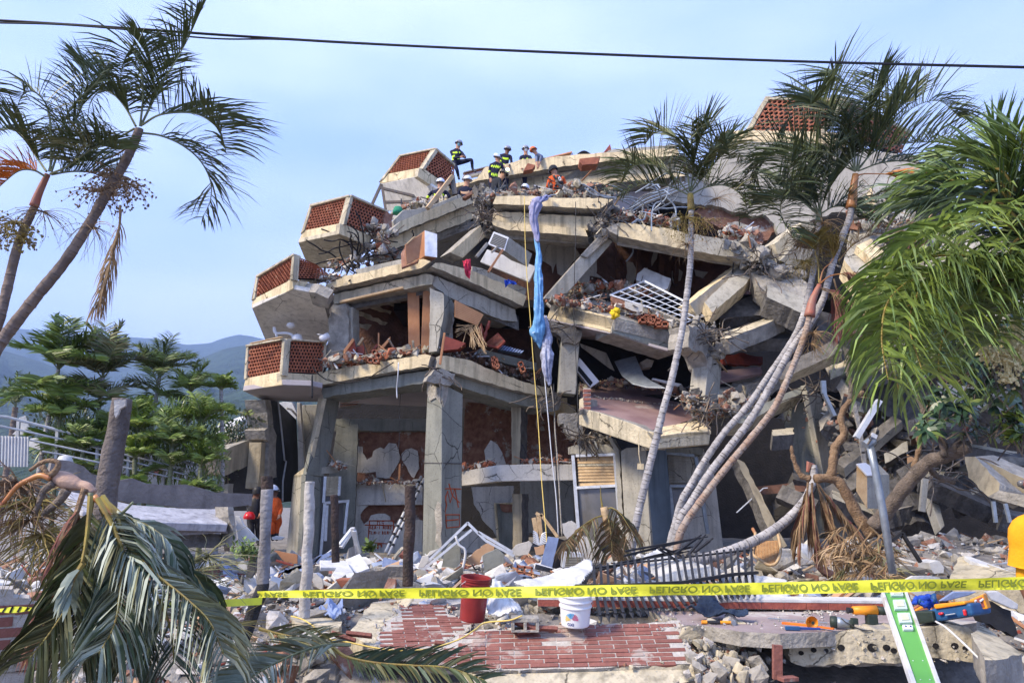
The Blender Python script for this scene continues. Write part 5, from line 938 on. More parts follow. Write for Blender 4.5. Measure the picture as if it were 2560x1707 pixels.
poly=fj([(-900,1480),(250,1470),(250,1900),(-900,1900)]);plate('mortar','mortar',Wq,poly,.25,t);B=MB();bricks(B,Wq,poly,u_,v_,Wq(*fj((95,1900))),bh=.078,bl=.27,gr=.013,skipp=0,m='terra_dark');B.build('bricks',t,bevel=.003)
def post(label,fr,pts,Y,r,mats,n=9,seg=14,name='wooden_post'):
 q=path(fr,pts,Y);t=thing(name,label,'post',q[-1]);sp=catmull(q,seg);k=len(sp)
 for a,b_,m in mats:
  i0,i1=int(a*(k-1)),int(b_*(k-1));B=MB();B.tube(sp[i0:i1+1],[(r[0]+(r[1]-r[0])*i/(k-1))*random.uniform(.985,1.015)for i in range(i0,i1+1)],m,n)
  for v in B.v:v+=Vector((noise.noise(v*5),noise.noise(v*5+Vector((5,5,5))),0))*.014
  B.build('shaft' if len(mats)>1 else 'shaft',t,smooth=True)
 return t
t=post('thick weathered post with whitewashed top standing behind the fallen palm head',fi,[(1025,660),(990,900),(930,1200),(885,1500),(860,1900),(850,2200)],7.2,(.090,.105),[(0,1,'postbrown')],12)
Wt=VP(fi((940,700,7.02)),fi((1070,700,7.05)));plate('whitewash','postwhite',Wt,fi([(955,672),(1055,668),(1050,720),(1005,745),(990,790),(968,820),(958,790)]),.05,t,j=.008,seg=.05)
post('burnt pole with the yellow tape tied to it, black at the foot',fn,[(225,640),(225,760),(215,1000),(205,1250),(190,1500),(175,1600),(60,1900),(-60,2320),(-70,2500)],5.9,(.045,.05),[(0,.12,'postdark'),(.12,.55,'postgrey'),(.55,1,'charred')])
post('straight pale whitewashed post left of the slanted column base',fn,[(588,682),(580,900),(565,1300),(550,1600),(538,1830)],7.6,(.053,.057),[(0,1,'postwhite')])
post('short thin dark post in front of the small louvred window',fn,[(790,795),(795,1000),(800,1200),(802,1360)],9.4,(.045,.05),[(0,1,'postdark')])
t=post('thick dark rotten post before the main grey column',fn,[(1432,718),(1425,950),(1415,1250),(1405,1560)],8.4,(.062,.058),[(0,1,'postdark')])
t=thing('metal_pole','bluish galvanised steel pole with a clamp on its leaning top','pole',P(*fm((1250,680)),8.2));B=MB();B.tube(path(fo,[(1590,530),(1640,760),(1700,1080),(1785,1620)],8.2),.04,'galv',14);B.build('tube',t,smooth=True)
B=MB();c=P(*fo((1590,525)),8.2);B.tube([c+Vector((-.05,0,-.03)),c+Vector((.05,0,.03))],.05,'galv',10);B.tube(path(fo,[(1575,540),(1600,500),(1585,480),(1610,465)],8.15),.012,'steel',6);B.box(P(*fo((1628,468)),8.15),(.06,.03,.045),'alu',Matrix.Rotation(.5,3,'Y'));B.build('clamp',t)
def textmesh(s_,bold=0):
 cu=bpy.data.curves.new('t','FONT');cu.body=s_;cu.size=1;cu.offset=bold;o=bpy.data.objects.new('t',cu);COL.objects.link(o);dg=bpy.context.evaluated_depsgraph_get();me=o.evaluated_get(dg).to_mesh()
 vs=[v.co.copy()for v in me.vertices];fs=[list(p.vertices)for p in me.polygons];o.evaluated_get(dg).to_mesh_clear();bpy.data.objects.remove(o);bpy.data.curves.remove(cu);return vs,fs
STR={'D':[[(0,0),(0,1),(.6,.8),(.7,.3),(.5,0),(0,0)]],'5':[[(.7,1),(.1,1),(.05,.55),(.6,.5),(.6,.1),(0,0)]],'G':[[(.6,1),(.1,.8),(0,.2),(.5,0),(.65,.45),(.35,.45)]],'E':[[(.6,1),(0,1),(0,0),(.6,0)],[(0,.5),(.5,.5)]],'A':[[(0,0),(.1,1),(.55,1),(.65,0)],[(0,.5),(.6,.5)]],'-':[[(0,.5),(.5,.5)]],'1':[[(.2,1),(.15,0)]],'2':[[(0,.8),(.3,1),(.6,.7),(0,0),(.7,.05)]],'T':[[(0,1),(.7,1)],[(.35,1),(.3,0)]],'M':[[(0,0),(.05,1),(.35,.4),(.6,1),(.7,0)]],'B':[[(0,0),(0,1),(.5,.8),(0,.5),(.55,.3),(0,0)]],'R':[[(0,0),(0,1),(.5,.8),(0,.5),(.6,0)]],'3':[[(0,1),(.5,.9),(.2,.5),(.6,.3),(0,0)]],'S':[[(.6,1),(.1,.85),(.5,.4),(0,0)]],'0':[[(.3,1),(0,.5),(.3,0),(.6,.5),(.3,1)]],'L':[[(0,1),(0,0),(.5,0)]],'U':[[(0,1),(.05,.1),(.5,0),(.6,1)]]}
t=thing('spray_painted_marking','orange sprayed search marking in a drawn box on the lower white wall','graffiti',WTX(*fk((1190,440))))if False else None
B=MB()
def stroke(pts,r_=.012):B.tube([WTX(*p)-WTX.n*.04 for p in fk(pts)],r_,'spray',4)
for pts in([(1090,205),(1075,385)],[(1085,205),(1290,205)],[(1050,240),(1290,245)],[(1290,205),(1290,320)],[(1075,385),(1240,398)]):stroke(pts)
def word(s_,x,y,h,w_=.62):
 for ch in s_:
  for st in STR.get(ch,[]):stroke([(x+px_*h*w_,y-py_*h+random.uniform(-1,1))for px_,py_ in st],.009)
  x+=h*w_*(1.2 if ch!=' ' else .8)
word('D5',1155,240,30,1.0);word('GEA-1 ASA2 20',1093,275,26);word('TLM-1 BRA-3 20',1088,318,26);stroke([(1158,440),(1160,402),(1190,405),(1188,425)],.022)
B.build('graffiti',BL)
def scatter(B,pts,n,smin,smax,mats,spread,zs=.6,tilt=3.14,which=None):
 for _ in range(n):
  i=random.randrange(len(pts)-1);a=pts[i].lerp(pts[i+1],random.random());s_=smin*(smax/smin)**(random.random()**1.6)
  chunk(B,a+Vector((random.gauss(0,spread),random.gauss(0,spread),abs(random.gauss(0,spread*zs)))),s_,random.choice(mats),tilt,which)
mixed=['raw','raw','raw_dark','brickbreak','terra','cream_dirty','white','raw','mortar']
def pile(fr,pts,Y,n,smin,smax,spread,mats=mixed,dY=0,**k):
 B=MB();pp=path(fr,pts,Y,dY);scatter(B,pp,n,smin,smax,mats,spread,**k);scatter(B,pp,n,smin*.35,smin*1.3,mats,spread*1.25,**k)
 for _ in range(n//7):
  i=random.randrange(len(pp)-1);a=pp[i].lerp(pp[i+1],random.random())+Vector((random.gauss(0,spread),random.gauss(0,spread),abs(random.gauss(0,spread))));B.bar(a,a+Vector((random.gauss(0,1),random.gauss(0,.6),random.gauss(0,.5))).normalized()*random.uniform(.12,.5),random.uniform(.01,.05),random.uniform(.008,.02),random.choice(['woodpale','raw_dark','raw','steel','alu','wood','cream_dirty','black']))
 o=B.build('rubble',BL);o['kind']='stuff';return o
pile(fa,[(1000,975),(1130,900),(1230,960),(1180,1060),(1060,1090)],17.2,110,.03,.16,.10)
pile(fa,[(800,1260),(900,1230),(1000,1200),(1180,1160),(1260,1120)],17.4,190,.03,.15,.14)
pile(fa,[(560,1350),(700,1340),(800,1330),(830,1380)],16.8,90,.03,.15,.09,['raw','raw','white','brickbreak'])
pile(fa,[(1300,850),(1420,740),(1500,720),(1700,690)],19.3,110,.03,.15,.10)
pile(fa,[(2000,640),(2080,760),(2060,880),(2110,960),(2180,680)],18.0,240,.03,.20,.14,['raw_dark','raw','raw','raw_dark'])
pile(fb,[(60,680),(160,660),(400,665),(640,650),(1090,650)],17.4,300,.03,.16,.12,['raw','cream_dirty','brickbreak','raw'])
pile(fb,[(640,620),(900,610),(1080,640)],17.9,160,.04,.18,.16,['raw','raw_dark','cream_dirty','brickbreak'])
pile(fb,[(1010,800),(1100,760),(1040,880),(960,940),(1100,960)],16.9,220,.03,.18,.12,['raw_dark','raw','raw'])
pile(fb,[(1150,840),(1300,820),(1500,860),(1650,890)],17.0,200,.03,.15,.12,['raw','white','brickbreak','terra','raw'])
pile(fb,[(2050,960),(2200,970),(2300,1000)],16.6,110,.03,.12,.10,['terra','brickbreak','white'])
pile(fe,[(640,190),(900,230),(1200,300),(1500,380),(1680,430)],16.3,420,.02,.14,.13,['terra','brickbreak','terra','white','raw','cream_dirty'])
pile(fe,[(760,120),(950,80),(1200,100),(1350,140)],17.6,300,.03,.16,.14,['terra','brickbreak','cream_dirty','raw','white'])
pile(fd,[(750,740),(850,700),(1000,690),(1200,660),(1560,620)],16.7,320,.02,.14,.10,['raw','brickbreak','cream_dirty','terra','raw'],-.4)
pile(fd,[(1700,640),(1950,690),(2200,760),(2500,850)],16.8,260,.02,.10,.12,['soil','brickbreak','soil','raw'],.8)
pile(fe,[(1750,980),(1800,1060),(1850,1110),(1950,1150),(2100,1120),(2200,1000)],15.4,260,.03,.16,.14,['raw','raw','brickbreak','raw_dark'])
pile(fe,[(1750,450),(1900,420),(1950,560),(1920,680)],15.9,200,.03,.18,.14,['raw','raw_dark','raw'])
pile(ff,[(100,60),(200,150),(350,260),(500,300),(250,200)],16.3,260,.03,.22,.16,['raw','raw','raw_dark'])
pile(fe,[(880,900),(1200,880),(1500,920),(1750,960)],17.6,160,.03,.14,.12,['raw','brickbreak','raw_dark','woodpale'])
pile(fr,[(20,745),(200,735),(400,740),(600,740)],17.4,170,.02,.10,.07,['terra','brickbreak','raw'])
pile(fr,[(700,500),(850,480),(1000,500)],16.7,130,.02,.12,.08,['raw','raw_dark','white'])
pile(fn,[(1870,590),(2000,560),(2130,540)],17.4,90,.02,.10,.06,['terra','brickbreak','white'])
pile(fn,[(780,550),(830,540),(850,590)],17.6,50,.03,.09,.05,['brickbreak','white'])
pile(fn,[(970,700),(1250,700),(1530,700)],19.1,120,.02,.08,.05,['brickbreak','white'])
for _ in range(1):pile(fo,[(1250,300),(1500,600),(1700,1000),(2000,800),(2200,700)],15.5,240,.05,.25,.35,['raw_dark','raw','raw_dark','brickbreak'])
pile(fo,[(350,250),(500,330),(650,200),(300,180)],16.0,160,.04,.2,.15,['raw','raw_dark','cream_dirty'])
pile(fu,[(1000,500),(1300,650),(1500,900),(1100,800)],15.6,240,.04,.2,.3,['raw','raw_dark','brickbreak'])
def tangle(fr,c,r,Y,n,ln,m='steel',rr=.012,down=.3):
 B=MB()
 for _ in range(n):
  p=P(*fr((c[0]+random.gauss(0,r),c[1]+random.gauss(0,r*.6))),Y+random.gauss(0,.15));d=Vector((random.gauss(0,1),random.gauss(0,.6)-.3,random.gauss(0,.7))).normalized();pts=[p]
  for k in range(5):p=p+d*ln/5;d=(d+Vector((random.gauss(0,.35),random.gauss(0,.2),random.gauss(0,.35)-down*.3))).normalized();pts.append(p)
  B.tube(catmull(pts,3),rr,m,4)
 o=B.build('bent_rebar',BL);return o
for a in((fa,(1000,1130),110,17.0,22,1.0,'cable',.018),(fa,(1130,1020),60,17.0,12,.6),(fa,(2080,800),60,17.7,22,.7),(fb,(1040,860),50,16.6,18,.6),(fb,(1350,700),130,17.0,20,1.5,'galv',.02),(fb,(80,820),50,17.1,14,.6),(fe,(1880,480),70,15.5,24,.8),(fe,(1900,1130),70,15.0,16,.7),(fe,(560,1010),50,16.6,14,.6),(fr,(760,430),70,16.5,26,.5),(ff,(330,200),80,16.0,20,.8),(fd,(1680,800),60,16.0,10,.4),(fe,(640,420),40,16.3,10,.6),(fa,(700,1370),50,16.5,10,.4),(fo,(1100,100),80,15.5,14,.8),(fu,(1050,350),150,15.6,20,.9),(fp,(1300,900),200,13,16,.9)):tangle(*a)
B=MB()
for k in range(7):B.tube(catmull([P(*p,17.2)for p in fb([(1700+k*14,520+k*6),(1560,570+k*12),(1400,620+k*14),(1300,690+k*12),(1200+k*6,800)])],4),.025,'galv' if k%2 else 'raw_dark',5)
B.build('cable_bundle',BL)
mat('bluesheet0',(.32,.38,.50),(.22,.27,.40),5,bump=.2)
B=MB()
def gp(x,y,s_):return Vector((x,y,G(x,y)+s_*.25))
cols=['raw','raw','raw','mortar','brickbreak','brickdark','brick','white','whitepure','cream_dirty','raw_dark','raw_dark','card','white']
def colour_at(x,y,right):
 v=noise.noise(Vector((x*.9,y*.9,3)));u=random.random()
 if right:return random.choice(['raw','raw','mortar','raw','white','brickbreak','raw_dark'])
 if u<.45:return 'raw' if v>.1 else 'brickbreak' if v<-.15 else 'whitepure'
 return random.choice(cols)
for _ in range(9000):
 y=6.6+10.2*random.random()**1.15;x=random.uniform(-.72,.72)*y*1.0
 s_=.018*(7.5**(random.random()**1.7))*(.65+y/22)
 if-1.6<x<4.4 and y<(8.1 if x>.9 else 8.3 if x<-.3 else 7.5):continue
 chunk(B,gp(x,y,s_),s_,colour_at(x,y,x>3.5 and y>10),3.14 if s_<.08 else .5)
for _ in range(5000):
 y=random.uniform(7.4,10.5);x=random.uniform(-.7,.7)*y;s_=random.uniform(.006,.02)
 if-1.6<x<4.4 and y<8.3:continue
 chunk(B,(x,y,G(x,y)+.03),s_,random.choice(['raw','mortar','brickbreak','raw_dark']),which=0)
for _ in range(260):
 y=random.uniform(8.3,16.3);x=random.uniform(-.5,.45)*y;s_=random.uniform(.10,.34);p=gp(x,y,s_*.5);chunk(B,p+Vector((0,0,.05)),s_,random.choice(['white','whitepure','whitepure','greypaint','cream_dirty','card','bluesheet0']),.9,random.randint(8,12))
for _ in range(1300):
 y=random.uniform(6.9,16.2);x=random.uniform(-.7,.7)*y;l_=random.uniform(.1,.55);a=random.uniform(0,3.14);p=gp(x,y,.1)
 if-1.6<x<4.4 and y<8.3:continue
 d=Vector((math.cos(a),math.sin(a),random.gauss(0,.28)))*l_
 B.bar(p,p+d,random.uniform(.01,.05),random.uniform(.006,.025),random.choice(['woodpale','wood','whitepure','black','alu','raw_dark','card','woodred']))
for _ in range(900):
 y=random.uniform(5.6,6.9);x=random.uniform(-.72,.75)*y;s_=random.uniform(.012,.07);chunk(B,gp(x,y,s_),s_,random.choice(['raw','raw','brickbreak','mortar','raw_dark','terra']))
for _ in range(700):
 x,y=fl((random.gauss(2000,170),random.uniform(1075,1568)));p=P(x,y,7.25-(y-1560)/110*.5);chunk(B,p-Vector((0,0,.03)),.012+.04*random.random()**2,random.choice(['raw','mortar','cream_dirty','brickbreak']),3)
tag(B.build('rubble'),'loose rubble of concrete, brick and plaster covering the ground',None,kind='stuff')
def piece(name,label,cat,p,s_,m,w_=None,group=None,tilt=.6):
 B=MB();chunk(B,(0,0,0),s_,m,tilt,w_);zmin=min(v.z for v in B.v);p=Vector(p);B.v=[v+p-Vector((0,0,zmin*.6))for v in B.v]
 tag(B.build(name,local=p),label,cat,group)
grp=[('concrete_chunk','rough grey concrete chunk half sunk in the rubble before the ruined block','concrete chunk','raw',0,10,'concrete chunks in the rubble field'),('plaster_slab','flat white plastered wall fragment lying in the rubble before the ruined block','wall fragment','white',9,12,'white wall fragments in the rubble field'),('brick_fragment','broken terracotta brickwork lump lying in the rubble before the ruined block','brick lump','brickbreak',14,16,'brickwork lumps in the rubble field'),('board','broken pale board lying in the rubble before the ruined block','board','card',13,16,'broken boards in the rubble field')]
for name,lb,cat,m,w0,w1,g in grp:
 for k in range(26 if name!='board' else 14):
  y=random.uniform(8.5,15.5);x=random.uniform(-.42,.62)*y;s_=random.uniform(.14,.36);zx=1280+1849*x/y
  zn=('left of the dark post','left of the dark post')if zx<1000 else('before the main column','before the main column')if zx<1600 else('behind the black fence','behind the fence')if zx<1900 else('before the collapsed right wing','at the right')
  far_='near the tape' if y<11 else 'near the building';piece(name,lb.replace('before the ruined block',zn[0]+', '+far_).replace('half sunk ','').replace('lying ','').replace('white plastered','plastered').replace('terracotta brickwork','brickwork').replace('pale board','board'),cat,(x,y,G(x,y)),s_,m,random.randint(w0,w1),g+', '+zn[1]+', '+far_,.9)
for _ in range(64):
 x,y=fl((random.uniform(1720,2350),random.uniform(1080,1568)));Y=7.2-(y-1560)/110*.55;s_=.025+.06*random.random()**1.5;p=P(x,y,Y)
 mm=random.choice(['raw','mortar','cream_dirty']);ww={'raw':'dull grey','mortar':'sandy pale','cream_dirty':'cream'}[mm]+(' upper' if y<1300 else ' lower');piece('stone',ww+' stone in the spill right of the fallen brick panel','stone',p-Vector((0,0,s_*.3)),s_,mm,random.choice([0,3,18,19,20]),ww+' stones spilled beside the brick panel',3)
for _ in range(14):
 x,y=fk((random.uniform(300,1150),random.uniform(1250,1568)));p=P(x,y,6.6);s_=random.uniform(.06,.16)
 mm=random.choice(['raw','brick','raw','brickbreak']);ww={'raw':'grey','brick':'dark red','brickbreak':'orange brown'}[mm];piece('rubble_stone',ww+' stone in the heap below the cut palm fronds','stone',(p.x,p.y,p.z-s_),s_,mm,None,ww+' stones below the cut fronds',3)
def toplevel(B,name,label,cat,group=None,loc=None,smooth=False,bevel=0):
 c=loc if loc is not None else sum(B.v,Vector())/len(B.v);zl=min(v.z for v in B.v)
 return tag(B.build(name,local=Vector((c.x,c.y,zl)),smooth=smooth,bevel=bevel),label,cat,group)
WB=PL((1100,1666,6.72),(1730,1660,6.72),(1400,1556,7.25))
outB=[(1056,1641),(1100,1612),(1150,1586),(1200,1573),(1335,1563),(1570,1559),(1700,1550),(1709,1580),(1722,1610),(1735,1658),(1620,1664),(1500,1669),(1270,1674),(1200,1678),(1150,1668),(1062,1662)]
t=thing('fallen_brickwork','large fallen panel of red brick facing in the bottom middle, with white joints','brick wall panel',WB(1400,1668))
u_=(WB(1735,1656)-WB(1150,1668)).normalized();v_=WB.n.cross(u_).normalized()
if v_.z<0:v_=-v_
B=MB();q=[WB(*p)for p in outB];B.prism(jag(q,.012,.08),WB.n*.07,'mortar','raw');B.build('mortar',t)
B=MB();bricks(B,WB,[(x+(x-1400)*.01,y+(y-1610)*.05)for x,y in outB],u_,v_,WB(1400,1668),bl=.25,bh=.058,gr=.011,skipp=.015,dist=.006);B.build('bricks',t,bevel=.002)
B=MB();plate('','cream_dirty',WB,[(1150,1672),(1270,1676),(1500,1670),(1738,1660),(1745,1690),(1700,1700),(1500,1705),(1300,1712),(1180,1706)],.45,mb=B,off=-.03)
t2=B;o=B.build('rough_edge',t);
We=VP((1150,1690,6.74),(1745,1680,6.74))
for k,(a,b_,y0,y1)in enumerate(((1180,1740,1668,1684),(1170,1500,1680,1694),(1480,1742,1678,1700))):plate('broken_concrete',['cream_dirty','raw','mortar'][k],We,[(a,y0+6),(a+120,y0+3),(b_-90,y0-4),(b_,y0-6),(b_+4,y1-8),(b_-150,y1),(a+60,y1+3)],.4,t,off=.03-.015*k,j=.018,seg=.05)
for x in range(1200,1740,58):
 if random.random()<.1:continue
 B=MB();W_=VP((x,1700,6.8),(x+50,1700,6.8));P0,P1=W_(x,1697),W_(x+54,1740);w_,h_=P1.x-P0.x,.16;z0=P0.z
 for a,b_,c,d in((0,w_,0,.03),(0,.03,.03,h_),(w_/2-.015,w_/2+.015,.03,h_),(w_-.03,w_,.03,h_),(0,w_,h_,h_+.03)):B.box((P0.x+(a+b_)/2,P0.y+.1,z0-(c+d)/2),(b_-a,.2,d-c),'raw')
 toplevel(B,'hollow_block','hollow concrete block in the row under the fallen brick panel','concrete block','hollow blocks under the brick panel')
WA=PL((*fk((1130,1260)),7.0),(*fk((1670,1300)),6.95),(*fk((1400,900)),8.4))
outA=fk([(1330,893),(1540,905),(1765,905),(1745,985),(1850,1010),(1970,1035),(1940,1110),(1800,1200),(1690,1250),(1665,1295),(1450,1305),(1225,1300),(1125,1262),(1180,1110),(1215,1050),(1330,1000),(1320,930)])
t=thing('fallen_brickwork','smaller dusty panel of fallen brick facing, left of the red bucket','brick wall panel',WA(*fk((1400,1290))))
u_=(WA(*fk((1665,1250)))-WA(*fk((1130,1262)))).normalized();v_=WA.n.cross(u_).normalized()
if v_.z<0:v_=-v_
B=MB();B.prism(jag([WA(*p)for p in outA],.012,.08),WA.n*.08,'mortar','raw');B.build('mortar',t);B=MB();bricks(B,WA,outA,u_,v_,WA(*fk((1400,1262))),bl=.235,bh=.062,gr=.011,skipp=.03,dist=.008);B.build('bricks',t,bevel=.002)
plate('mortar_bed','cream_dirty',WA,fk([(1100,890),(1330,870),(1340,1000),(1210,1060),(1140,1250),(1060,1230),(930,1110),(1000,1020)]),.2,t,off=-.012,j=.03)
plate('mortar_bed','mortar',WA,fk([(1110,880),(1300,850),(1860,830),(1900,880),(1760,905),(1330,893)]),.15,t,off=-.012,j=.03)
B=MB()
for _ in range(420):
 W_,o_=(WA,outA)if random.random()<.6 else(WB,outB);i=random.randrange(len(o_));a,b_=o_[i],o_[(i+1)%len(o_)];u=random.random();x,y=a[0]+(b_[0]-a[0])*u+random.gauss(0,9),a[1]+(b_[1]-a[1])*u+random.gauss(0,5)
 chunk(B,W_(x,y)-W_.n*.01,.004+.022*random.random()**2.5,random.choice(['raw','mortar','mortar','brickbreak','cream_dirty']))
o=B.build('grit',t);o['kind']='stuff'
for x,y,a in((870,1180,.3),(1000,1160,.1),(1110,1330,-.4),(1740,1240,.1),(2380,1080,.3),(2430,1130,-.2),(2560,1110,.05),(2150,1290,.0)):
 px,py=fk((x,y));p=P(px,py,7.05);B=MB();B.box(p,(.23,.07,.03),'brick',Matrix.Rotation(a,3,'Y')@Matrix.Rotation(-.5,3,'X'));toplevel(B,'facing_brick','loose red facing brick beside the fallen brick panels','brick','loose facing bricks',bevel=.004)
for x,y,a,l_ in((1870,1520,1.2,.26),(2130,1500,-.1,.2),(1690,1500,.4,.2)):pass
px,py=fm((280,1390));B=MB();B.box(P(px,py,6.35),(.075,.04,.26),'brick',Matrix.Rotation(.07,3,'Y'));toplevel(B,'facing_tile','single red tile standing upright before the hollow slab edge','tile',bevel=.003)
px,py=fm((370,1530));B=MB();B.box(P(px,py,6.2),(.14,.08,.03),'brick',Matrix.Rotation(.3,3,'Z'));toplevel(B,'facing_tile','broken red tile lying flat at the bottom edge','tile',bevel=.003)
WFl=lambda x,y:PZ(x,y,.50)
t=thing('floor_ledge','broken purplish floor ledge with a red tile step, where the rescue tools lie','floor slab',Vector((2.4,7.0,.1)))
B=MB();q=[WFl(*p)for p in[(1620,1526),(2235,1526),(2450,1526),(2440,1556),(2330,1572),(2217,1571),(1950,1583),(1850,1578),(1760,1562),(1705,1562),(1690,1545)]];B.prism(jag(q,.02,.2,skip=(0,1)),(0,0,-.12),'floordust','raw');mat('floordust',(.36,.29,.28),(.24,.19,.19),2.2,rough=.8,bump=.25,c3=(.45,.42,.39),t3=.58);B.build('floor',t)
Wd=VP((1960,1620,6.85),(2440,1620,6.6))
plate('slab_edge','cream_dirty',Wd,fm([(290,1150),(420,1130),(700,1150),(1000,1125),(1270,1110),(1320,1390),(1100,1400),(500,1420),(390,1385),(375,1260)]),.35,t,off=.02,j=.012,seg=.05)
plate('slab_edge','cream_dirty',Wd,fm([(1450,1110),(1700,1060),(1880,1100),(1960,1180),(1985,1385),(1800,1370),(1530,1350)]),.35,t,off=.02,j=.012,seg=.05)
plate('slab_edge','raw',Wd,fm([(270,1160),(1330,1120),(1900,1130),(1990,1330),(1320,1440),(500,1440)]),.3,t,off=-.06,j=.012,seg=.05)
for x,y,r_ in((475,1310,22),(580,1285,24),(685,1290,20),(810,1265,30),(1070,1265,40),(1190,1265,30),(1250,1290,26),(1600,1250,26),(1760,1250,30),(1850,1270,24)):
 B=MB();c=Wd(*fm((x,y)))-Wd.n*.026;B.prism(jag([c+Vector((math.cos(a/8*6.283)*r_/3.357/1849*6.8,0,math.sin(a/8*6.283)*r_/3.357/1849*6.8*.8))for a in range(8)],.008,.02),Wd.n*.02,'shadow');B.build('hole_shade',t)  # near-black patches laid on the edge for the shade inside block holes
B=MB()
for _ in range(70):p=Wd(*fm((random.uniform(300,1950),random.uniform(1130,1390))))-Wd.n*.02;chunk(B,p,random.uniform(.006,.03),random.choice(['cream_dirty','raw','mortar']))
o=B.build('crumbling_concrete',t);o['kind']='stuff'
Wst=VP((1350,1500,7.95),(2235,1513,7.85))
B=MB();x=1345
for k in range(16):
 x2=x+56;B.prism([Wst(x,1499+(x-1345)*.012),Wst(x2-1.2,1499+(x2-1345)*.012),Wst(x2-1.2,1515+(x2-1345)*.012),Wst(x,1515+(x-1345)*.012)],(0,.06,0),'terra_dark');x=x2
B.build('step_tile',t,bevel=.002)
B=MB();B.prism([Wst(1345,1497),Wst(2240,1508),Wst(2240,1527),Wst(1345,1516)],(0,.3,0),'mortar');
for v in B.v:v.y+=.012
B.build('step_riser',t);B=MB();B.prism([Wst(1345,1492),Wst(2240,1502),Wst(2240,1508),Wst(1345,1498)],(0,.3,0),'whitepure');B.build('step_edge',t)
B=MB()
for _ in range(220):p=PZ(random.uniform(1640,2240),random.uniform(1526,1575),.505);chunk(B,p,random.uniform(.004,.016),random.choice(['raw','mortar','white']))
for _ in range(160):p=PZ(random.uniform(2010,2230),random.uniform(1526,1536),.505);chunk(B,p,random.uniform(.006,.022),random.choice(['raw','mortar','white']))
o=B.build('grit',t);o['kind']='stuff'
def block(label,fr,top,front_dz,Y,m,name='concrete_block',m2=None,cat='concrete block',j=.012):
 """a slab given by the outline of its upper face (px, py, Y each)"""
 q=[P(*fr((a[0],a[1])),a[2])for a in top];B=MB();B.prism(jag(q,j,.1),(0,.02,-front_dz),m,m2);return toplevel(B,name,label,cat)
block('big cream concrete block at the bottom right, right of the leaning white rod',fm,[(1905,1150,6.3),(2005,1082,6.75),(2150,1190,6.5),(2330,1320,6.1),(2180,1365,5.75),(2020,1372,5.65)],.26,6,'cream_dirty',m2='raw')
block('pale concrete slab lying flat behind the cut palm frond',fk,[(420,1000,8.0),(840,990,8.1),(855,1050,7.7),(830,1105,7.4),(480,1100,7.4)],.12,7,'cream_dirty',name='concrete_slab')
block('small pale concrete slab under the larger one behind the palm frond',fk,[(490,1115,7.2),(740,1140,7.1),(830,1200,6.9),(480,1160,7.0)],.1,7,'mortar',name='concrete_slab')
B=MB()
for y,dz in((1045,0),):
 W_=VP((*fl((250,1050)),7.0),(*fl((450,1060)),7.0));P0=W_(*fl((262,1025)))
 for a,b_,c,d in((0,.25,0,.035),(0,.03,.035,.10),(.11,.14,.035,.10),(.22,.25,.035,.10),(0,.25,.10,.12)):B.box((P0.x+(a+b_)/2,P0.y+.1,P0.z-(c+d)/2),(b_-a,.2,d-c),'raw')
toplevel(B,'hollow_block','hollow concrete block lying between the red bucket and the white bucket','concrete block',bevel=.005)
def bucket(label,base,r0,r1,h,m,tilt,rims,logo=False):
 t=thing('bucket',label,'bucket',base);Rm=Matrix.Rotation(tilt[0],3,'Y')@Matrix.Rotation(tilt[1],3,'X');B=MB();pr=[(0,0),(r0,0),(r0+.004,.01)]
 for z in rims:rr_=r0+(r1-r0)*z;pr+=[(rr_,z*h-.008),(rr_+.010,z*h-.005),(rr_+.010,z*h+.005),(rr_,z*h+.008)]
 pr+=[(r1,h-.012),(r1+.010,h-.010),(r1+.010,h),(r1-.003,h),(r1-.006,h-.02),(r0-.004,.012),(0,.012)]
 B.lathe(base,pr,m,40,Rm);B.build('body',t,smooth=False);B=MB();c=base+Rm@Vector((0,0,h*.93))
 a0=.9 if logo else 2.5
 B.tube([c+Rm@Vector((math.cos(a)*(r1+.012),math.sin(a)*(r1+.012),-.10*math.sin(max(0,min(math.pi,(a-a0+1.6))))))for a in[a0-1.6+i*3.14/14 for i in range(15)]],.003,'alu',5);B.build('handle',t,smooth=True)
 return t,Rm
rb,_=bucket('dark red plastic bucket leaning slightly behind the tape',P(1180,1549,7.45),.115,.135,.40,'plasticred',(.10,.10),(.80,.88,.95))
wbp=P(1438,1561,7.1);wb,Rm=bucket('white paint bucket with a colourful fan logo, in front of the black fence',wbp,.125,.148,.275,'plasticwhite',(.02,.12),(.62,.80),True)
for nm,c_ in(('logoyellow',(.80,.55,.03)),('logocyan',(.03,.35,.70)),('logomagenta',(.60,.03,.16)),('logoblue',(.03,.06,.25))):mat(nm,c_,None,5,bump=0,rough=.4)
def onb(a,z,e=.006):rr_=.125+.023*z/.275+e;return wbp+Rm@Vector((rr_*math.sin(a),-rr_*math.cos(a),z))
B=MB();N=15
for k in range(N):
 a0,a1=math.pi*(1.10-1.15*k/N),math.pi*(1.10-1.15*(k+.62)/N);col='logoyellow' if k<4 else 'logocyan' if k<10 else 'logomagenta';R1_,R2_=.012,.060
 f=lambda an,r_:onb((-.20+r_*math.cos(an))/.135*1.0-.12,.072+r_*math.sin(an));B.add([f(a0,R1_),f(a0,R2_),f(a1,R2_),f(a1,R1_)],[(0,1,2,3)],col)if False else B.add([onb((-.045+R1_*math.cos(a0))/.133,.075+R1_*math.sin(a0)),onb((-.045+R2_*math.cos(a0))/.133,.075+R2_*math.sin(a0)),onb((-.045+R2_*math.cos(a1))/.133,.075+R2_*math.sin(a1)),onb((-.045+R1_*math.cos(a1))/.133,.075+R1_*math.sin(a1))],[(3,2,1,0)],col)
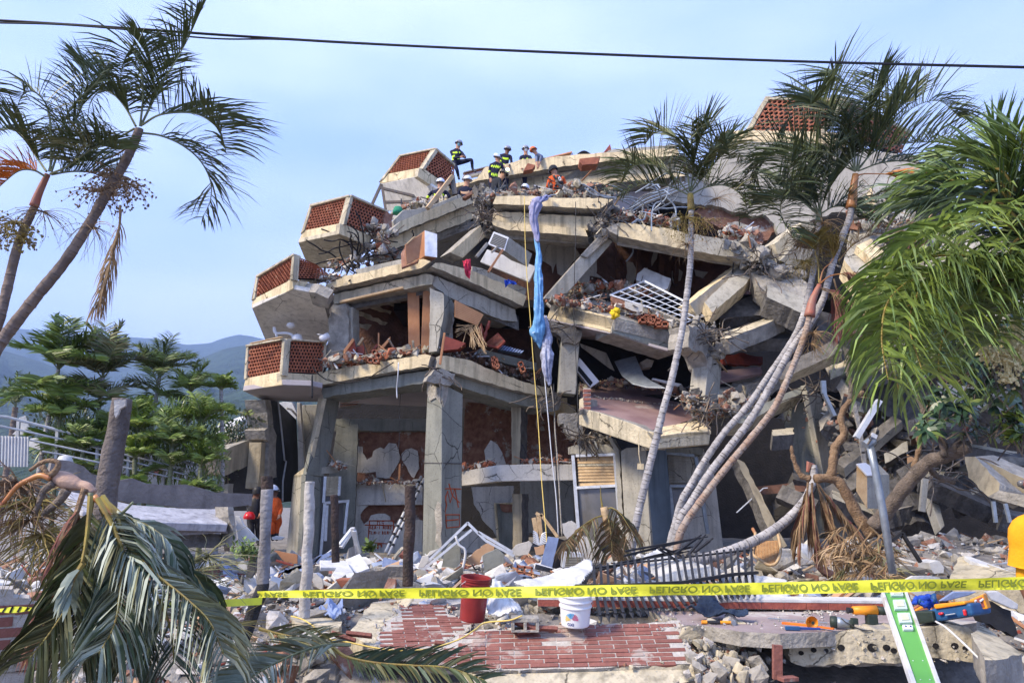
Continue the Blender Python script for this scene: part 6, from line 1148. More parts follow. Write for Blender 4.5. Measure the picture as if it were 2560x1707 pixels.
B.build('logo',wb);vs,fcs=textmesh('OXICLEAR',.02)if False else textmesh('OXI',.03);B=MB();B.add([onb((-.085+v.x*.035)/.133,.022+v.y*.035)for v in vs],fcs,'logoblue');B.build('lettering',wb)
def tape_pts(ctrl,n):
 return catmull([P(x,y,Y)for x,y,Y in ctrl],n)
tt=thing('warning_tape','yellow PELIGRO NO PASE warning tape stretched across the site, printed upside down and seen from behind','tape',P(643,1484,5.85));tt['label']='yellow PELIGRO NO PASE warning tape stretched right from the burnt pole'
ctrl=[(643,1485,5.85),(900,1483,5.45),(1200,1481,5.1),(1550,1475.5,4.85),(1900,1470.5,4.65),(2200,1464.5,4.5),(2620,1456,4.35)]
sp=tape_pts(ctrl,24);HW=.0375
def wid(px):return HW*(.62 if px<660 else .62+.30*sm((px-660)/330))*(1+.02*math.sin(px*.02))
def px_of(i):k=i/24;a=int(min(k,len(ctrl)-2));return ctrl[a][0]+(ctrl[a+1][0]-ctrl[a][0])*(k-a)
def frame_at(i):
 p=sp[i];w_=wid(px_of(i));lean=.25*math.sin(i*.13)+.15*math.sin(i*.37);return p,Vector((0,math.sin(lean)*w_,math.cos(lean)*w_)),Vector((0,0,0))
B=MB();vs,fcs=[],[]
NV=5
for i in range(len(sp)):
 p,up,_=frame_at(i)
 for k in range(NV):f=-1+2*k/(NV-1);vs.append(p+up*f+Vector((0,.004*math.sin(i*.5+k*1.1)+.0025*math.sin(i*1.7+k),0)))
for i in range(len(sp)-1):
 for k in range(NV-1):fcs.append((i*NV+k,(i+1)*NV+k,(i+1)*NV+k+1,i*NV+k+1))
B.add(vs,fcs,'yellow');B.build('tape',tt,smooth=True)
arc=[0.0]
for i in range(1,len(sp)):arc.append(arc[-1]+(sp[i]-sp[i-1]).length)
tv,tf=textmesh('PELIGRO NO PASE',.022);tw=max(v.x for v in tv)
def at_px(px):
 for i in range(len(sp)-1):
  if px_of(i)<=px<=px_of(i+1)or i==len(sp)-2:return i+(px-px_of(i))/(px_of(i+1)-px_of(i))
def on_tape(px,f):
 s_=at_px(px);i=int(s_);u=s_-i;p0,u0,_=frame_at(i);p1,u1,_=frame_at(min(i+1,len(sp)-1));return p0.lerp(p1,u)+u0.lerp(u1,u)*f+Vector((0,-.0085,0))
for a,b_ in((484,724),(761,1018),(1053,1306),(1340,1590),(1621,1872),(1902,2149),(2177,2423),(2451,2700)):
 B=MB();fs2=[];vv=[]
 for f in tf:
  if all(646<a+tv[i].x/tw*(b_-a)<2610 for i in f):fs2.append(f)
 used=sorted({i for f in fs2 for i in f});mp2={i:k for k,i in enumerate(used)}
 for i in used:v=tv[i];vv.append(on_tape(a+v.x/tw*(b_-a),.62-v.y/.72*1.22))
 if used:B.add(vv,[[mp2[i]for i in f]for f in fs2],'tapeink');B.build('lettering',tt)
tl=thing('warning_tape','twisted yellow warning tape end knotted and running to the left edge','tape',P(645,1500,5.85))
c2=[(655,1502,5.82),(600,1505,5.7),(535,1508,5.6),(470,1510,5.5),(400,1513,5.3),(310,1516,5.1),(200,1520,4.95),(100,1522,4.85),(0,1524,4.75),(-60,1525,4.7)]
s2=tape_pts(c2,16);B=MB();vs,fcs=[],[]
tws=lambda i:.3 if i<34 else(1.05+.30*math.sin(i*.21)if i<60 else 1.15+.25*math.sin(i*.4))
for i,p in enumerate(s2):a=tws(i);vs+=[p+Vector((0,math.sin(a),math.cos(a)))*.026,p-Vector((0,math.sin(a),math.cos(a)))*.026]
fcs=[(2*i,2*i+2,2*i+3,2*i+1)for i in range(len(s2)-1)];B.add(vs,fcs,'yellow');B.build('tape',tl,smooth=True)
B=MB()
for k in range(26):
 i=74+k*2+(k%3);
 if i>=len(s2)-2:break
 p,p2=s2[i],s2[i+1];a=tws(i);U=Vector((0,math.sin(a),math.cos(a)))*.026;D=(p2-p)*.9;o_=Vector((0,-.004,.002));B.add([p-U+o_,p-U+D+o_,p+U+D*1.9+o_,p+U+D*.9+o_],[(0,1,2,3)],'inkblack')
B.build('stripe',tl);vs,fcs=textmesh('PELIGRO NO',.02);tw2=max(v.x for v in vs);B=MB();vv=[]
for v in vs:
 x=302+v.x/tw2*155;y=1513-(x-400)*.032;vv.append(P(x,y,5.1+(x-310)*.0025-.02)+Vector((0,0,(v.y-.50)*.032)))
B.add(vv,fcs,'inkblack');B.build('lettering',tl)
B=MB();c=P(533,1508,5.55)
for k in range(5):B.tube([c+Vector((.022*math.cos(a+k)*(1+.2*k),.018*math.sin(a*1.3+k),.034*math.sin(a+k*.7)-.006*k))for a in[i*.6 for i in range(9)]],.006,'yellow',5)
B.build('knot',tl)
def cable(label,pts,r_,m='cable',fr=None,Y=None,name='cable',cat='cable',n=8):
 q=[P(*(fr((a[0],a[1]))if fr else(a[0],a[1])),a[2]if len(a)>2 else Y)for a in pts];B=MB();B.tube(catmull(q,n),r_,m,6);return toplevel(B,name,label,cat,smooth=True)
cable('thick black overhead cable crossing the whole sky',[(-80,52,8),(0,52,8),(300,70,8),(600,91,8.1),(1000,114,8.3),(1500,136,8.5),(2000,154,8.7),(2560,168,9),(2700,172,9)],.017)
cable('thinner black overhead cable hanging just under the thick one at the left',[(-80,58,7.96),(0,58,7.96),(150,62,7.95),(330,76,7.95),(450,90,7.98),(560,98,8.0),(700,99,8.1),(900,110,8.2),(1400,133.5,8.45),(2000,155.5,8.68),(2700,174,8.98)],.011)
cable('yellow extension cord looping over the fallen brick panel',[(430,1005,7.7),(520,1030,7.5),(610,1085,7.2),(680,1160,7.0),(760,1200,6.9),(900,1222,6.85),(1100,1265,6.8),(1300,1292,6.75),(1500,1290,6.7),(1680,1255,6.8),(1860,1190,6.85),(1970,1120,6.95),(2060,1060,7.1),(2260,1040,7.0),(2370,1000,7.0)],.007,'rope',fk)
cable('thin yellow rescue rope hanging down the whole facade',[(1311,492,16.4),(1313,600,16.3),(1318,700,16.1),(1326,800,15.9),(1333,900,15.7),(1345,1050,15.2),(1354,1200,14.5),(1366,1340,14.0),(1368,1400,13.8)],.009,'rope',name='rope',cat='rope')
cable('thin dark wire hanging from the broken middle cornice',[(1439,505,16.5),(1439,590,16.4),(1436,700,16.3),(1435,800,16.1),(1440,900,15.7),(1444,1000,15.4),(1450,1150,15.2)],.009,'black',name='wire')
for k,q in enumerate(([(1350,800,16.3),(1363,960,16.2),(1372,1060,16.1),(1380,1150,16.0),(1390,1240,15.9),(1396,1340,15.8)],[(1366,900,16.3),(1383,1000,16.2),(1388,1080,16.1),(1396,1180,16.0),(1400,1260,15.9),(1405,1340,15.8)],[(1384,960,16.2),(1387,1100,16.1),(1392,1200,16.0),(1400,1330,15.9)])):
 cable(['white service cable dangling right of the yellow rope','grey service cable bundle beside the blue cloth rope','dark service cable twisted with the white one'][k],q,[.012,.015,.012][k],['alu','raw','black'][k])
cable('black cable sagging along the lowest floor edge',[(610,725,15.7),(650,780,15.7),(740,840,15.8),(900,858,15.7),(1050,835,15.6),(1160,770,15.5),(1290,690,15.5)],.012,'cable',fd);cable('black pipe hanging from the lowest balcony',[(605,795,15.9),(605,990,15.9)],.02,'black',fd,name='pipe',cat='pipe')
cable('white wire hanging under the first floor beam',[(1330,690,15.5),(1325,800,15.5),(1315,900,15.6),(1318,992,15.6)],.012,'alu',fd,name='wire');cable('thin lamp wire hanging from the grey ceiling',[(1350,925,17.4),(1338,1100,17.4),(1335,1350,17.4),(1325,1420,17.4)],.008,'raw_dark',fd,name='wire')
B=MB();c=P(*fr((1418,780)),14.2);B.box(c,(.11,.06,.11),'cream',Matrix.Rotation(.1,3,'Y'));B.tube([c+Vector((0,0,.05)),P(*fr((1400,640)),14.2),P(*fr((1395,370)),14.5)],.008,'cream',4);toplevel(B,'lamp_socket','small cream lamp socket dangling on a wire under the porch slab','socket')
t=thing('street_light_board','green lamp board with white edges and glass modules leaning at the bottom right','lamp board',P(*fm((1500,1568)),4.9))
Wg2=PL((*fm((1255,810)),5.9),(*fm((1510,1568)),4.85),(*fm((1640,1568)),4.87))
plate('board','plasticgreen',Wg2,fm([(1155,810),(1360,810),(1690,1750),(1470,1750)]),.03,t,bevel=.004)
for a,b_,c,d in(((1152,806),(1175,806),(1505,1750),(1462,1750)),((1345,806),(1368,806),(1712,1750),(1670,1750))):plate('edge','whitepure',Wg2,fm([a,b_,c,d]),.045,t,off=.012,bevel=.003)
for q in([(1222,806),(1325,806),(1335,850),(1232,850)],[(1245,885),(1345,882),(1370,962),(1262,965)],[(1282,996),(1385,994),(1410,1075),(1302,1080)]):
 o=plate('lamp_module','glassclear',Wg2,fm(q),.02,t,off=.02,bevel=.003)if 'glassclear' in M else None
 if o is None:mat('glassclear',(.62,.72,.64),(.55,.64,.58),5,rough=.15,bump=0,spec=.6);o=plate('lamp_module','glassclear',Wg2,fm(q),.02,t,off=.02,bevel=.003)
 cxx,cyy=sum(p[0]for p in q)/4,sum(p[1]for p in q)/4;plate('led_chip','ledface',Wg2,fm([(cxx+(p[0]-cxx)*.6,cyy+(p[1]-cyy)*.6)for p in q]),.01,o,off=.026,bevel=0)
o=plate('sensor','plasticwhite',Wg2,fm([(1325,1096),(1408,1096),(1418,1135),(1335,1135)]),.02,t,off=.02,bevel=.003)
for x,y in((1352,1114),(1392,1115)):B=MB();c=Wg2(*fm((x,y)))-Wg2.n*.022;B.lathe(c,[(0,.004),(.006,.004),(.006,0)],'logoblue',10,(-Wg2.n).to_track_quat('Z','Y').to_matrix());B.build('sensor_dot',o)
for x,y in((1418,1380),(1500,1380),(1480,1540),(1560,1540)):B=MB();c=Wg2(*fm((x,y)))-Wg2.n*.001;B.lathe(c,[(0,.003),(.004,.003),(.004,0)],'alu',8,(-Wg2.n).to_track_quat('Z','Y').to_matrix());B.build('rivet',t)
def L5(x,y,z=.505,fr=fm):return PZ(*fr((x,y)),z)
t=thing('hammer','hammer with an orange and black handle lying on the ledge','hammer',L5(1855,1055,.505,fl));a,b_=L5(1860,1056,.52,fl),L5(2110,1058,.52,fl)
B=MB();B.tube([a,a.lerp(b_,.18)],.017,'toolorange',8);B.tube([a.lerp(b_,.18),a.lerp(b_,.62)],.015,'black',8);B.tube([a.lerp(b_,.62),b_],.014,'toolorange',8);B.build('handle',t);B=MB();d=(b_-a).normalized();B.tube([b_+Vector((0,.05,0))+d*.01,b_+Vector((0,-.05,0))+d*.01],.02,'galv',10);B.tube([b_-d*.005,b_+d*.03],.022,'galv',8);B.build('head',t)
def grinder(label,a,b_,m1,m2,m3):
 t=thing('power_tool',label,'power tool',a);d=(b_-a);n=d.normalized();B=MB();B.tube([a,a+d*.05,a+d*.3,a+d*.36],[.035,.05,.052,.045],m1,14);B.build('motor',t,smooth=True)
 B=MB();B.tube([a+d*.36,a+d*.55,a+d*.8,b_],[.05,.046,.036,.03],m2,14);B.build('body',t,smooth=True);B=MB();B.tube([b_-n*.01,b_+n*.03],[.033,.036],m3,12);B.box(b_+n*.02+Vector((0,-.03,.03)),(.05,.05,.05),m3);B.build('gear_head',t,bevel=.004)
 B=MB();B.tube(catmull([a+d*.5+Vector((0,-.03,.04)),a+d*.7+Vector((0,-.06,.01)),a+d*1.3+Vector((0,-.08,-.03)),a+d*1.9+Vector((0,-.05,-.03))],5),.005,'black',5);B.build('cord',t);return t
grinder('grey and dark green angle grinder lying on the ledge',L5(720,1050,.56),L5(895,1070,.55),'tooldark','galv','tooldark')
t=thing('power_tool','orange and dark green drill standing on the ledge beside the green lamp board','power tool',L5(1060,1090));c=L5(1075,1085,.505)
B=MB();B.box(c+Vector((0,0,.05)),(.09,.08,.10),'tooldark');B.build('battery',t,bevel=.01);B=MB();B.tube([c+Vector((-.16,0,.13)),c+Vector((.05,0,.13))],[.035,.045],'toolorange',12);B.tube([c+Vector((.05,0,.13)),c+Vector((.20,0,.12))],[.04,.03],'tooldark',12);B.build('body',t,smooth=True);B=MB();B.tube([c+Vector((-.16,0,.13)),c+Vector((-.21,0,.13))],[.02,.028],'black',10);B.build('chuck',t)
B=MB();B.tube([c+Vector((.02,0,.09)),c+Vector((.0,0,.13))],.03,'tooldark',8);B.build('grip',t)
t=thing('pry_bar','pile tool: long orange pry bar lying across the ledge','pry bar',L5(320,1060));B=MB();B.bar(L5(320,1062,.53),L5(560,1085,.53),.03,.02,'orange');B.bar(L5(560,1085,.525),L5(755,1112,.52),.04,.012,'orange');B.build('bar',t,bevel=.003);t['label']='long orange pry bar lying across the ledge'
B=MB();B.bar(L5(345,1105,.52),L5(470,1108,.52),.035,.03,'toolblue');B.bar(L5(470,1108,.52),L5(640,1112,.52),.025,.02,'logoblue');toplevel(B,'chisel','blue handled chisel lying beside the orange pry bar','chisel',bevel=.004)
B=MB();B.tube([L5(200,1022,.52),L5(700,1062,.515)],.006,'galv',6);toplevel(B,'steel_rod','thin bright steel rod behind the orange pry bar','rod')
t=thing('funnel','yellow orange plastic funnel lying on its side on the ledge','funnel',L5(575,1090));B=MB();c=L5(572,1060,.56);B.lathe(c,[(.055,0),(.052,.012),(.03,.03),(.012,.04),(.01,.08)],'toolorange',20,Vector((-.1,1,.1)).to_track_quat('Z','Y').to_matrix());B.build('cone',t,smooth=True);B=MB();B.lathe(c,[(0,.032),(.014,.032),(.014,.026)],'tooldark',10,Vector((-.1,-1,.1)).to_track_quat('Z','Y').to_matrix());B.build('hub',t)
t=thing('tool_bag','dark blue tool case with red clips at the right end of the ledge','tool case',L5(1700,1090));Wt=VP((*fm((1480,1000)),6.75),(*fm((1920,950)),6.35))
plate('case','toolblue',Wt,fm([(1600,935),(1900,895),(1925,1000),(1700,1040),(1490,1072),(1480,980)]),.28,t,bevel=.02);plate('lid','toolorange',Wt,fm([(1600,905),(1860,878),(1868,905),(1612,945)]),.2,t,off=.02,bevel=.01)
plate('clip','redplastic',Wt,fm([(1845,948),(1870,945),(1880,1000),(1858,1003)]),.03,t,off=.03);plate('clip','redplastic',Wt,fm([(1640,975),(1680,970),(1685,990),(1650,996)]),.03,t,off=.03);plate('handle','alu',Wt,fm([(1705,990),(1785,978),(1786,985),(1706,998)]),.02,t,off=.03);plate('flap','tooldark',Wt,fm([(1440,960),(1600,960),(1620,1050),(1480,1072),(1450,1040)]),.2,t,off=.04)
t=thing('crate','open orange tray of drill bits beside the tool case','tray',L5(1960,960));Wt2=VP((*fm((1885,900)),6.5),(*fm((2050,900)),6.4));plate('tray','toolorange',Wt2,fm([(1888,870),(2005,820),(2048,945),(1925,952)]),.12,t,bevel=.01);plate('inside','terra_dark',Wt2,fm([(1905,878),(1995,842),(2025,930),(1930,938)]),.01,t,off=.005)
for x,y in((1930,890),(1960,915),(1985,880),(1945,925)):B=MB();c=Wt2(*fm((x,y)))-Wt2.n*.02;B.tube([c,c+Vector((.03,0,.02))],.008,'alu',6);B.build('drill_bit',t)
B=MB()
for k in range(3):B.tube(catmull([L5(1430+k*10,940+k*22,.6),L5(1500,905+k*26,.63),L5(1560,915+k*24,.62),L5(1575-k*14,960+k*20,.58),L5(1480,990+k*14,.55)],5),.014,'terra' if k!=1 else 'toolorange',6)
toplevel(B,'hose','coiled orange hose heaped on the tool case','hose',smooth=True)
B=MB();B.bar(L5(1575,935,.66),L5(1860,888,.72),.02,.012,'toolorange');toplevel(B,'hand_saw','long thin orange handled bar resting on the tool case','bar')
t=thing('blue_glove','bright blue cloth bundle behind the tool case','cloth',L5(1520,900));B=MB()
for _ in range(26):chunk(B,P(*fm((random.gauss(1530,40),random.gauss(885,14))),6.95),random.uniform(.03,.06),'toolblue' if random.random()<.4 else 'clothroyal',which=0)if 'clothroyal' in M else mat('clothroyal',(.02,.08,.50),(.015,.05,.34),7,bump=.4)
B.build('cloth',t,smooth=True)
cable('leaning white rod in front of the hollow slab edge',[(1610,1050,6.5),(1700,1105,6.3),(1850,1240,6.1),(1975,1362,6.0)],.009,'whitepure',fm,name='rod',cat='rod')
mat('bluesheet',(.25,.32,.50),(.18,.23,.38),5,bump=.2)
def crumple(name,label,cat,m,outline,W,amp,n=16,th=.01,smooth=True,offs=0):
 """draped or crumpled sheet: a grid inside an outline with folds, given a thickness"""
 xs=[p[0]for p in outline];ys=[p[1]for p in outline];x0,x1,y0,y1=min(xs),max(xs),min(ys),max(ys);n=max(n,46);B=MB();vs=[];fcs=[]
 sd_=random.uniform(0,99)
 for i in range(n+1):
  for k in range(n+1):
   x,y=x0+(x1-x0)*i/n,y0+(y1-y0)*k/n;p=W(x,y);q=Vector((i*2.6/n,k*2.6/n,sd_));vs.append(p-W.n*(amp*(noise.noise(q)+.5*abs(noise.noise(q*2.3)))+offs))
 for i in range(n):
  for k in range(n):
   c=(x0+(x1-x0)*(i+.5)/n,y0+(y1-y0)*(k+.5)/n)
   if inside(c,outline):fcs.append((i*(n+1)+k,i*(n+1)+k+1,(i+1)*(n+1)+k+1,(i+1)*(n+1)+k))
 used=sorted({i for f in fcs for i in f});mp_2={i:k for k,i in enumerate(used)};B.add([vs[i]for i in used],[[mp_2[i]for i in f]for f in fcs],m);o=toplevel(B,name,label,cat,smooth=smooth)
 s_=o.modifiers.new('th','SOLIDIFY');s_.thickness=th;s_.offset=-1;return o
crumple('cloth','dark blue denim cloth lying crumpled on the ledge under the fence','cloth','clothnavy',fl([(1730,960),(1820,935),(1870,850),(1960,860),(2020,910),(2150,950),(2240,960),(2250,1000),(2100,1010),(1950,990),(1850,975)]),PL((*fl((1730,970)),7.25),(*fl((2250,1000)),7.15),(*fl((1900,850)),7.7)),.10,26)
t=thing('iron_fence','fallen black spear topped iron fence lying tilted over the white sheets','fence',P(*fl((1500,1000)),7.6))
def FP(x,y,Y):return P(*fl((x,y)),Y)
B=MB();B.tube([FP(950,604,8.5),FP(1270,560,8.6),FP(1500,536,8.7),FP(1900,492,8.8),FP(2290,448,8.9)],.012,'black',5);B.build('rail',t)
B=MB();
for a,b_ in(((800,752,8.1),(1200,748,8.0)),((1200,748,8.0),(1700,722,8.15)),((1700,722,8.15),(2125,655,8.3)),((2125,655,8.3),(2330,640,8.35))):B.bar(FP(*a),FP(*b_),.05,.03,'black')
B.build('rail',t)
for i in range(24):
 xt,yt=955+57.5*i,603-6.7*i;xb=1020+67*i if i<12 else 1757+(i-11)*46;yb=1075-10.5*i if i<12 else 950-(i-11)*8.5;xm,ym=xt+(xb-xt)*.28*(.4 if i<12 else 1),745-max(0,i-12)*6
 p0,p1,p2=FP(xt,yt,8.55+.015*i),FP(xm,ym,8.05+.012*i),FP(xb,yb,7.55+.01*i);B=MB();B.bar(p0+Vector((0,0,.03)),p1,.028,.022,'black');d=(p2-p1);B.bar(p1,p1+d*.8,.028,.022,'black',up=(0,1,0));e=p1+d*.8;s_=Vector((.017,0,0));v_=Vector((0,.012,.0));B.add([e-s_*1.5,e+v_*1.5,e+s_*1.5,e-v_*1.5,p2],[(0,1,4),(1,2,4),(2,3,4),(3,0,4),(3,2,1,0)],'black');B.build('bar',t)
B=MB()
for a,b_ in(((1220,460),(1850,350)),((1210,500),(1740,370)),((1160,560),(1700,470)),((1500,440),(1740,600)),((1640,480),(1820,350)),((1740,500),(1865,355)),((1800,470),(1925,375)),((1380,520),(1760,430)),((1000,620),(1400,520)),((1520,430),(1680,500)),((805,645),(870,740)),((870,745),(930,640))):
 p,q=FP(*a,8.9),FP(*b_,9.2);B.bar(p,q,.032,.022,'black');d=(q-p).normalized();B.bar(q,q+d*.10,.016,.012,'black')
B.build('bent_bars',t)
crumple('metal_sheet','long white crumpled metal sheet sloping up from the red bucket to the fence','metal sheet','whitepure',fl([(285,745),(560,650),(870,545),(935,548),(955,620),(880,690),(790,760),(430,775)]),PL((*fl((290,745)),8.2),(*fl((940,550)),9.0),(*fl((790,755)),8.1)),.06,26)
crumple('metal_sheet','broad white sheet lying under the black fence bars','metal sheet','whitepure',fl([(1375,520),(1500,440),(1600,470),(1720,520),(2060,650),(1900,712),(1700,722),(1550,735),(1440,625),(1400,560)]),PL((*fl((1380,530)),9.2),(*fl((2060,650)),8.7),(*fl((1540,735)),8.5)),.06,26)
crumple('insulation_sheet','white foam sheet lying right of the fence tips behind the tape','foam sheet','whitepure',fm([(-360,840),(-200,700),(0,665),(200,670),(360,700),(375,840),(320,885),(-100,885),(-360,880)]),PL((*fm((0,665)),8.6),(*fm((360,700)),8.6),(*fm((100,885)),7.95)),.05,22,.03)
crumple('white_rag','white torn sheet between the red bucket and the hollow block','sheet','whitepure',fl([(110,740),(220,740),(230,850),(330,880),(350,960),(210,1020),(70,960),(60,900)]),PL((*fl((110,740)),8.2),(*fl((330,880)),7.7),(*fl((70,960)),7.4)),.09,18)
crumple('blue_sheet','pale blue crumpled sheet beside the white post','sheet','bluesheet',fk([(660,950),(700,920),(760,885),(860,888),(850,1010),(790,1000)]),PL((*fk((660,950)),8.0),(*fk((860,888)),8.2),(*fk((790,1000)),7.7)),.08,16)if 'bluesheet' in M else None
def boxq(name,label,cat,fr,pts,Y,dep,m,m2=None,parts=(),group=None,bevel=.006,vec=None,Ys=None):
 """box-like thing: traced front face plus depth, with detail parts laid on the front face"""
 q=fr([tuple(p)for p in pts]);W=PL((*q[0],Ys[0]),(*q[1],Ys[1]),(*q[2],Ys[2]))if Ys else VP((*q[0],Y),(q[0][0]+60,q[0][1],Y));pp=[W(*p)for p in q];c=sum(pp,Vector())/len(pp)
 t=thing(name,label,cat,Vector((c.x,c.y,min(p.z for p in pp))),group);B=MB();B.prism(pp,Vector(vec)if vec else W.n*dep,m,m2);B.build('body',t,bevel=bevel)
 for nm,mm,pl,off,th in parts:plate(nm,mm,W,fr([tuple(p)for p in pl]),th,t,off=off,bevel=.003)
 return t,W
def slats(t,W,fr,a,b_,c,d,n,m,name='grille',w_=.012):
 B=MB();a,b_,c,d=[W(*fr(tuple(p)))-W.n*.012 for p in(a,b_,c,d)]
 for k in range(n):u=(k+.5)/n;B.bar(a.lerp(d,u),b_.lerp(c,u),w_,w_,m)
 return B.build(name,t)
t,W=boxq('air_conditioner','white window air conditioner perched on splintered wood under the middle cornice','air conditioner',fb,[(115,935),(242,985),(205,1098),(62,1042)],16.3,.4,'plasticwhite','greypaint',[('grille','glassdark',[(120,952),(228,996),(200,1082),(82,1036)],.004,.01)],vec=(.55,.35,-.28))
slats(t,W,fb,(120,952),(228,996),(200,1082),(82,1036),7,'greypaint');
B=MB()
for a,b_,r_ in(((190,1090),(70,1275),.05),((60,1040),(-30,1150),.07),((150,1060),(100,1110),.04)):p,q=P(*fb(a),16.3),P(*fb(b_),16.2);B.bar(p,q,r_*1.4,r_,'wood' if r_==.05 else 'raw')
toplevel(B,'broken_timber','splintered brown timbers under the window air conditioner','timber')
t,W=boxq('wardrobe','grey wardrobe with an open bent plywood door on the second floor ledge','wardrobe',fa,[(1550,926),(1655,958),(1655,1155),(1550,1140)],15.9,.5,'alu','wood',vec=(-.28,.5,0))
plate('door','wood',PL(fa((1390,1040,15.6)),fa((1535,940,15.8)),fa((1400,1220,15.6))),fa([(1385,1045),(1532,945),(1505,1160),(1395,1215)]),.03,t);plate('door','woodpale',PL(fa((1390,1040,15.62)),fa((1535,940,15.82)),fa((1400,1220,15.62))),fa([(1395,1040),(1450,985),(1480,980),(1400,1050)]),.03,t,off=.05)
plate('door','brickbreak',PL(fa((1345,1100,16)),fa((1400,1230,15.7)),fa((1500,1170,15.8))),fa([(1350,1120),(1385,1060),(1400,1215),(1500,1165),(1490,1190),(1355,1240)]),.06,t)
for nm,lb,q,Y in(('wood_panel','tall left plywood panel standing beside the first floor column',[(1405,105),(1503,95),(1511,612),(1415,600)],16.7),('wood_panel','tall right plywood panel standing against the first floor column',[(1536,95),(1600,82),(1592,600),(1517,613)],16.6)):Q(nm,lb,'panel',fd,q,Y,'wood',.04)
Q('metal_strip','long pale metal strip hanging under the second floor beam','strip',fd,[(838,192),(1372,70),(1376,82),(842,202)],(16.2,16.0,16.2),'woodpale',.05)
t=thing('bamboo_blind','torn bamboo blind hanging right of the first floor column with its slats fanned out','blind',P(*fd((1950,560)),16.4));Wn=PL(fd((1800,165,16.2)),fd((2045,285,16.4)),fd((2000,400,16.3)))
plate('mat','wood',Wn,fd([(1803,165),(1830,180),(2046,288),(1995,385),(1960,370),(1800,310)]),.02,t)
B=MB()
for k in range(9):u=k/8;a=Wn(*fd((1803-2*u,180+125*u)))-Wn.n*.006;b_=Wn(*fd((2045-45*u,292+90*u)))-Wn.n*.006;B.bar(a,b_,.006,.006,'woodpale')
B.build('slats',t);B=MB()
for k in range(46):a=P(*fd((1950+random.gauss(0,30),385+random.gauss(0,10))),16.3);e=random.choice([(1815,380+k*2.2),(2060,590+random.gauss(0,14)),(1960+random.gauss(0,40),560)]);b_=P(*fd((e[0]+random.gauss(0,8),e[1]+random.gauss(0,14))),16.1);B.bar(a,b_,.008,.005,'woodpale')
B.build('loose_slats',t)
t,W=boxq('drawer','red brown open drawer tipped beside a standing plank on the first floor','drawer',fd,[(1722,470),(1895,530),(1830,580),(1700,592)],16.1,.3,'woodred');Q('plank','upright pale plank leaning on the first floor edge','plank',fd,[(1708,440),(1726,442),(1688,712),(1668,705)],15.7,'wood',.04)
t,W=boxq('louvred_board','red louvred cupboard door lying tilted in the first floor room','cabinet door',fe,[(150,440),(212,510),(150,570),(30,540)],16.6,.05,'woodred',Ys=(16.9,16.6,16.5));slats(t,W,fe,(145,455),(195,515),(145,555),(55,535),7,'brickbreak','slats')
Q('dark_board','narrow dark red board standing behind the bamboo slats','board',fd,[(2025,355),(2045,420),(2010,540),(1995,500),(2000,400)],16.6,'woodred',.03)
t=thing('turned_post','turned dark wooden bed post sticking out of the first floor room','bed post',P(*fe((20,530)),16.5));B=MB();a,b_=P(*fe((20,530)),16.5),P(*fe((80,345)),16.5);d=(b_-a)/12;B.tube([a+d*k for k in range(13)],[.035,.04,.05,.03,.045,.05,.03,.02,.045,.05,.045,.03,.035],'woodred',8);B.build('shaft',t,smooth=True)
t=thing('striped_mattress','grey striped slatted panel lying on the first floor near the blue cloth','slatted panel',P(*fe((260,600)),16.8));Wm=PL(fe((190,550,17.0)),fe((370,600,16.9)),fe((150,590,16.7)));plate('mat','darkcloth',Wm,fe([(185,552),(365,600),(350,622),(148,590)]),.05,t)
B=MB()
for k in range(9):u=k/8;B.bar(Wm(*fe((188+170*u,553+46*u)))-Wm.n*.02,Wm(*fe((155+185*u,588+30*u)))-Wm.n*.02,.05,.01,'bluesheet')
B.build('slats',t)
for k,(q,Y,m)in enumerate((([(870,585),(945,485),(962,500),(885,610),(880,665),(862,660)],16.5,'wood'),([(885,600),(960,505),(975,580),(955,650),(880,668)],16.6,'woodred'),([(978,545),(1025,478),(1042,485),(1000,550)],16.7,'woodpale'),([(975,560),(1040,545),(1045,620),(985,640)],16.7,'woodred'),([(1120,605),(1180,560),(1262,472),(1260,500),(1190,590)],16.6,'wood'),([(1157,442),(1170,445),(1168,580),(1155,580)],16.7,'wood'),([(1085,610),(1150,530),(1160,545),(1110,620)],16.9,'woodred'))):
 Q('furniture_board',['slanted pale edge board of the smashed cupboard','dark side board of the smashed cupboard','short pale stick between the cupboard boards','small dark red board behind the cupboard','long slanting brown plank in the first floor window','thin upright batten in the first floor window','small dark lath behind the slanting plank'][k],'board',fd,q,Y,m,.05)
t=thing('window_guard','white steel window guard with a square grid lying on the second floor rubble','window grille',P(*fe((1500,340)),16.3));Wz=PL(fe((1380,8,17.0)),fe((1925,285,16.2)),fe((1095,130,16.5)))
B=MB();cs=[Wz(*p)for p in fe([(1380,8),(1925,285),(1720,355),(1440,235),(1095,125)])]
for a,b_ in((0,1),(1,2),(4,0)):B.bar(cs[a],cs[b_],.06,.04,'alu')
B.bar(cs[4],cs[3],.03,.03,'alu');B.bar(cs[3],cs[2],.05,.04,'raw');B.build('frame',t);B=MB()
tl_,tr_,br_,bl_=cs[0],cs[1],cs[2],cs[4]
for k in range(1,11):u=k/11;B.bar(tl_.lerp(tr_,u),bl_.lerp(br_,u),.022,.022,'whitepure')
for k in range(1,4):u=k/4;B.bar(tl_.lerp(bl_,u)-Wz.n*.01,tr_.lerp(br_,u)-Wz.n*.01,.018,.018,'alu')
B.build('bars',t)
Q('plaster_block','large pale plaster block lying behind the window guard','plaster block',fb,[(1380,1240),(1602,1330),(1575,1412),(1540,1430),(1310,1345),(1320,1290)],(17.6,17.3,17.2),'whitepure',.2,'white',j=.015)
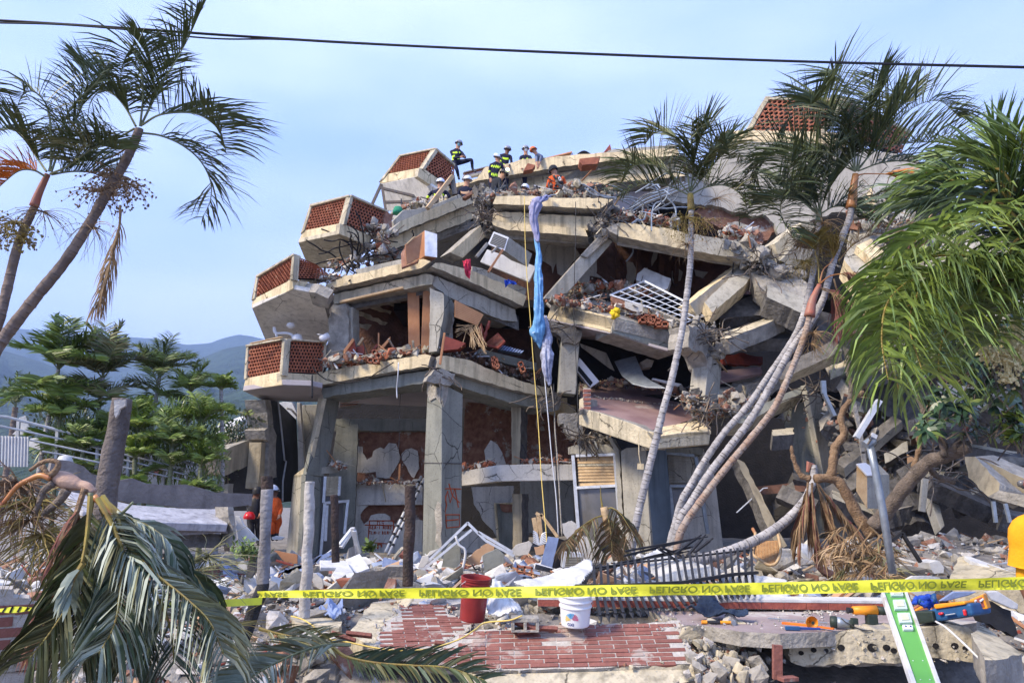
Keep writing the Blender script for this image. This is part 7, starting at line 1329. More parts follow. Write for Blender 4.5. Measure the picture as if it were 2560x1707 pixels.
Q('brick_fragment','whitewashed brick piece on the second floor edge below the window guard','brick piece',fe,[(1215,175),(1370,205),(1365,262),(1330,270),(1215,230)],16.0,'white',.15,'brickbreak',j=.02);Q('brick_fragment','red brick piece right beside the whitewashed one','brick piece',fe,[(1100,135),(1220,180),(1215,232),(1110,190)],16.1,'brickbreak',.15,j=.02)
B=MB()
for x,y in((1390,340),(1460,350),(1520,375),(1420,320)):
 c=P(*fe((x,y)),15.9)
 for a,b_,e,f in((0,.3,0,.03),(0,.03,0,.13),(.135,.165,0,.13),(.27,.3,0,.13),(0,.3,.10,.13)):B.box((c.x+(a+b_)/2-.15,c.y,c.z-(e+f)/2+.06),(b_-a,.2,f-e),'terra')
 toplevel(B,'hollow_brick','terracotta hollow brick on the second floor edge below the window guard','brick','hollow bricks below the window guard');B=MB()
for k,(fr_,x,y,Y)in enumerate(((fd,1120,680,16.1),(fd,1150,625,16.1),(fd,1390,610,16.3),(fd,2150,700,16.3),(fe,350,730,16.4),(fe,120,690,16.3),(fl,370,620,12))):
 c=P(*fr_((x,y)),Y);Rm=Matrix.Rotation([.1,.7,0,1.3,1.2,1.4,.1][k],3,'Y');B=MB()
 for a,b_,e,f in((0,.25,0,.025),(0,.025,0,.12),(.11,.14,0,.12),(.225,.25,0,.12),(0,.25,.095,.12)):B.box(c+Rm@Vector(((a+b_)/2-.12,0,-(e+f)/2+.06)),(b_-a,.2,f-e),'terra',Rm)
 toplevel(B,'hollow_brick',['hollow brick standing on the left first floor ledge','hollow brick lying over the standing one on the left ledge','hollow brick row end beside the plywood panels','tilted hollow brick on the soil of the right first floor edge','hollow brick leaning on the soil near the blue cloth','hollow brick left of the leaning one near the soil edge','hollow brick in the rubble behind the white crate'][k],'brick')
B=MB()
for _ in range(9):chunk(B,P(*fe((1135+random.gauss(0,12),285+random.gauss(0,10))),15.5),.09,'bagyellow',which=0)if 'bagyellow' in M else mat('bagyellow',(.75,.52,.02),None,5,bump=.3)
toplevel(B,'yellow_bag','small bright yellow bag on the second floor edge','bag',smooth=True)
t,W=boxq('split_unit','white split air conditioner fallen at a slant behind the first floor column','air conditioner',fe,[(835,650),(1003,850),(925,903),(818,770),(820,690)],17.0,.25,'plasticwhite','alu');slats(t,W,fe,(828,720),(945,860),(925,890),(822,760),5,'darkcloth','vent',.02)
Q('sheet_metal','large grey sheet metal panel curling up in the middle room','metal panel',fe,[(1127,680),(1303,635),(1330,700),(1375,800),(1450,850),(1560,905),(1400,900),(1280,870),(1190,800)],(17.4,17.3,17.0),'galv',.03);Q('board','pale lying board right of the grey metal panel','board',fe,[(1450,820),(1690,870),(1665,895),(1440,835)],17.0,'alu',.08);Q('rubble_stone','dark rounded concrete lump behind the grey metal panel','concrete lump',fe,[(1345,690),(1400,660),(1460,675),(1440,730),(1370,740)],17.3,'raw',.3,j=.03)
Q('metal_bar','thin pale sill bar hanging under the second floor slab','bar',fe,[(800,385),(1575,595),(1560,610),(790,400)],(16.4,15.9,16.4),'lilac',.06);Q('fallen_ceiling_board','long tilted ceiling board in the dark middle room','board',fe,[(840,530),(1060,610),(1130,760),(1090,740),(850,560)],17.8,'greypaint',.06)
Q('plywood_sheet','tilted plywood sheet with pale blue edge on the roof line','plywood',fb,[(520,355),(560,325),(775,272),(740,325),(560,375)],(24.0,23.9,23.8),'wood',.08);Q('plywood_sheet','pale blue board behind the plywood sheet on the roof','board',fb,[(720,320),(778,272),(792,318)],24.1,'bluesheet',.05)
Q('brick_stack','stack of terracotta hollow blocks on the roof cornice','brick stack',fb,[(835,325),(1012,305),(985,368),(860,378),(835,350)],22.6,'terra',.5);Q('brick_stack','small tilted stack of red blocks hanging over the roof cornice beside the rescuers','brick stack',fb,[(400,362),(465,378),(440,415),(362,430)],23.2,'terra',.3)
Q('roof_spike','pointed brown roof corner sticking up above the cornice','roof piece',fb,[(1012,305),(1092,202),(1105,258),(1060,262)],23.5,'terra_dark',.3)
B=MB();
for k in range(7):a=random.uniform(0,3);B.tube(catmull([P(*p,23.5)for p in fb([(800,315),(830+k*6,280+k*3),(880+k*8,262+k*5),(955,305)])],4),.02,'black',4)
toplevel(B,'cable_coil','coil of dark cables on the roof behind the block stack','cable coil')
t=thing('bent_rack','bent black metal frame lying on the rubble behind the orange rescuer','metal frame',P(*fb((1000,620)),17.6));B=MB()
for a,b_ in(((810,595),(1030,545)),((1030,545),(1105,640)),((830,620),(1010,585)),((870,590),(900,620)),((960,570),(985,600)),((1010,560),(1040,590)),((1060,640),(1100,700))):B.bar(P(*fb(a),17.4),P(*fb(b_),17.4),.06,.05,'black')
B.build('frame',t)
t=thing('broken_doorway','cracked pale door frame leaning over the rescuers on the upper left floor','door frame',P(*fs((50,1120)),18.2));B=MB();B.bar(P(*fs((50,1125)),18.0),P(*fs((415,650)),18.4),.14,.1,'woodpale');B.bar(P(*fs((415,650)),18.4),P(*fs((455,920)),18.4),.13,.1,'raw_dark');B.build('frame',t)
Q('brick_fragment','red tile heap held on the ledge before the white helmeted rescuer','brick piece',fs,[(560,960),(640,900),(740,835),(780,850),(700,910),(600,970)],18.0,'brickbreak',.2,j=.02)
B=MB();B.lathe(P(*fa((1325,755)),18.8),[(0,.16),(.1,.13),(.14,.02),(.14,-.05),(0,-.05)],'greenhat',12)if 'greenhat' in M else None
mat('greenhat',(.03,.25,.14),None,5,bump=0);B=MB();B.lathe(P(*fa((1325,765)),18.8),[(0,.14),(.1,.11),(.14,.0),(.14,-.08),(0,-.08)],'greenhat',12);toplevel(B,'green_bucket','small green plastic tub behind the upper left rubble','tub',smooth=True)
for lb,fr_,o_,Y,m in(('crimson cloth draped over the second floor cornice',fa,[(1870,1180),(1935,1172),(1938,1240),(1930,1335),(1895,1300),(1880,1240)],15.75,'clothpink'),('small royal blue cloth on the second floor parapet',fb,[(205,1345),(240,1340),(300,1365),(310,1385),(240,1375),(215,1405)],15.8,'clothroyal')):
 q=fr_(o_);crumple('cloth',lb,'cloth',m,q,VP((q[0][0],q[0][1],Y),(q[0][0]+40,q[0][1],Y)),.12,14)
def clothrope(label,pts,m,wpx,cat='cloth',fr=None):
 q=catmull([P(x,y,Y)for x,y,Y in pts],9);k=len(q);B=MB();vs,fs=[],[];n=30
 for i,p in enumerate(q):
  u=i/(k-1)*(len(wpx)-1);a=int(min(u,len(wpx)-2));wd=(wpx[a]+(wpx[a+1]-wpx[a])*(u-a))/1849*p.y/2
  for j_ in range(n):t_=2*math.pi*j_/n;r_=.82+.26*math.sin(7*t_+i*.10)+.22*math.sin(11*t_-i*.16)+.5*noise.noise(Vector((math.cos(t_)*1.6,math.sin(t_)*1.6,i*.22)));vs.append(p+Vector((math.cos(t_)*wd*r_,math.sin(t_)*wd*.55*r_,.05*noise.noise(Vector((t_,i*.4,2))))))
 for i in range(k-1):
  for j_ in range(n):fs.append((i*n+j_,i*n+(j_+1)%n,(i+1)*n+(j_+1)%n,(i+1)*n+j_))
 fs+=[list(range(n))[::-1],[(k-1)*n+j_ for j_ in range(n)]]
 B.add(vs,fs,m);return toplevel(B,'cloth_rope',label,cat,smooth=True)
clothrope('lilac sheet hanging from the middle cornice as the top of the cloth rope',[(1372,490,16.6),(1350,497,16.2),(1338,515,16.1),(1334,545,16.1),(1338,575,16.1),(1344,605,16.0)],'clothlilac',[14,34,30,22,20,8])
clothrope('bright blue patterned sheet, the middle length of the cloth rope',[(1341,592,16.1),(1346,640,16.0),(1345,690,15.9),(1347,740,15.8),(1346,790,15.8),(1344,835,15.8),(1352,870,15.9)],'clothblue',[10,14,19,23,26,32,8])
clothrope('pale bluish printed sheet at the lower end of the cloth rope',[(1364,790,16.0),(1368,840,15.9),(1366,885,15.8),(1368,930,15.8),(1374,962,15.8)],'clothpale',[8,20,29,24,8])
B=MB();c=P(*fd((430,470)),17.3);B.tube(catmull([P(*p,17.2)for p in fd([(285,395),(300,445),(390,445),(440,465),(445,500)])],4),.035,'plasticwhite',6);B.tube(catmull([P(*p,17.2)for p in fd([(290,400),(310,480)])],4),.03,'plasticwhite',6);toplevel(B,'plastic_chair','white plastic chair arm showing above the lowest balcony screen','chair',smooth=True)
B=MB();B.lathe(P(*fd((482,492)),17.0),[(0,.12),(.09,.09),(.12,0),(.12,-.1),(0,-.1)],'plasticwhite',14);toplevel(B,'water_jug','small white round jug showing above the lowest balcony screen','jug',smooth=True)
B=MB();B.tube([P(*fd((675,495)),16.6),P(*fd((740,470)),16.7)],[.07,.09],'plasticwhite',10);B.tube([P(*fd((645,455)),16.6),P(*fd((710,462)),16.6)],.012,'alu',5);toplevel(B,'floodlight','small white floodlight at the right end of the lowest balcony','floodlight',smooth=True)
t=thing('small_window','narrow louvred window with a white frame beside the slanted column base','window',P(*fn((700,1300)),17.7))if False else BL
Wv=VP(fn((700,700,17.7)),fn((820,700,18.0)));so_=plate('window','glassdark',Wv,fn([(700,640),(830,640),(825,800),(880,850),(870,1120),(800,1320),(665,1330),(690,860)]),.04,BL,off=-.03)
frame_bars('frame',Wv,[(fn(a),fn(b))for a,b in(((705,640),(690,860)),((828,640),(818,800)),((690,862),(900,845)),((700,870),(665,1320)),((893,850),(865,1120)),((720,880),(705,1180)))],'alu',.06,so_);B=MB()
for k in range(6):B.bar(Wv(*fn((712-k*2,660+k*25)))-Wv.n*.05,Wv(*fn((815-k,655+k*26)))-Wv.n*.05,.015,.10,'cream_dirty',up=(0,.35,1))
B.build('louvre',so_)
t=thing('ladder','white and black telescopic ladder leaning behind the dark post','ladder',P(*fn((1230,1290)),16.2));Wl2=lambda x,y:P(*fn((x,y)),16.2+(1300-y)/640*1.6)
for a,b_ in(((1218,1275),(1520,640)),((1245,1298),(1545,660))):
 B=MB();p,q=Wl2(*a),Wl2(*b_);B.tube([p,q],.03,'whitepure',8);B.build('rail',t,smooth=True);B=MB()
 for k in range(1,10):c=p.lerp(q,k/10);B.tube([c,c+(q-p).normalized()*.06],.038,'black',8)
 B.build('joint',t)
B=MB()
for k in range(1,10):B.tube([Wl2(1218+302*k/10,1275-635*k/10),Wl2(1245+300*k/10,1298-638*k/10)],.016,'black',6)
B.build('rung',t)
def bars(name,label,cat,fr,segs,Y,wd,m,dY=0):
 B=MB()
 for i,(a,b_)in enumerate(segs):B.bar(P(*fr(a),Y),P(*fr(b_),Y+dY),wd,wd*.7,m)
 return toplevel(B,name,label,cat)
bars('broken_window','bent white aluminium window frame peaked behind the white panels','window frame',fk,[((835,410),(945,270)),((945,265),(1000,480)),((640,560),(835,410)),((850,430),(940,290)),((960,290),(985,470))],13.5,.07,'alu',.2)
bars('broken_window','large triangular white aluminium frame before the main column','window frame',fk,[((1505,615),(1912,222)),((1908,220),(2060,370)),((2060,370),(2300,500)),((1530,620),(1945,280)),((2000,300),(2290,470))],13.0,.06,'alu')
bars('broken_window','long pale window frame lying left of the thick dark post','window frame',fk,[((190,690),(520,590)),((240,700),(560,570)),((380,620),(500,690)),((520,590),(760,480)),((600,560),(690,500))],11.5,.08,'bluesheet')
B=MB();B.tube(catmull([P(*p,12.6)for p in fk([(1810,335),(1840,410),(1890,455),(1880,560),(1850,650),(1800,725)])],6),.022,'whitepure',6);toplevel(B,'pipe','curved white pipe under the triangular aluminium frame','pipe',smooth=True)
for lb,fr_,q,Y,m,th,j in(('white cabinet panel with a hole, lying flat behind the pale post',fk,[(670,535),(890,540),(970,660),(905,695),(800,690),(770,655),(812,598),(675,596)],(11.2,11.4,10.6),'whitepure',.05,0),('square white panel tipped up right of the holed one',fk,[(885,530),(1005,480),(1088,602),(975,645),(930,610)],(11.6,11.8,11.3),'whitepure',.05,0),('narrow white plank under the holed panel',fk,[(690,705),(850,775),(800,782),(685,735)],10.6,'whitepure',.04,0),('small white wall fragment right of the pale post',fk,[(595,645),(640,650),(690,700),(692,785),(650,770),(610,720)],10.4,'white',.05,.01),('jagged white plaster sheet leaning at the far left by the rescuers',fj,[(1975,165),(2010,170),(2060,260),(2130,330),(2165,370),(2010,415),(1990,300)],12.5,'whitepure',.06,.015),('flat white slab left of the burnt pole',fj,[(1985,590),(2020,545),(2090,540),(2080,600),(2050,625)],10,'whitepure',.04,.01),('dark grey upright plank left of the burnt pole',fj,[(2060,680),(2090,540),(2150,510),(2150,600),(2100,690)],9.8,'raw_dark',.08,.01),('brown wooden board behind the pale post',fk,[(285,455),(480,490),(480,565),(380,555),(330,500)],13,'wood',.04,.01),('dark brown plank over the rubble beside the board',fk,[(300,530),(450,575),(440,590),(300,550)],12,'woodred',.05,0),('grey broken wall slab standing left under the triangular frame',fk,[(1750,400),(1850,412),(1848,560),(1795,605),(1690,590),(1715,470)],13.2,'greenpaint',.18,.01),('small grey wall slab right of the triangular frame',fk,[(2035,500),(2150,440),(2215,490),(2222,560),(2150,590),(2050,640)],12.2,'greenpaint',.15,.01),('curved beige plaster sheet behind the triangular frame',fk,[(1890,560),(1960,470),(2060,400),(2140,395),(2130,450),(2030,500),(2010,580)],13.4,'card',.06,.01),('grey cracked slab under the left foot of the triangular frame',fk,[(1455,640),(1500,610),(1560,630),(1600,690),(1590,745),(1460,750)],11.8,'greypaint',.1,.015),('tapered plaster sheet left of the triangular frame foot',fk,[(1490,600),(1530,500),(1580,495),(1590,540),(1540,600)],12.6,'white',.04,0),('grey concrete sheet behind the red bucket',fk,[(1310,700),(1440,720),(1580,775),(1480,790),(1300,785)],9.4,'raw',.08,.015),('white slab lying on the left rubble near the green weeds',fk,[(265,345),(300,332),(370,345),(345,368),(270,365)],14.5,'whitepure',.08,0),('pale grey panel leaning on the louvred door',fl,[(690,230),(770,205),(815,240),(800,340),(740,365),(700,310)],14.5,'white',.05,.01),('large pale wall board leaning behind the palm stub',fl,[(800,440),(870,330),(960,380),(1050,490),(1040,540),(930,570),(870,520)],13.2,'white',.06,.01),('white plaster piece left of the black cabinet',fl,[(255,460),(300,410),(410,375),(440,400),(400,490),(290,495)],13.6,'white',.08,.015),('beige plaster lump beside the black cabinet',fl,[(455,430),(540,410),(545,480),(470,490)],13.4,'card',.1,.02),('crumpled grey plaster sheet left of the fence',fl,[(360,760),(290,740),(330,720),(450,715)],9,'white',.03,.01),('tilted white board behind the tape at the right',fm,[(1365,700),(1420,670),(1640,680),(1655,700),(1580,860),(1420,865)],8.6,'whitepure',.05,.01),('long white board sloping under the tool case',fm,[(1640,880),(1760,800),(1960,800),(1900,830),(1700,880)],7.2,'bluesheet',.03,0),('white board leaning behind the tool case at the far right',fm,[(2030,800),(2130,795),(2305,905),(2300,950),(2250,945),(2080,870)],6.8,'whitepure',.04,0),('black plastic sheet pile under the white board at the right',fm,[(1930,950),(2080,880),(2240,960),(2300,1160),(2260,1180),(2000,1060)],6.9,'black',.1,.02),('grey white chunk in the heap before the collapsed wing',fm,[(1555,560),(1640,540),(1680,600),(1675,640),(1600,650)],10,'whitepure',.3,.02)):
 Q('wall_fragment' if 'board' not in lb and 'plank' not in lb and 'panel' not in lb else 'board',lb,'wall fragment' if 'board' not in lb and 'plank' not in lb and 'panel' not in lb else 'board',fr_,q,Y,m,th,j=j,seg=.06)
Q('tilted_slab','big cream slab with a brown stripe tilted behind the tape at the right','concrete slab',fm,[(1725,690),(1800,510),(1850,500),(2310,655),(2300,690)],(8.4,9.2,9.2),'cream_dirty',.35,j=.015);Q('white_strip','white strip along the top of the tilted cream slab','strip',fm,[(1845,500),(1900,505),(2315,655),(2310,680),(1900,540)],(9.0,9.0,8.3),'whitepure',.05);Q('brown_strip','brown wooden strip on the tilted cream slab','strip',fm,[(1895,545),(1960,560),(2190,650),(2180,685),(1900,600)],(8.9,8.8,8.4),'woodred',.04)
Q('hollow_wall_block','long red hollow brick wall piece lying before the thick dark post','brick wall piece',fk,[(945,662),(1310,692),(1300,780),(930,782)],(9.6,9.4,9.3),'brickbreak',.3,'terra');Q('hollow_wall_block','short red hollow brick piece left of the long one','brick wall piece',fk,[(800,700),(940,700),(935,780),(850,770)],9.6,'terra',.25);Q('hollow_wall_block','dark brown block with crumbled end behind the thick dark post','brick wall piece',fk,[(1165,640),(1230,590),(1370,592),(1368,680),(1240,680),(1180,670)],10.6,'raw_dark',.3,'raw',j=.01)
t,W=boxq('cabinet','blue grey metal cabinet tipped over in the rubble at the centre','cabinet',fl,[(570,335),(662,352),(605,600),(508,568)],12.6,.4,'bluesheet','black',vec=(.28,.35,-.1));t,W=boxq('air_conditioner','white outdoor unit half buried right of the tipped cabinet','air conditioner',fl,[(700,470),(872,482),(862,590),(688,600)],12.0,.35,'alu',parts=[('grille','glassdark',[(722,505),(855,510),(848,585),(712,592)],.004,.01)])
slats(t,W,fl,(722,505),(855,510),(848,585),(712,592),6,'greypaint');t,W=boxq('plastic_crate','white slotted plastic grille lying below the tipped cabinet','plastic grille',fl,[(465,562),(612,604),(600,645),(452,612)],11.5,.12,'plasticwhite');slats(t,W,fl,(465,566),(610,606),(600,642),(456,610),4,'darkcloth')
t,W=boxq('air_conditioner','tall pale air conditioner unit hanging before the dark right void','air conditioner',fo,[(1482,700),(1570,790),(1572,1080),(1478,930)],12.6,.3,'woodpale','greypaint',vec=(.5,.25,.0));Q('unit_top','pale lid of the tall air conditioner unit','lid',fo,[(1485,700),(1560,690),(1695,800),(1575,800)],(12.5,12.7,12.8),'plasticwhite',.03)
bars('aluminium_channel','bright aluminium channel dangling above the grey pole','metal channel',fp,[((500,5),(205,480))],11.0,.10,'alu');bars('conduit','broken pale conduit hanging beside the aluminium channel','conduit',fp,[((170,20),(255,400)),((255,400),(290,680)),((290,660),(310,800))],12.0,.06,'raw');bars('metal_strip','thin grey strip hanging from the broken wing beside the palms','strip',fo,[((1200,5),(1208,115)),((1208,115),(1295,300))],12.5,.08,'galv')
bars('metal_strip','two thin grey props standing in the dark void at the right edge','prop',fp,[((1955,1290),(1990,1560)),((2110,1320),(2170,1560))],11.2,.05,'galv');bars('metal_strip','short pale strip before the leaning grey prop','strip',fp,[((1085,1000),(1045,1420))],12.5,.09,'greypaint');bars('steel_bar','black bent steel bar forming a peak behind the grey pole','steel bar',fm,[((1140,440),(1325,308)),((1325,308),(1480,552))],9.2,.05,'black')
bars('steel_bar','thin shiny rod slanting in the dark doorway','rod',fo,[((475,1110),(700,905)),((700,905),(735,903))],15,.025,'alu')
bars('broken_window','pale splintered frame leaning inside the middle ground floor room','frame',fl,[((490,150),(510,345)),((510,150),(650,340)),((450,180),(480,340)),((470,140),(520,170))],15.5,.09,'woodpale')
t=thing('wire_racks','nested curved wire shelves in the middle ground floor room','wire shelf',P(*fl((500,420)),14.6));B=MB()
for k in range(7):B.tube(catmull([P(*p,14.6)for p in fl([(445,290+k*16),(480,320+k*14),(500,410),(520,325+k*13),(560,300+k*15)])],4),.012,'alu',4)
B.build('wires',t)
t=thing('cane_chair','brown cane chair back lying tilted in the rubble right of the fence','chair',P(*fo((720,1550)),10.2));Wc=PL(fo((625,1290,10.5)),fo((835,1290,10.4)),fo((780,1550,10.0)))
plate('cane','cane',Wc,fo([(640,1350),(820,1340),(835,1440),(790,1530),(740,1545),(615,1460)]),.02,t);B=MB();B.tube(catmull([Wc(*p)-Wc.n*.02 for p in fo([(635,1290),(625,1380),(610,1465),(680,1520),(750,1560),(810,1540),(845,1450),(830,1330),(815,1290)])],4),.02,'woodpale',7);B.tube([Wc(*p)for p in fo([(610,1245),(640,1300)])],.022,'wood',7);B.build('frame',t,smooth=True)
B=MB();W9=Wc
for k in range(16):B.bar(W9(*fo((632+k*12.5,1352)))-W9.n*.005,W9(*fo((625+k*12.5,1480+min(k,15-k)*8)))-W9.n*.005,.004,.004,'woodpale')
B.build('weave',t)
t=thing('weeds','green weeds and small leaves on the left rubble beside the burnt pole','weeds',P(*fk((80,500)),9.5));tag(t,kind='stuff');B=MB()
for _ in range(420):p=P(*fk((random.gauss(70,60),random.gauss(470,40))),random.uniform(9.2,10));ribbon(B,p,Vector((random.gauss(0,1),random.gauss(0,1),random.uniform(0,1))),.09,.03,.5,random.choice(['leafgreen','leafbright','leafdark']))
for _ in range(40):p=P(*fk((random.gauss(1085,14),random.gauss(440,24))),13.5);ribbon(B,p,Vector((random.gauss(0,1),random.gauss(0,1),random.uniform(0,1))),.2,.07,.5,'leafgreen')
B.build('leaves',t)
def skinmesh(verts,edges,radii,sub=2):
 me=bpy.data.meshes.new('s');me.from_pydata([tuple(v)for v in verts],edges,[]);o=bpy.data.objects.new('s',me);COL.objects.link(o)
 o.modifiers.new('k','SKIN');o.modifiers.new('u','SUBSURF').levels=sub
 for i,r_ in enumerate(radii):d=me.skin_vertices[0].data[i];d.radius=r_ if isinstance(r_,tuple)else(r_,r_);d.use_root=i==0
 dg=bpy.context.evaluated_depsgraph_get();ev=o.evaluated_get(dg).to_mesh();vs=[v.co.copy()for v in ev.vertices];fs=[list(p.vertices)for p in ev.polygons];o.evaluated_get(dg).to_mesh_clear();bpy.data.objects.remove(o);bpy.data.meshes.remove(me);return vs,fs
def segd(p,a,b_):
 d=b_-a;t=max(0,min(1,(p-a).dot(d)/max(1e-9,d.length_squared)));return(p-a-d*t).length,t
def person(label,J,face,suit,trou,hel,boots='black',stripes=True,mask=None,scale=1.0,hand='skin',skin='skin',category='person',extra=None,hicol='hivis',armbare=False):
 """J: joints in world metres. One continuous skin, coloured as clothing where clothing covers it."""
 k=scale;names=['pelvis','waist','chest','neck','chin','head','crown'];V=[J['pelvis'],J['pelvis'].lerp(J['chest'],.5),J['chest'],J['neck']]
 hd=(J['head']-J['neck']).normalized();V+=[J['head']-hd*.075*k,J['head']+hd*.0,J['head']+hd*.095*k];Rd=[(.155,.12),(.145,.105),(.165,.115),(.06,.06),(.07,.078),(.082,.094),(.05,.055)];E=[(i,i+1)for i in range(6)];seg=[(0,1,'torso'),(1,2,'torso'),(2,3,'torso'),(3,4,'neck'),(4,5,'head'),(5,6,'head')]
 def chain(root,pts,rad,tag_):
  prev=root
  for p,r_,g in zip(pts,rad,tag_):V.append(p);Rd.append(r_);E.append((prev,len(V)-1));seg.append((prev,len(V)-1,g));prev=len(V)-1
  return prev
 for s_ in('l','r'):
  if 'sh'+s_ in J:
   a,b_,c=J['sh'+s_],J['el'+s_],J['ha'+s_];e=chain(2,[a,a.lerp(b_,.5),b_,b_.lerp(c,.5),c],[.062,.052,.046,.042,.032],['arm','arm','arm','fore','fore']);d=(c-b_).normalized();sd=d.cross(Vector((.2,1,.1))).normalized();up=sd.cross(d)
   h=chain(e,[c+d*.045*k,c+d*.085*k],[(.036,.022),(.038,.02)],['hand','hand'])
   for f in range(4):o_=sd*(f-1.5)*.021*k;L_=[.062,.072,.068,.052][f]*k;q=c+d*.10*k+o_;chain(h,[q,q+d*L_*.5-up*.012*k,q+d*L_*.8-up*.035*k],[.0095,.009,.0075],['hand']*3)
   chain(e,[c+d*.03*k+sd*.04*k,c+d*.065*k+sd*.055*k-up*.015*k],[.012,.009],['hand']*2)
  if 'kn'+s_ in J:
   hp=J['pelvis']+(J['kn'+s_]-J['pelvis']).normalized()*.08+Vector((.07 if s_=='r' else-.07,0,-.03))*k;a,b_,f=J['kn'+s_],J['an'+s_],J['ft'+s_];chain(0,[hp,hp.lerp(a,.5),a,a.lerp(b_,.4),b_,f],[.095,.082,.062,.058,.045,.04],['leg']*4+['foot']*2)
 Rd=[((r_[0]*k,r_[1]*k)if isinstance(r_,tuple)else r_*k)for r_ in Rd];vs,fs=skinmesh(V,E,Rd,2)
 t=thing('person',label,category,Vector((J['pelvis'].x,J['pelvis'].y,min(v.z for v in vs))));B=MB();cm={'torso':suit,'arm':suit,'fore':suit if not armbare else skin,'hand':hand,'neck':skin,'head':skin,'leg':trou,'foot':boots}
 groups={}
 for f in fs:
  c=sum((vs[i]for i in f),Vector())/len(f);best=min(((segd(c,V[a],V[b_])[0]-(max(Rd[b_])if isinstance(Rd[b_],tuple)else Rd[b_])*.6,segd(c,V[a],V[b_])[1],g,a)for a,b_,g in seg),key=lambda q:q[0]);m=cm[best[2]]
  if stripes:
   if best[2]=='torso' and best[3]==1 and .55<best[1]<.85:m=hicol
   if best[2]=='torso' and best[3]==0 and .2<best[1]<.55:m=hicol
   if best[2]=='arm' and segd(c,V[best[3]],V[best[3]+1])[1]>.5 and best[3]>7 and(best[3]-7)%5==1:m=hicol
  groups.setdefault(m,[]).append(f)
 for m,ff_ in groups.items():
  o_=len(B.v);
 B.v=list(vs)
 for m,ff_ in groups.items():
  kx=B.mi(m)
  for f in ff_:B.f.append(f);B.m.append(kx)
 B.build('body',t,smooth=True)
 F=face.normalized();H=J['head'];Sx=F.cross(hd).normalized();B=MB()
 ax=Matrix((Sx,-F,hd)).transposed()
 if ax.determinant()<0:ax=Matrix((-Sx,-F,hd)).transposed()
 if hel:
  pr=[(.0,.152),(.05,.148),(.095,.118),(.122,.07),(.128,.02),(.124,.0),(.112,.0)];B.lathe(H+hd*.02*k,[(r_*k,z*k)for r_,z in pr],hel,18,ax);B.prism([H+hd*.025*k+(Sx*math.sin(a)*.115+F*(math.cos(a)*.15))*k for a in[-1.1+.22*i for i in range(11)]],hd*.012*k,hel);B.build('helmet',t,smooth=True)
  B=MB();B.tube([H+hd*.03*k+(Sx*math.cos(a)*.132+F*math.sin(a)*.132)*k for a in[6.283*i/18 for i in range(19)]],.011*k,'black',5,cap=False);B.tube([H+hd*.05*k+(Sx*s_*.09+F*.115)*k for s_ in(-1,-.4,.4,1)],.022*k,'glassdark',6);B.build('goggles',t,smooth=True)
  B=MB();B.tube([H+(Sx*.098+hd*.03)*k,H-hd*.10*k+F*.05*k,H+(-Sx*.098+hd*.03)*k],.006*k,'black',4);B.build('chin_strap',t)
 B=MB();B.lathe(H+F*.088*k-hd*.012*k,[(0,-.022*k),(.016*k,-.018*k),(.011*k,0),(.006*k,.03*k),(0,.034*k)],skin,8,ax);B.build('nose',t,smooth=True)
 for s_ in(-1,1):B=MB();c=H+F*.078*k+Sx*s_*.031*k+hd*.012*k;B.lathe(c,[(0,-.009*k),(.009*k,0),(0,.009*k)],'black',8,ax);B.build('eye',t,smooth=True);B=MB();B.lathe(H+Sx*s_*.086*k,[(0,-.03*k),(.012*k,-.01*k),(.016*k,.012*k),(0,.028*k)],skin,8,ax);B.build('ear',t,smooth=True)
 B=MB();B.tube([H+F*.084*k-hd*.052*k+Sx*q*k for q in(-.022,0,.022)],.005*k,'lips',5);B.build('mouth',t)
 if mask:B=MB();vs2=[H+F*a*k+Sx*b_*k+hd*c*k for a,b_,c in((.095,-.05,0),(.118,0,.01),(.095,.05,0),(.10,-.05,-.04),(.125,0,-.04),(.10,.05,-.04),(.075,-.04,-.085),(.09,0,-.095),(.075,.04,-.085))];B.add(vs2,[(0,1,4,3),(1,2,5,4),(3,4,7,6),(4,5,8,7)],mask);B.build('face_mask',t,smooth=True)
 return t,V
mat('lips',(.32,.12,.09),None,5,bump=0)
def JJ(fr,Y,d,dd={}):
 return{k:P(*fr(v[:2]),Y+(v[2]if len(v)>2 else 0))for k,v in d.items()}
C0=Vector((0,-1,0))
person('firefighter with a pale blue mask sitting highest on the left balcony rail, one knee raised',JJ(fs,23.0,dict(pelvis=(470,440),chest=(475,305),neck=(492,245),head=(508,185),shl=(405,290),ell=(435,385,-.1),hal=(540,370,-.35),shr=(555,310),elr=(605,375,-.2),har=(590,372,-.35),knr=(700,405,-.3),anr=(712,545,-.2),ftr=(765,590,-.35),knl=(485,560,-.35),anl=(505,650,-.1),ftl=(515,695,-.3))),Vector((.25,-1,-.1)),'navy','navy','helmet',mask='maskteal',scale=1.0)
person('firefighter with a silver helmet standing behind two others on the roof edge',JJ(fs,24.2,dict(pelvis=(1190,540),chest=(1195,390),neck=(1215,325),head=(1224,268),shl=(1130,345),ell=(1120,450,-.1),hal=(1160,500,-.3),shr=(1272,355),elr=(1285,450,-.1),har=(1245,510,-.3),knl=(1180,700),anl=(1180,850),ftl=(1180,880,-.2),knr=(1220,700),anr=(1220,850),ftr=(1220,880,-.2))),Vector((.3,-1,-.15)),'navy','navy','helmet',skin='skindark',scale=1.0)
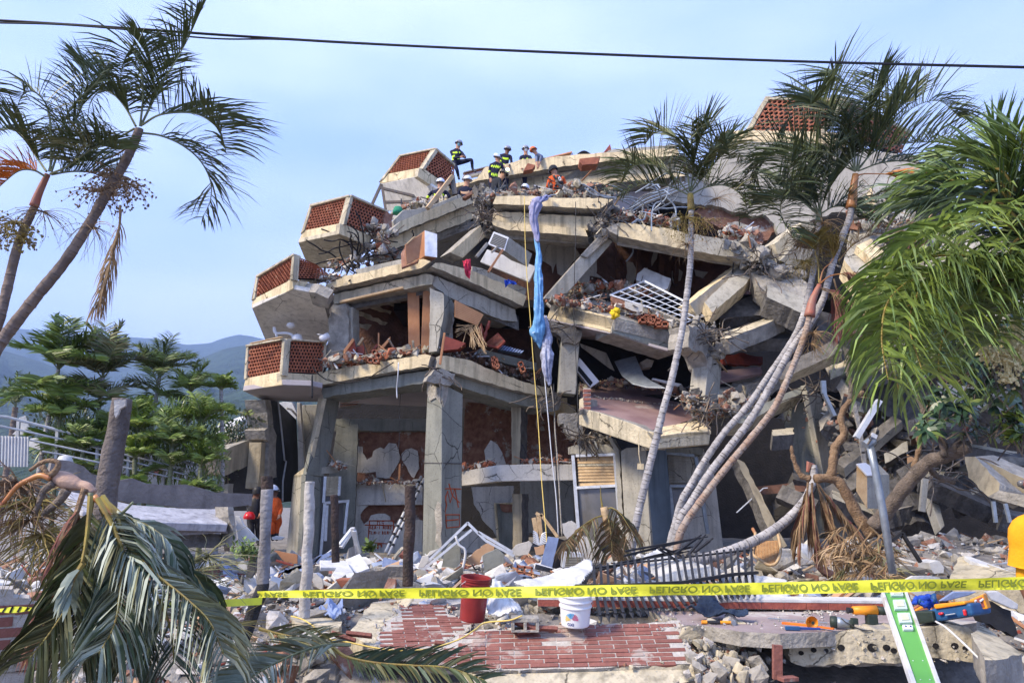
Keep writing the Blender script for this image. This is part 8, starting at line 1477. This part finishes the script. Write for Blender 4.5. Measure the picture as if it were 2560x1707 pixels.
person('bending firefighter seen from behind with a bright yellow back stripe, above the crouching man',JJ(fs,21.8,dict(pelvis=(1010,680),chest=(1055,500),neck=(1085,435),head=(1080,390),shl=(980,490),ell=(960,600),hal=(975,690,-.1),shr=(1145,495),elr=(1170,580),har=(1185,640,-.2),knl=(1000,850),anl=(1000,1000),ftl=(1000,1030,-.2),knr=(1060,850),anr=(1060,1000),ftr=(1080,1030,-.2))),Vector((.9,-.3,-.35)),'navy','navy','helmetwhite',scale=1.0)
t,_=person('man in dark clothes with a lit headlamp crouching on the broken corner',JJ(fs,18.7,dict(pelvis=(1010,900),chest=(1055,740),neck=(1135,680),head=(1165,625),shl=(1015,710),ell=(1000,830),hal=(990,900),shr=(1110,740,-.1),elr=(1110,850,-.2),har=(1190,860,-.3),knr=(1215,790,-.4),anr=(1190,955,-.2),ftr=(1215,990,-.4),knl=(1150,830,-.1),anl=(1130,940),ftl=(1160,975,-.2))),Vector((.75,-.7,-.3)),'darkcloth','jean','black',stripes=False,scale=.92)
mat('lampglow',(1,.95,.8),None,5,bump=0);bb=M['lampglow'].node_tree.nodes['Principled BSDF'];bb.inputs['Emission Color'].default_value=(.9,1,.5,1);bb.inputs['Emission Strength'].default_value=6
B=MB();B.lathe(P(*fs((1225,555)),18.45),[(0,.05),(.045,.03),(.05,0),(0,-.02)],'lampglow',12,Vector((.4,-1,.2)).to_track_quat('Z','Y').to_matrix());B.build('headlamp',t,smooth=True)
person('masked firefighter with a dark visor helmet on the roof, left of the orange helmet',JJ(fs,24.2,dict(pelvis=(1480,540),chest=(1490,400),neck=(1495,335),head=(1490,262),shl=(1425,370),ell=(1408,460,-.1),hal=(1430,520,-.3),shr=(1560,370),elr=(1580,440,-.2),har=(1560,500,-.35),knl=(1470,680),anl=(1470,820),ftl=(1470,850,-.2),knr=(1500,680),anr=(1500,820),ftr=(1500,850,-.2))),Vector((.1,-1,-.1)),'navy','navy','helmet',mask='whitepure',scale=1.0)
person('rescuer in a blue grey shirt and orange helmet leaning over the roof cornice',JJ(fs,23.6,dict(pelvis=(1760,500,.5),chest=(1690,380),neck=(1645,320),head=(1615,278),shl=(1650,350),ell=(1650,440,-.2),hal=(1665,510,-.3),shr=(1720,360),elr=(1700,440,-.1),har=(1680,500,-.25),knl=(1840,560,.8),anl=(1900,640,1.2),ftl=(1920,650,1.3),knr=(1850,560,.9),anr=(1910,640,1.3),ftr=(1930,650,1.4))),Vector((-.8,-.6,-.3)),'greyblue','navy','orange',stripes=False,scale=.95,armbare=True)
t,V=person('rescuer in an orange suit and dark helmet seen from behind on the middle floor',JJ(fs,17.9,dict(pelvis=(1960,870),chest=(1945,715),neck=(1925,630),head=(1905,578),shl=(1850,680),ell=(1812,800),hal=(1808,895,.2),shr=(2045,685),elr=(2078,790),har=(2085,850,.2),knr=(2130,890,.1),anr=(2260,930,.1),ftr=(2310,915,.1),knl=(2050,930,.3),anl=(2150,970,.4),ftl=(2200,970,.4))),Vector((-.4,1,-.2)),'suitorange','darkcloth','darkcloth',stripes=False,scale=.98)
B=MB();a=lambda x,y:P(*fs((x,y)),17.72)
for p in([(1900,640),(1950,720),(2010,790)],[(2010,640),(1970,720),(1930,800)],[(1900,820),(1970,830),(2060,830)],[(1960,650),(1965,760)]):B.tube(catmull([a(*q)for q in p],3),.03,'black',6)
B.tube([a(1935,720),a(1990,740),a(2040,760)],.05,'black',6);B.tube(catmull([P(*fs(q),17.66)for q in((1990,660),(2010,690),(1990,715),(1978,680),(1990,660))],3),.012,'alu',5);B.build('harness',t,smooth=True)
person('white helmeted firefighter seen from behind at the far left, under the leaning door frame',JJ(fs,19.6,dict(pelvis=(225,1090),chest=(225,915),neck=(235,825),head=(240,765),shl=(115,880),ell=(50,965),hal=(85,1030,.1),shr=(330,880),elr=(375,960),har=(350,1030,.1),knl=(190,1250,.2),anl=(190,1400,.3),ftl=(190,1430,.2),knr=(260,1250,.2),anr=(260,1400,.3),ftr=(260,1430,.2))),Vector((.35,1,0)),'navy','navy','helmetwhite',scale=1.0)
person('white helmeted firefighter with a tan collar stripe, right of the leaning door frame',JJ(fs,19.8,dict(pelvis=(610,1060),chest=(612,880),neck=(625,790),head=(635,725),shl=(520,850),ell=(500,960),hal=(560,1000,-.1),shr=(715,850),elr=(760,930),har=(700,950,-.2),knl=(580,1200,.2),anl=(580,1350,.3),ftl=(580,1380,.2),knr=(640,1200,.2),anr=(640,1350,.3),ftr=(640,1380,.2))),Vector((.5,.9,0)),'navy','navy','helmetwhite',scale=1.0,hicol='card')
person('low firefighter with a white helmet and yellow vest deep behind the middle cornice',JJ(fs,18.3,dict(pelvis=(1400,1080,.1),chest=(1415,960),neck=(1455,905),head=(1475,850),shl=(1350,940),ell=(1320,1020),hal=(1350,1060),shr=(1490,950),elr=(1530,1000),har=(1500,1020),knl=(1390,1230,.2),anl=(1390,1350,.3),ftl=(1390,1380,.2),knr=(1430,1230,.2),anr=(1430,1350,.3),ftr=(1430,1380,.2))),Vector((.3,1,-.2)),'navy','navy','helmetwhite',scale=.95)
t,_=person('rescuer in black at the foot of the leaning wall, holding a red helmet',JJ(fn,16.6,dict(pelvis=(120,985),chest=(120,870),neck=(135,810),head=(145,768),shl=(80,845),ell=(70,920),hal=(90,965,-.2),shr=(165,850),elr=(185,920),har=(170,960,-.2),knl=(100,1090,-.1),anl=(105,1190),ftl=(95,1210,-.2),knr=(150,1090),anr=(150,1190),ftr=(160,1210,-.2))),Vector((.6,-1,-.1)),'black','black',None,stripes=False,skin='skindark',scale=1.0)
B=MB();B.lathe(P(*fn((78,985)),16.3),[(0,.13),(.08,.11),(.12,.04),(.125,0),(.11,-.03)],'redplastic',16);toplevel(B,'red_helmet','red helmet held by the rescuer in black','helmet',smooth=True)
B=MB();B.lathe(P(*fn((146,772)),16.6),[(0,.13),(.09,.1),(.105,.03),(.1,-.04)],'black',14);B.build('hair',t,smooth=True)
person('rescuer in an orange suit and white helmet half hidden behind the burnt pole',JJ(fn,16.2,dict(pelvis=(295,980),chest=(290,865),neck=(283,805),head=(280,772),shl=(250,840),ell=(240,920),hal=(250,960,-.2),shr=(330,850),elr=(345,915),har=(330,970,-.2),knl=(275,1070,-.1),anl=(275,1150),ftl=(275,1170,-.2),knr=(310,1070),anr=(305,1150),ftr=(310,1170,-.2))),Vector((.8,.3,0)),'suitorange','suitorange','helmetwhite',stripes=False,skin='skindark',scale=.95)
Yp=4.6;bx=3.265
def V3(x,y,z):return Vector((bx+x,Yp+y,z))
J=dict(pelvis=V3(.02,0,.92),chest=V3(0,0,1.28),neck=V3(0,.0,1.50),head=V3(-.01,-.03,1.66),shl=V3(-.155,0,1.41),ell=V3(-.20,.03,1.13),hal=V3(-.185,-.06,.90),shr=V3(.20,0,1.41),elr=V3(.25,.02,1.12),har=V3(.24,-.06,.88),knl=V3(-.09,-.02,.50),anl=V3(-.10,.03,.10),ftl=V3(-.11,-.12,.05),knr=V3(.10,-.02,.50),anr=V3(.11,.03,.10),ftr=V3(.12,-.12,.05))
t,V=person('bystander in a yellow orange shirt with a red helmet, cut off by the right edge',J,Vector((-.3,1,0)),'shirt','jean','redplastic',stripes=False,skin='skindark',hand='greyblue',scale=1.0,armbare=True)
B=MB();a,b_=J['shl'],J['ell']
B.tube(catmull([a+Vector((.09,0,.05)),a+Vector((.03,0,.045)),a+Vector((-.02,0,.0)),a.lerp(b_,.3),a.lerp(b_,.60),a.lerp(b_,.74)],3),[.02,.045,.062,.072,.078,.083,.086,.088,.09,.09,.09,.09,.089,.089,.088,.09],'shirt',16,cap=False);B.build('sleeve',t,smooth=True);B=MB();a2,b2=J['shr'],J['elr'];B.tube([a2+Vector((-.06,0,.055)),a2+Vector((.0,0,.03)),a2.lerp(b2,.3),a2.lerp(b2,.72)],[.06,.085,.09,.089],'shirt',16,cap=False);B.build('sleeve',t,smooth=True)
B=MB();B.tube([J['hal']+(J['ell']-J['hal'])*.22,J['hal']+(J['ell']-J['hal'])*.02],[.045,.042],'greyblue',14);B.build('glove_cuff',t,smooth=True)
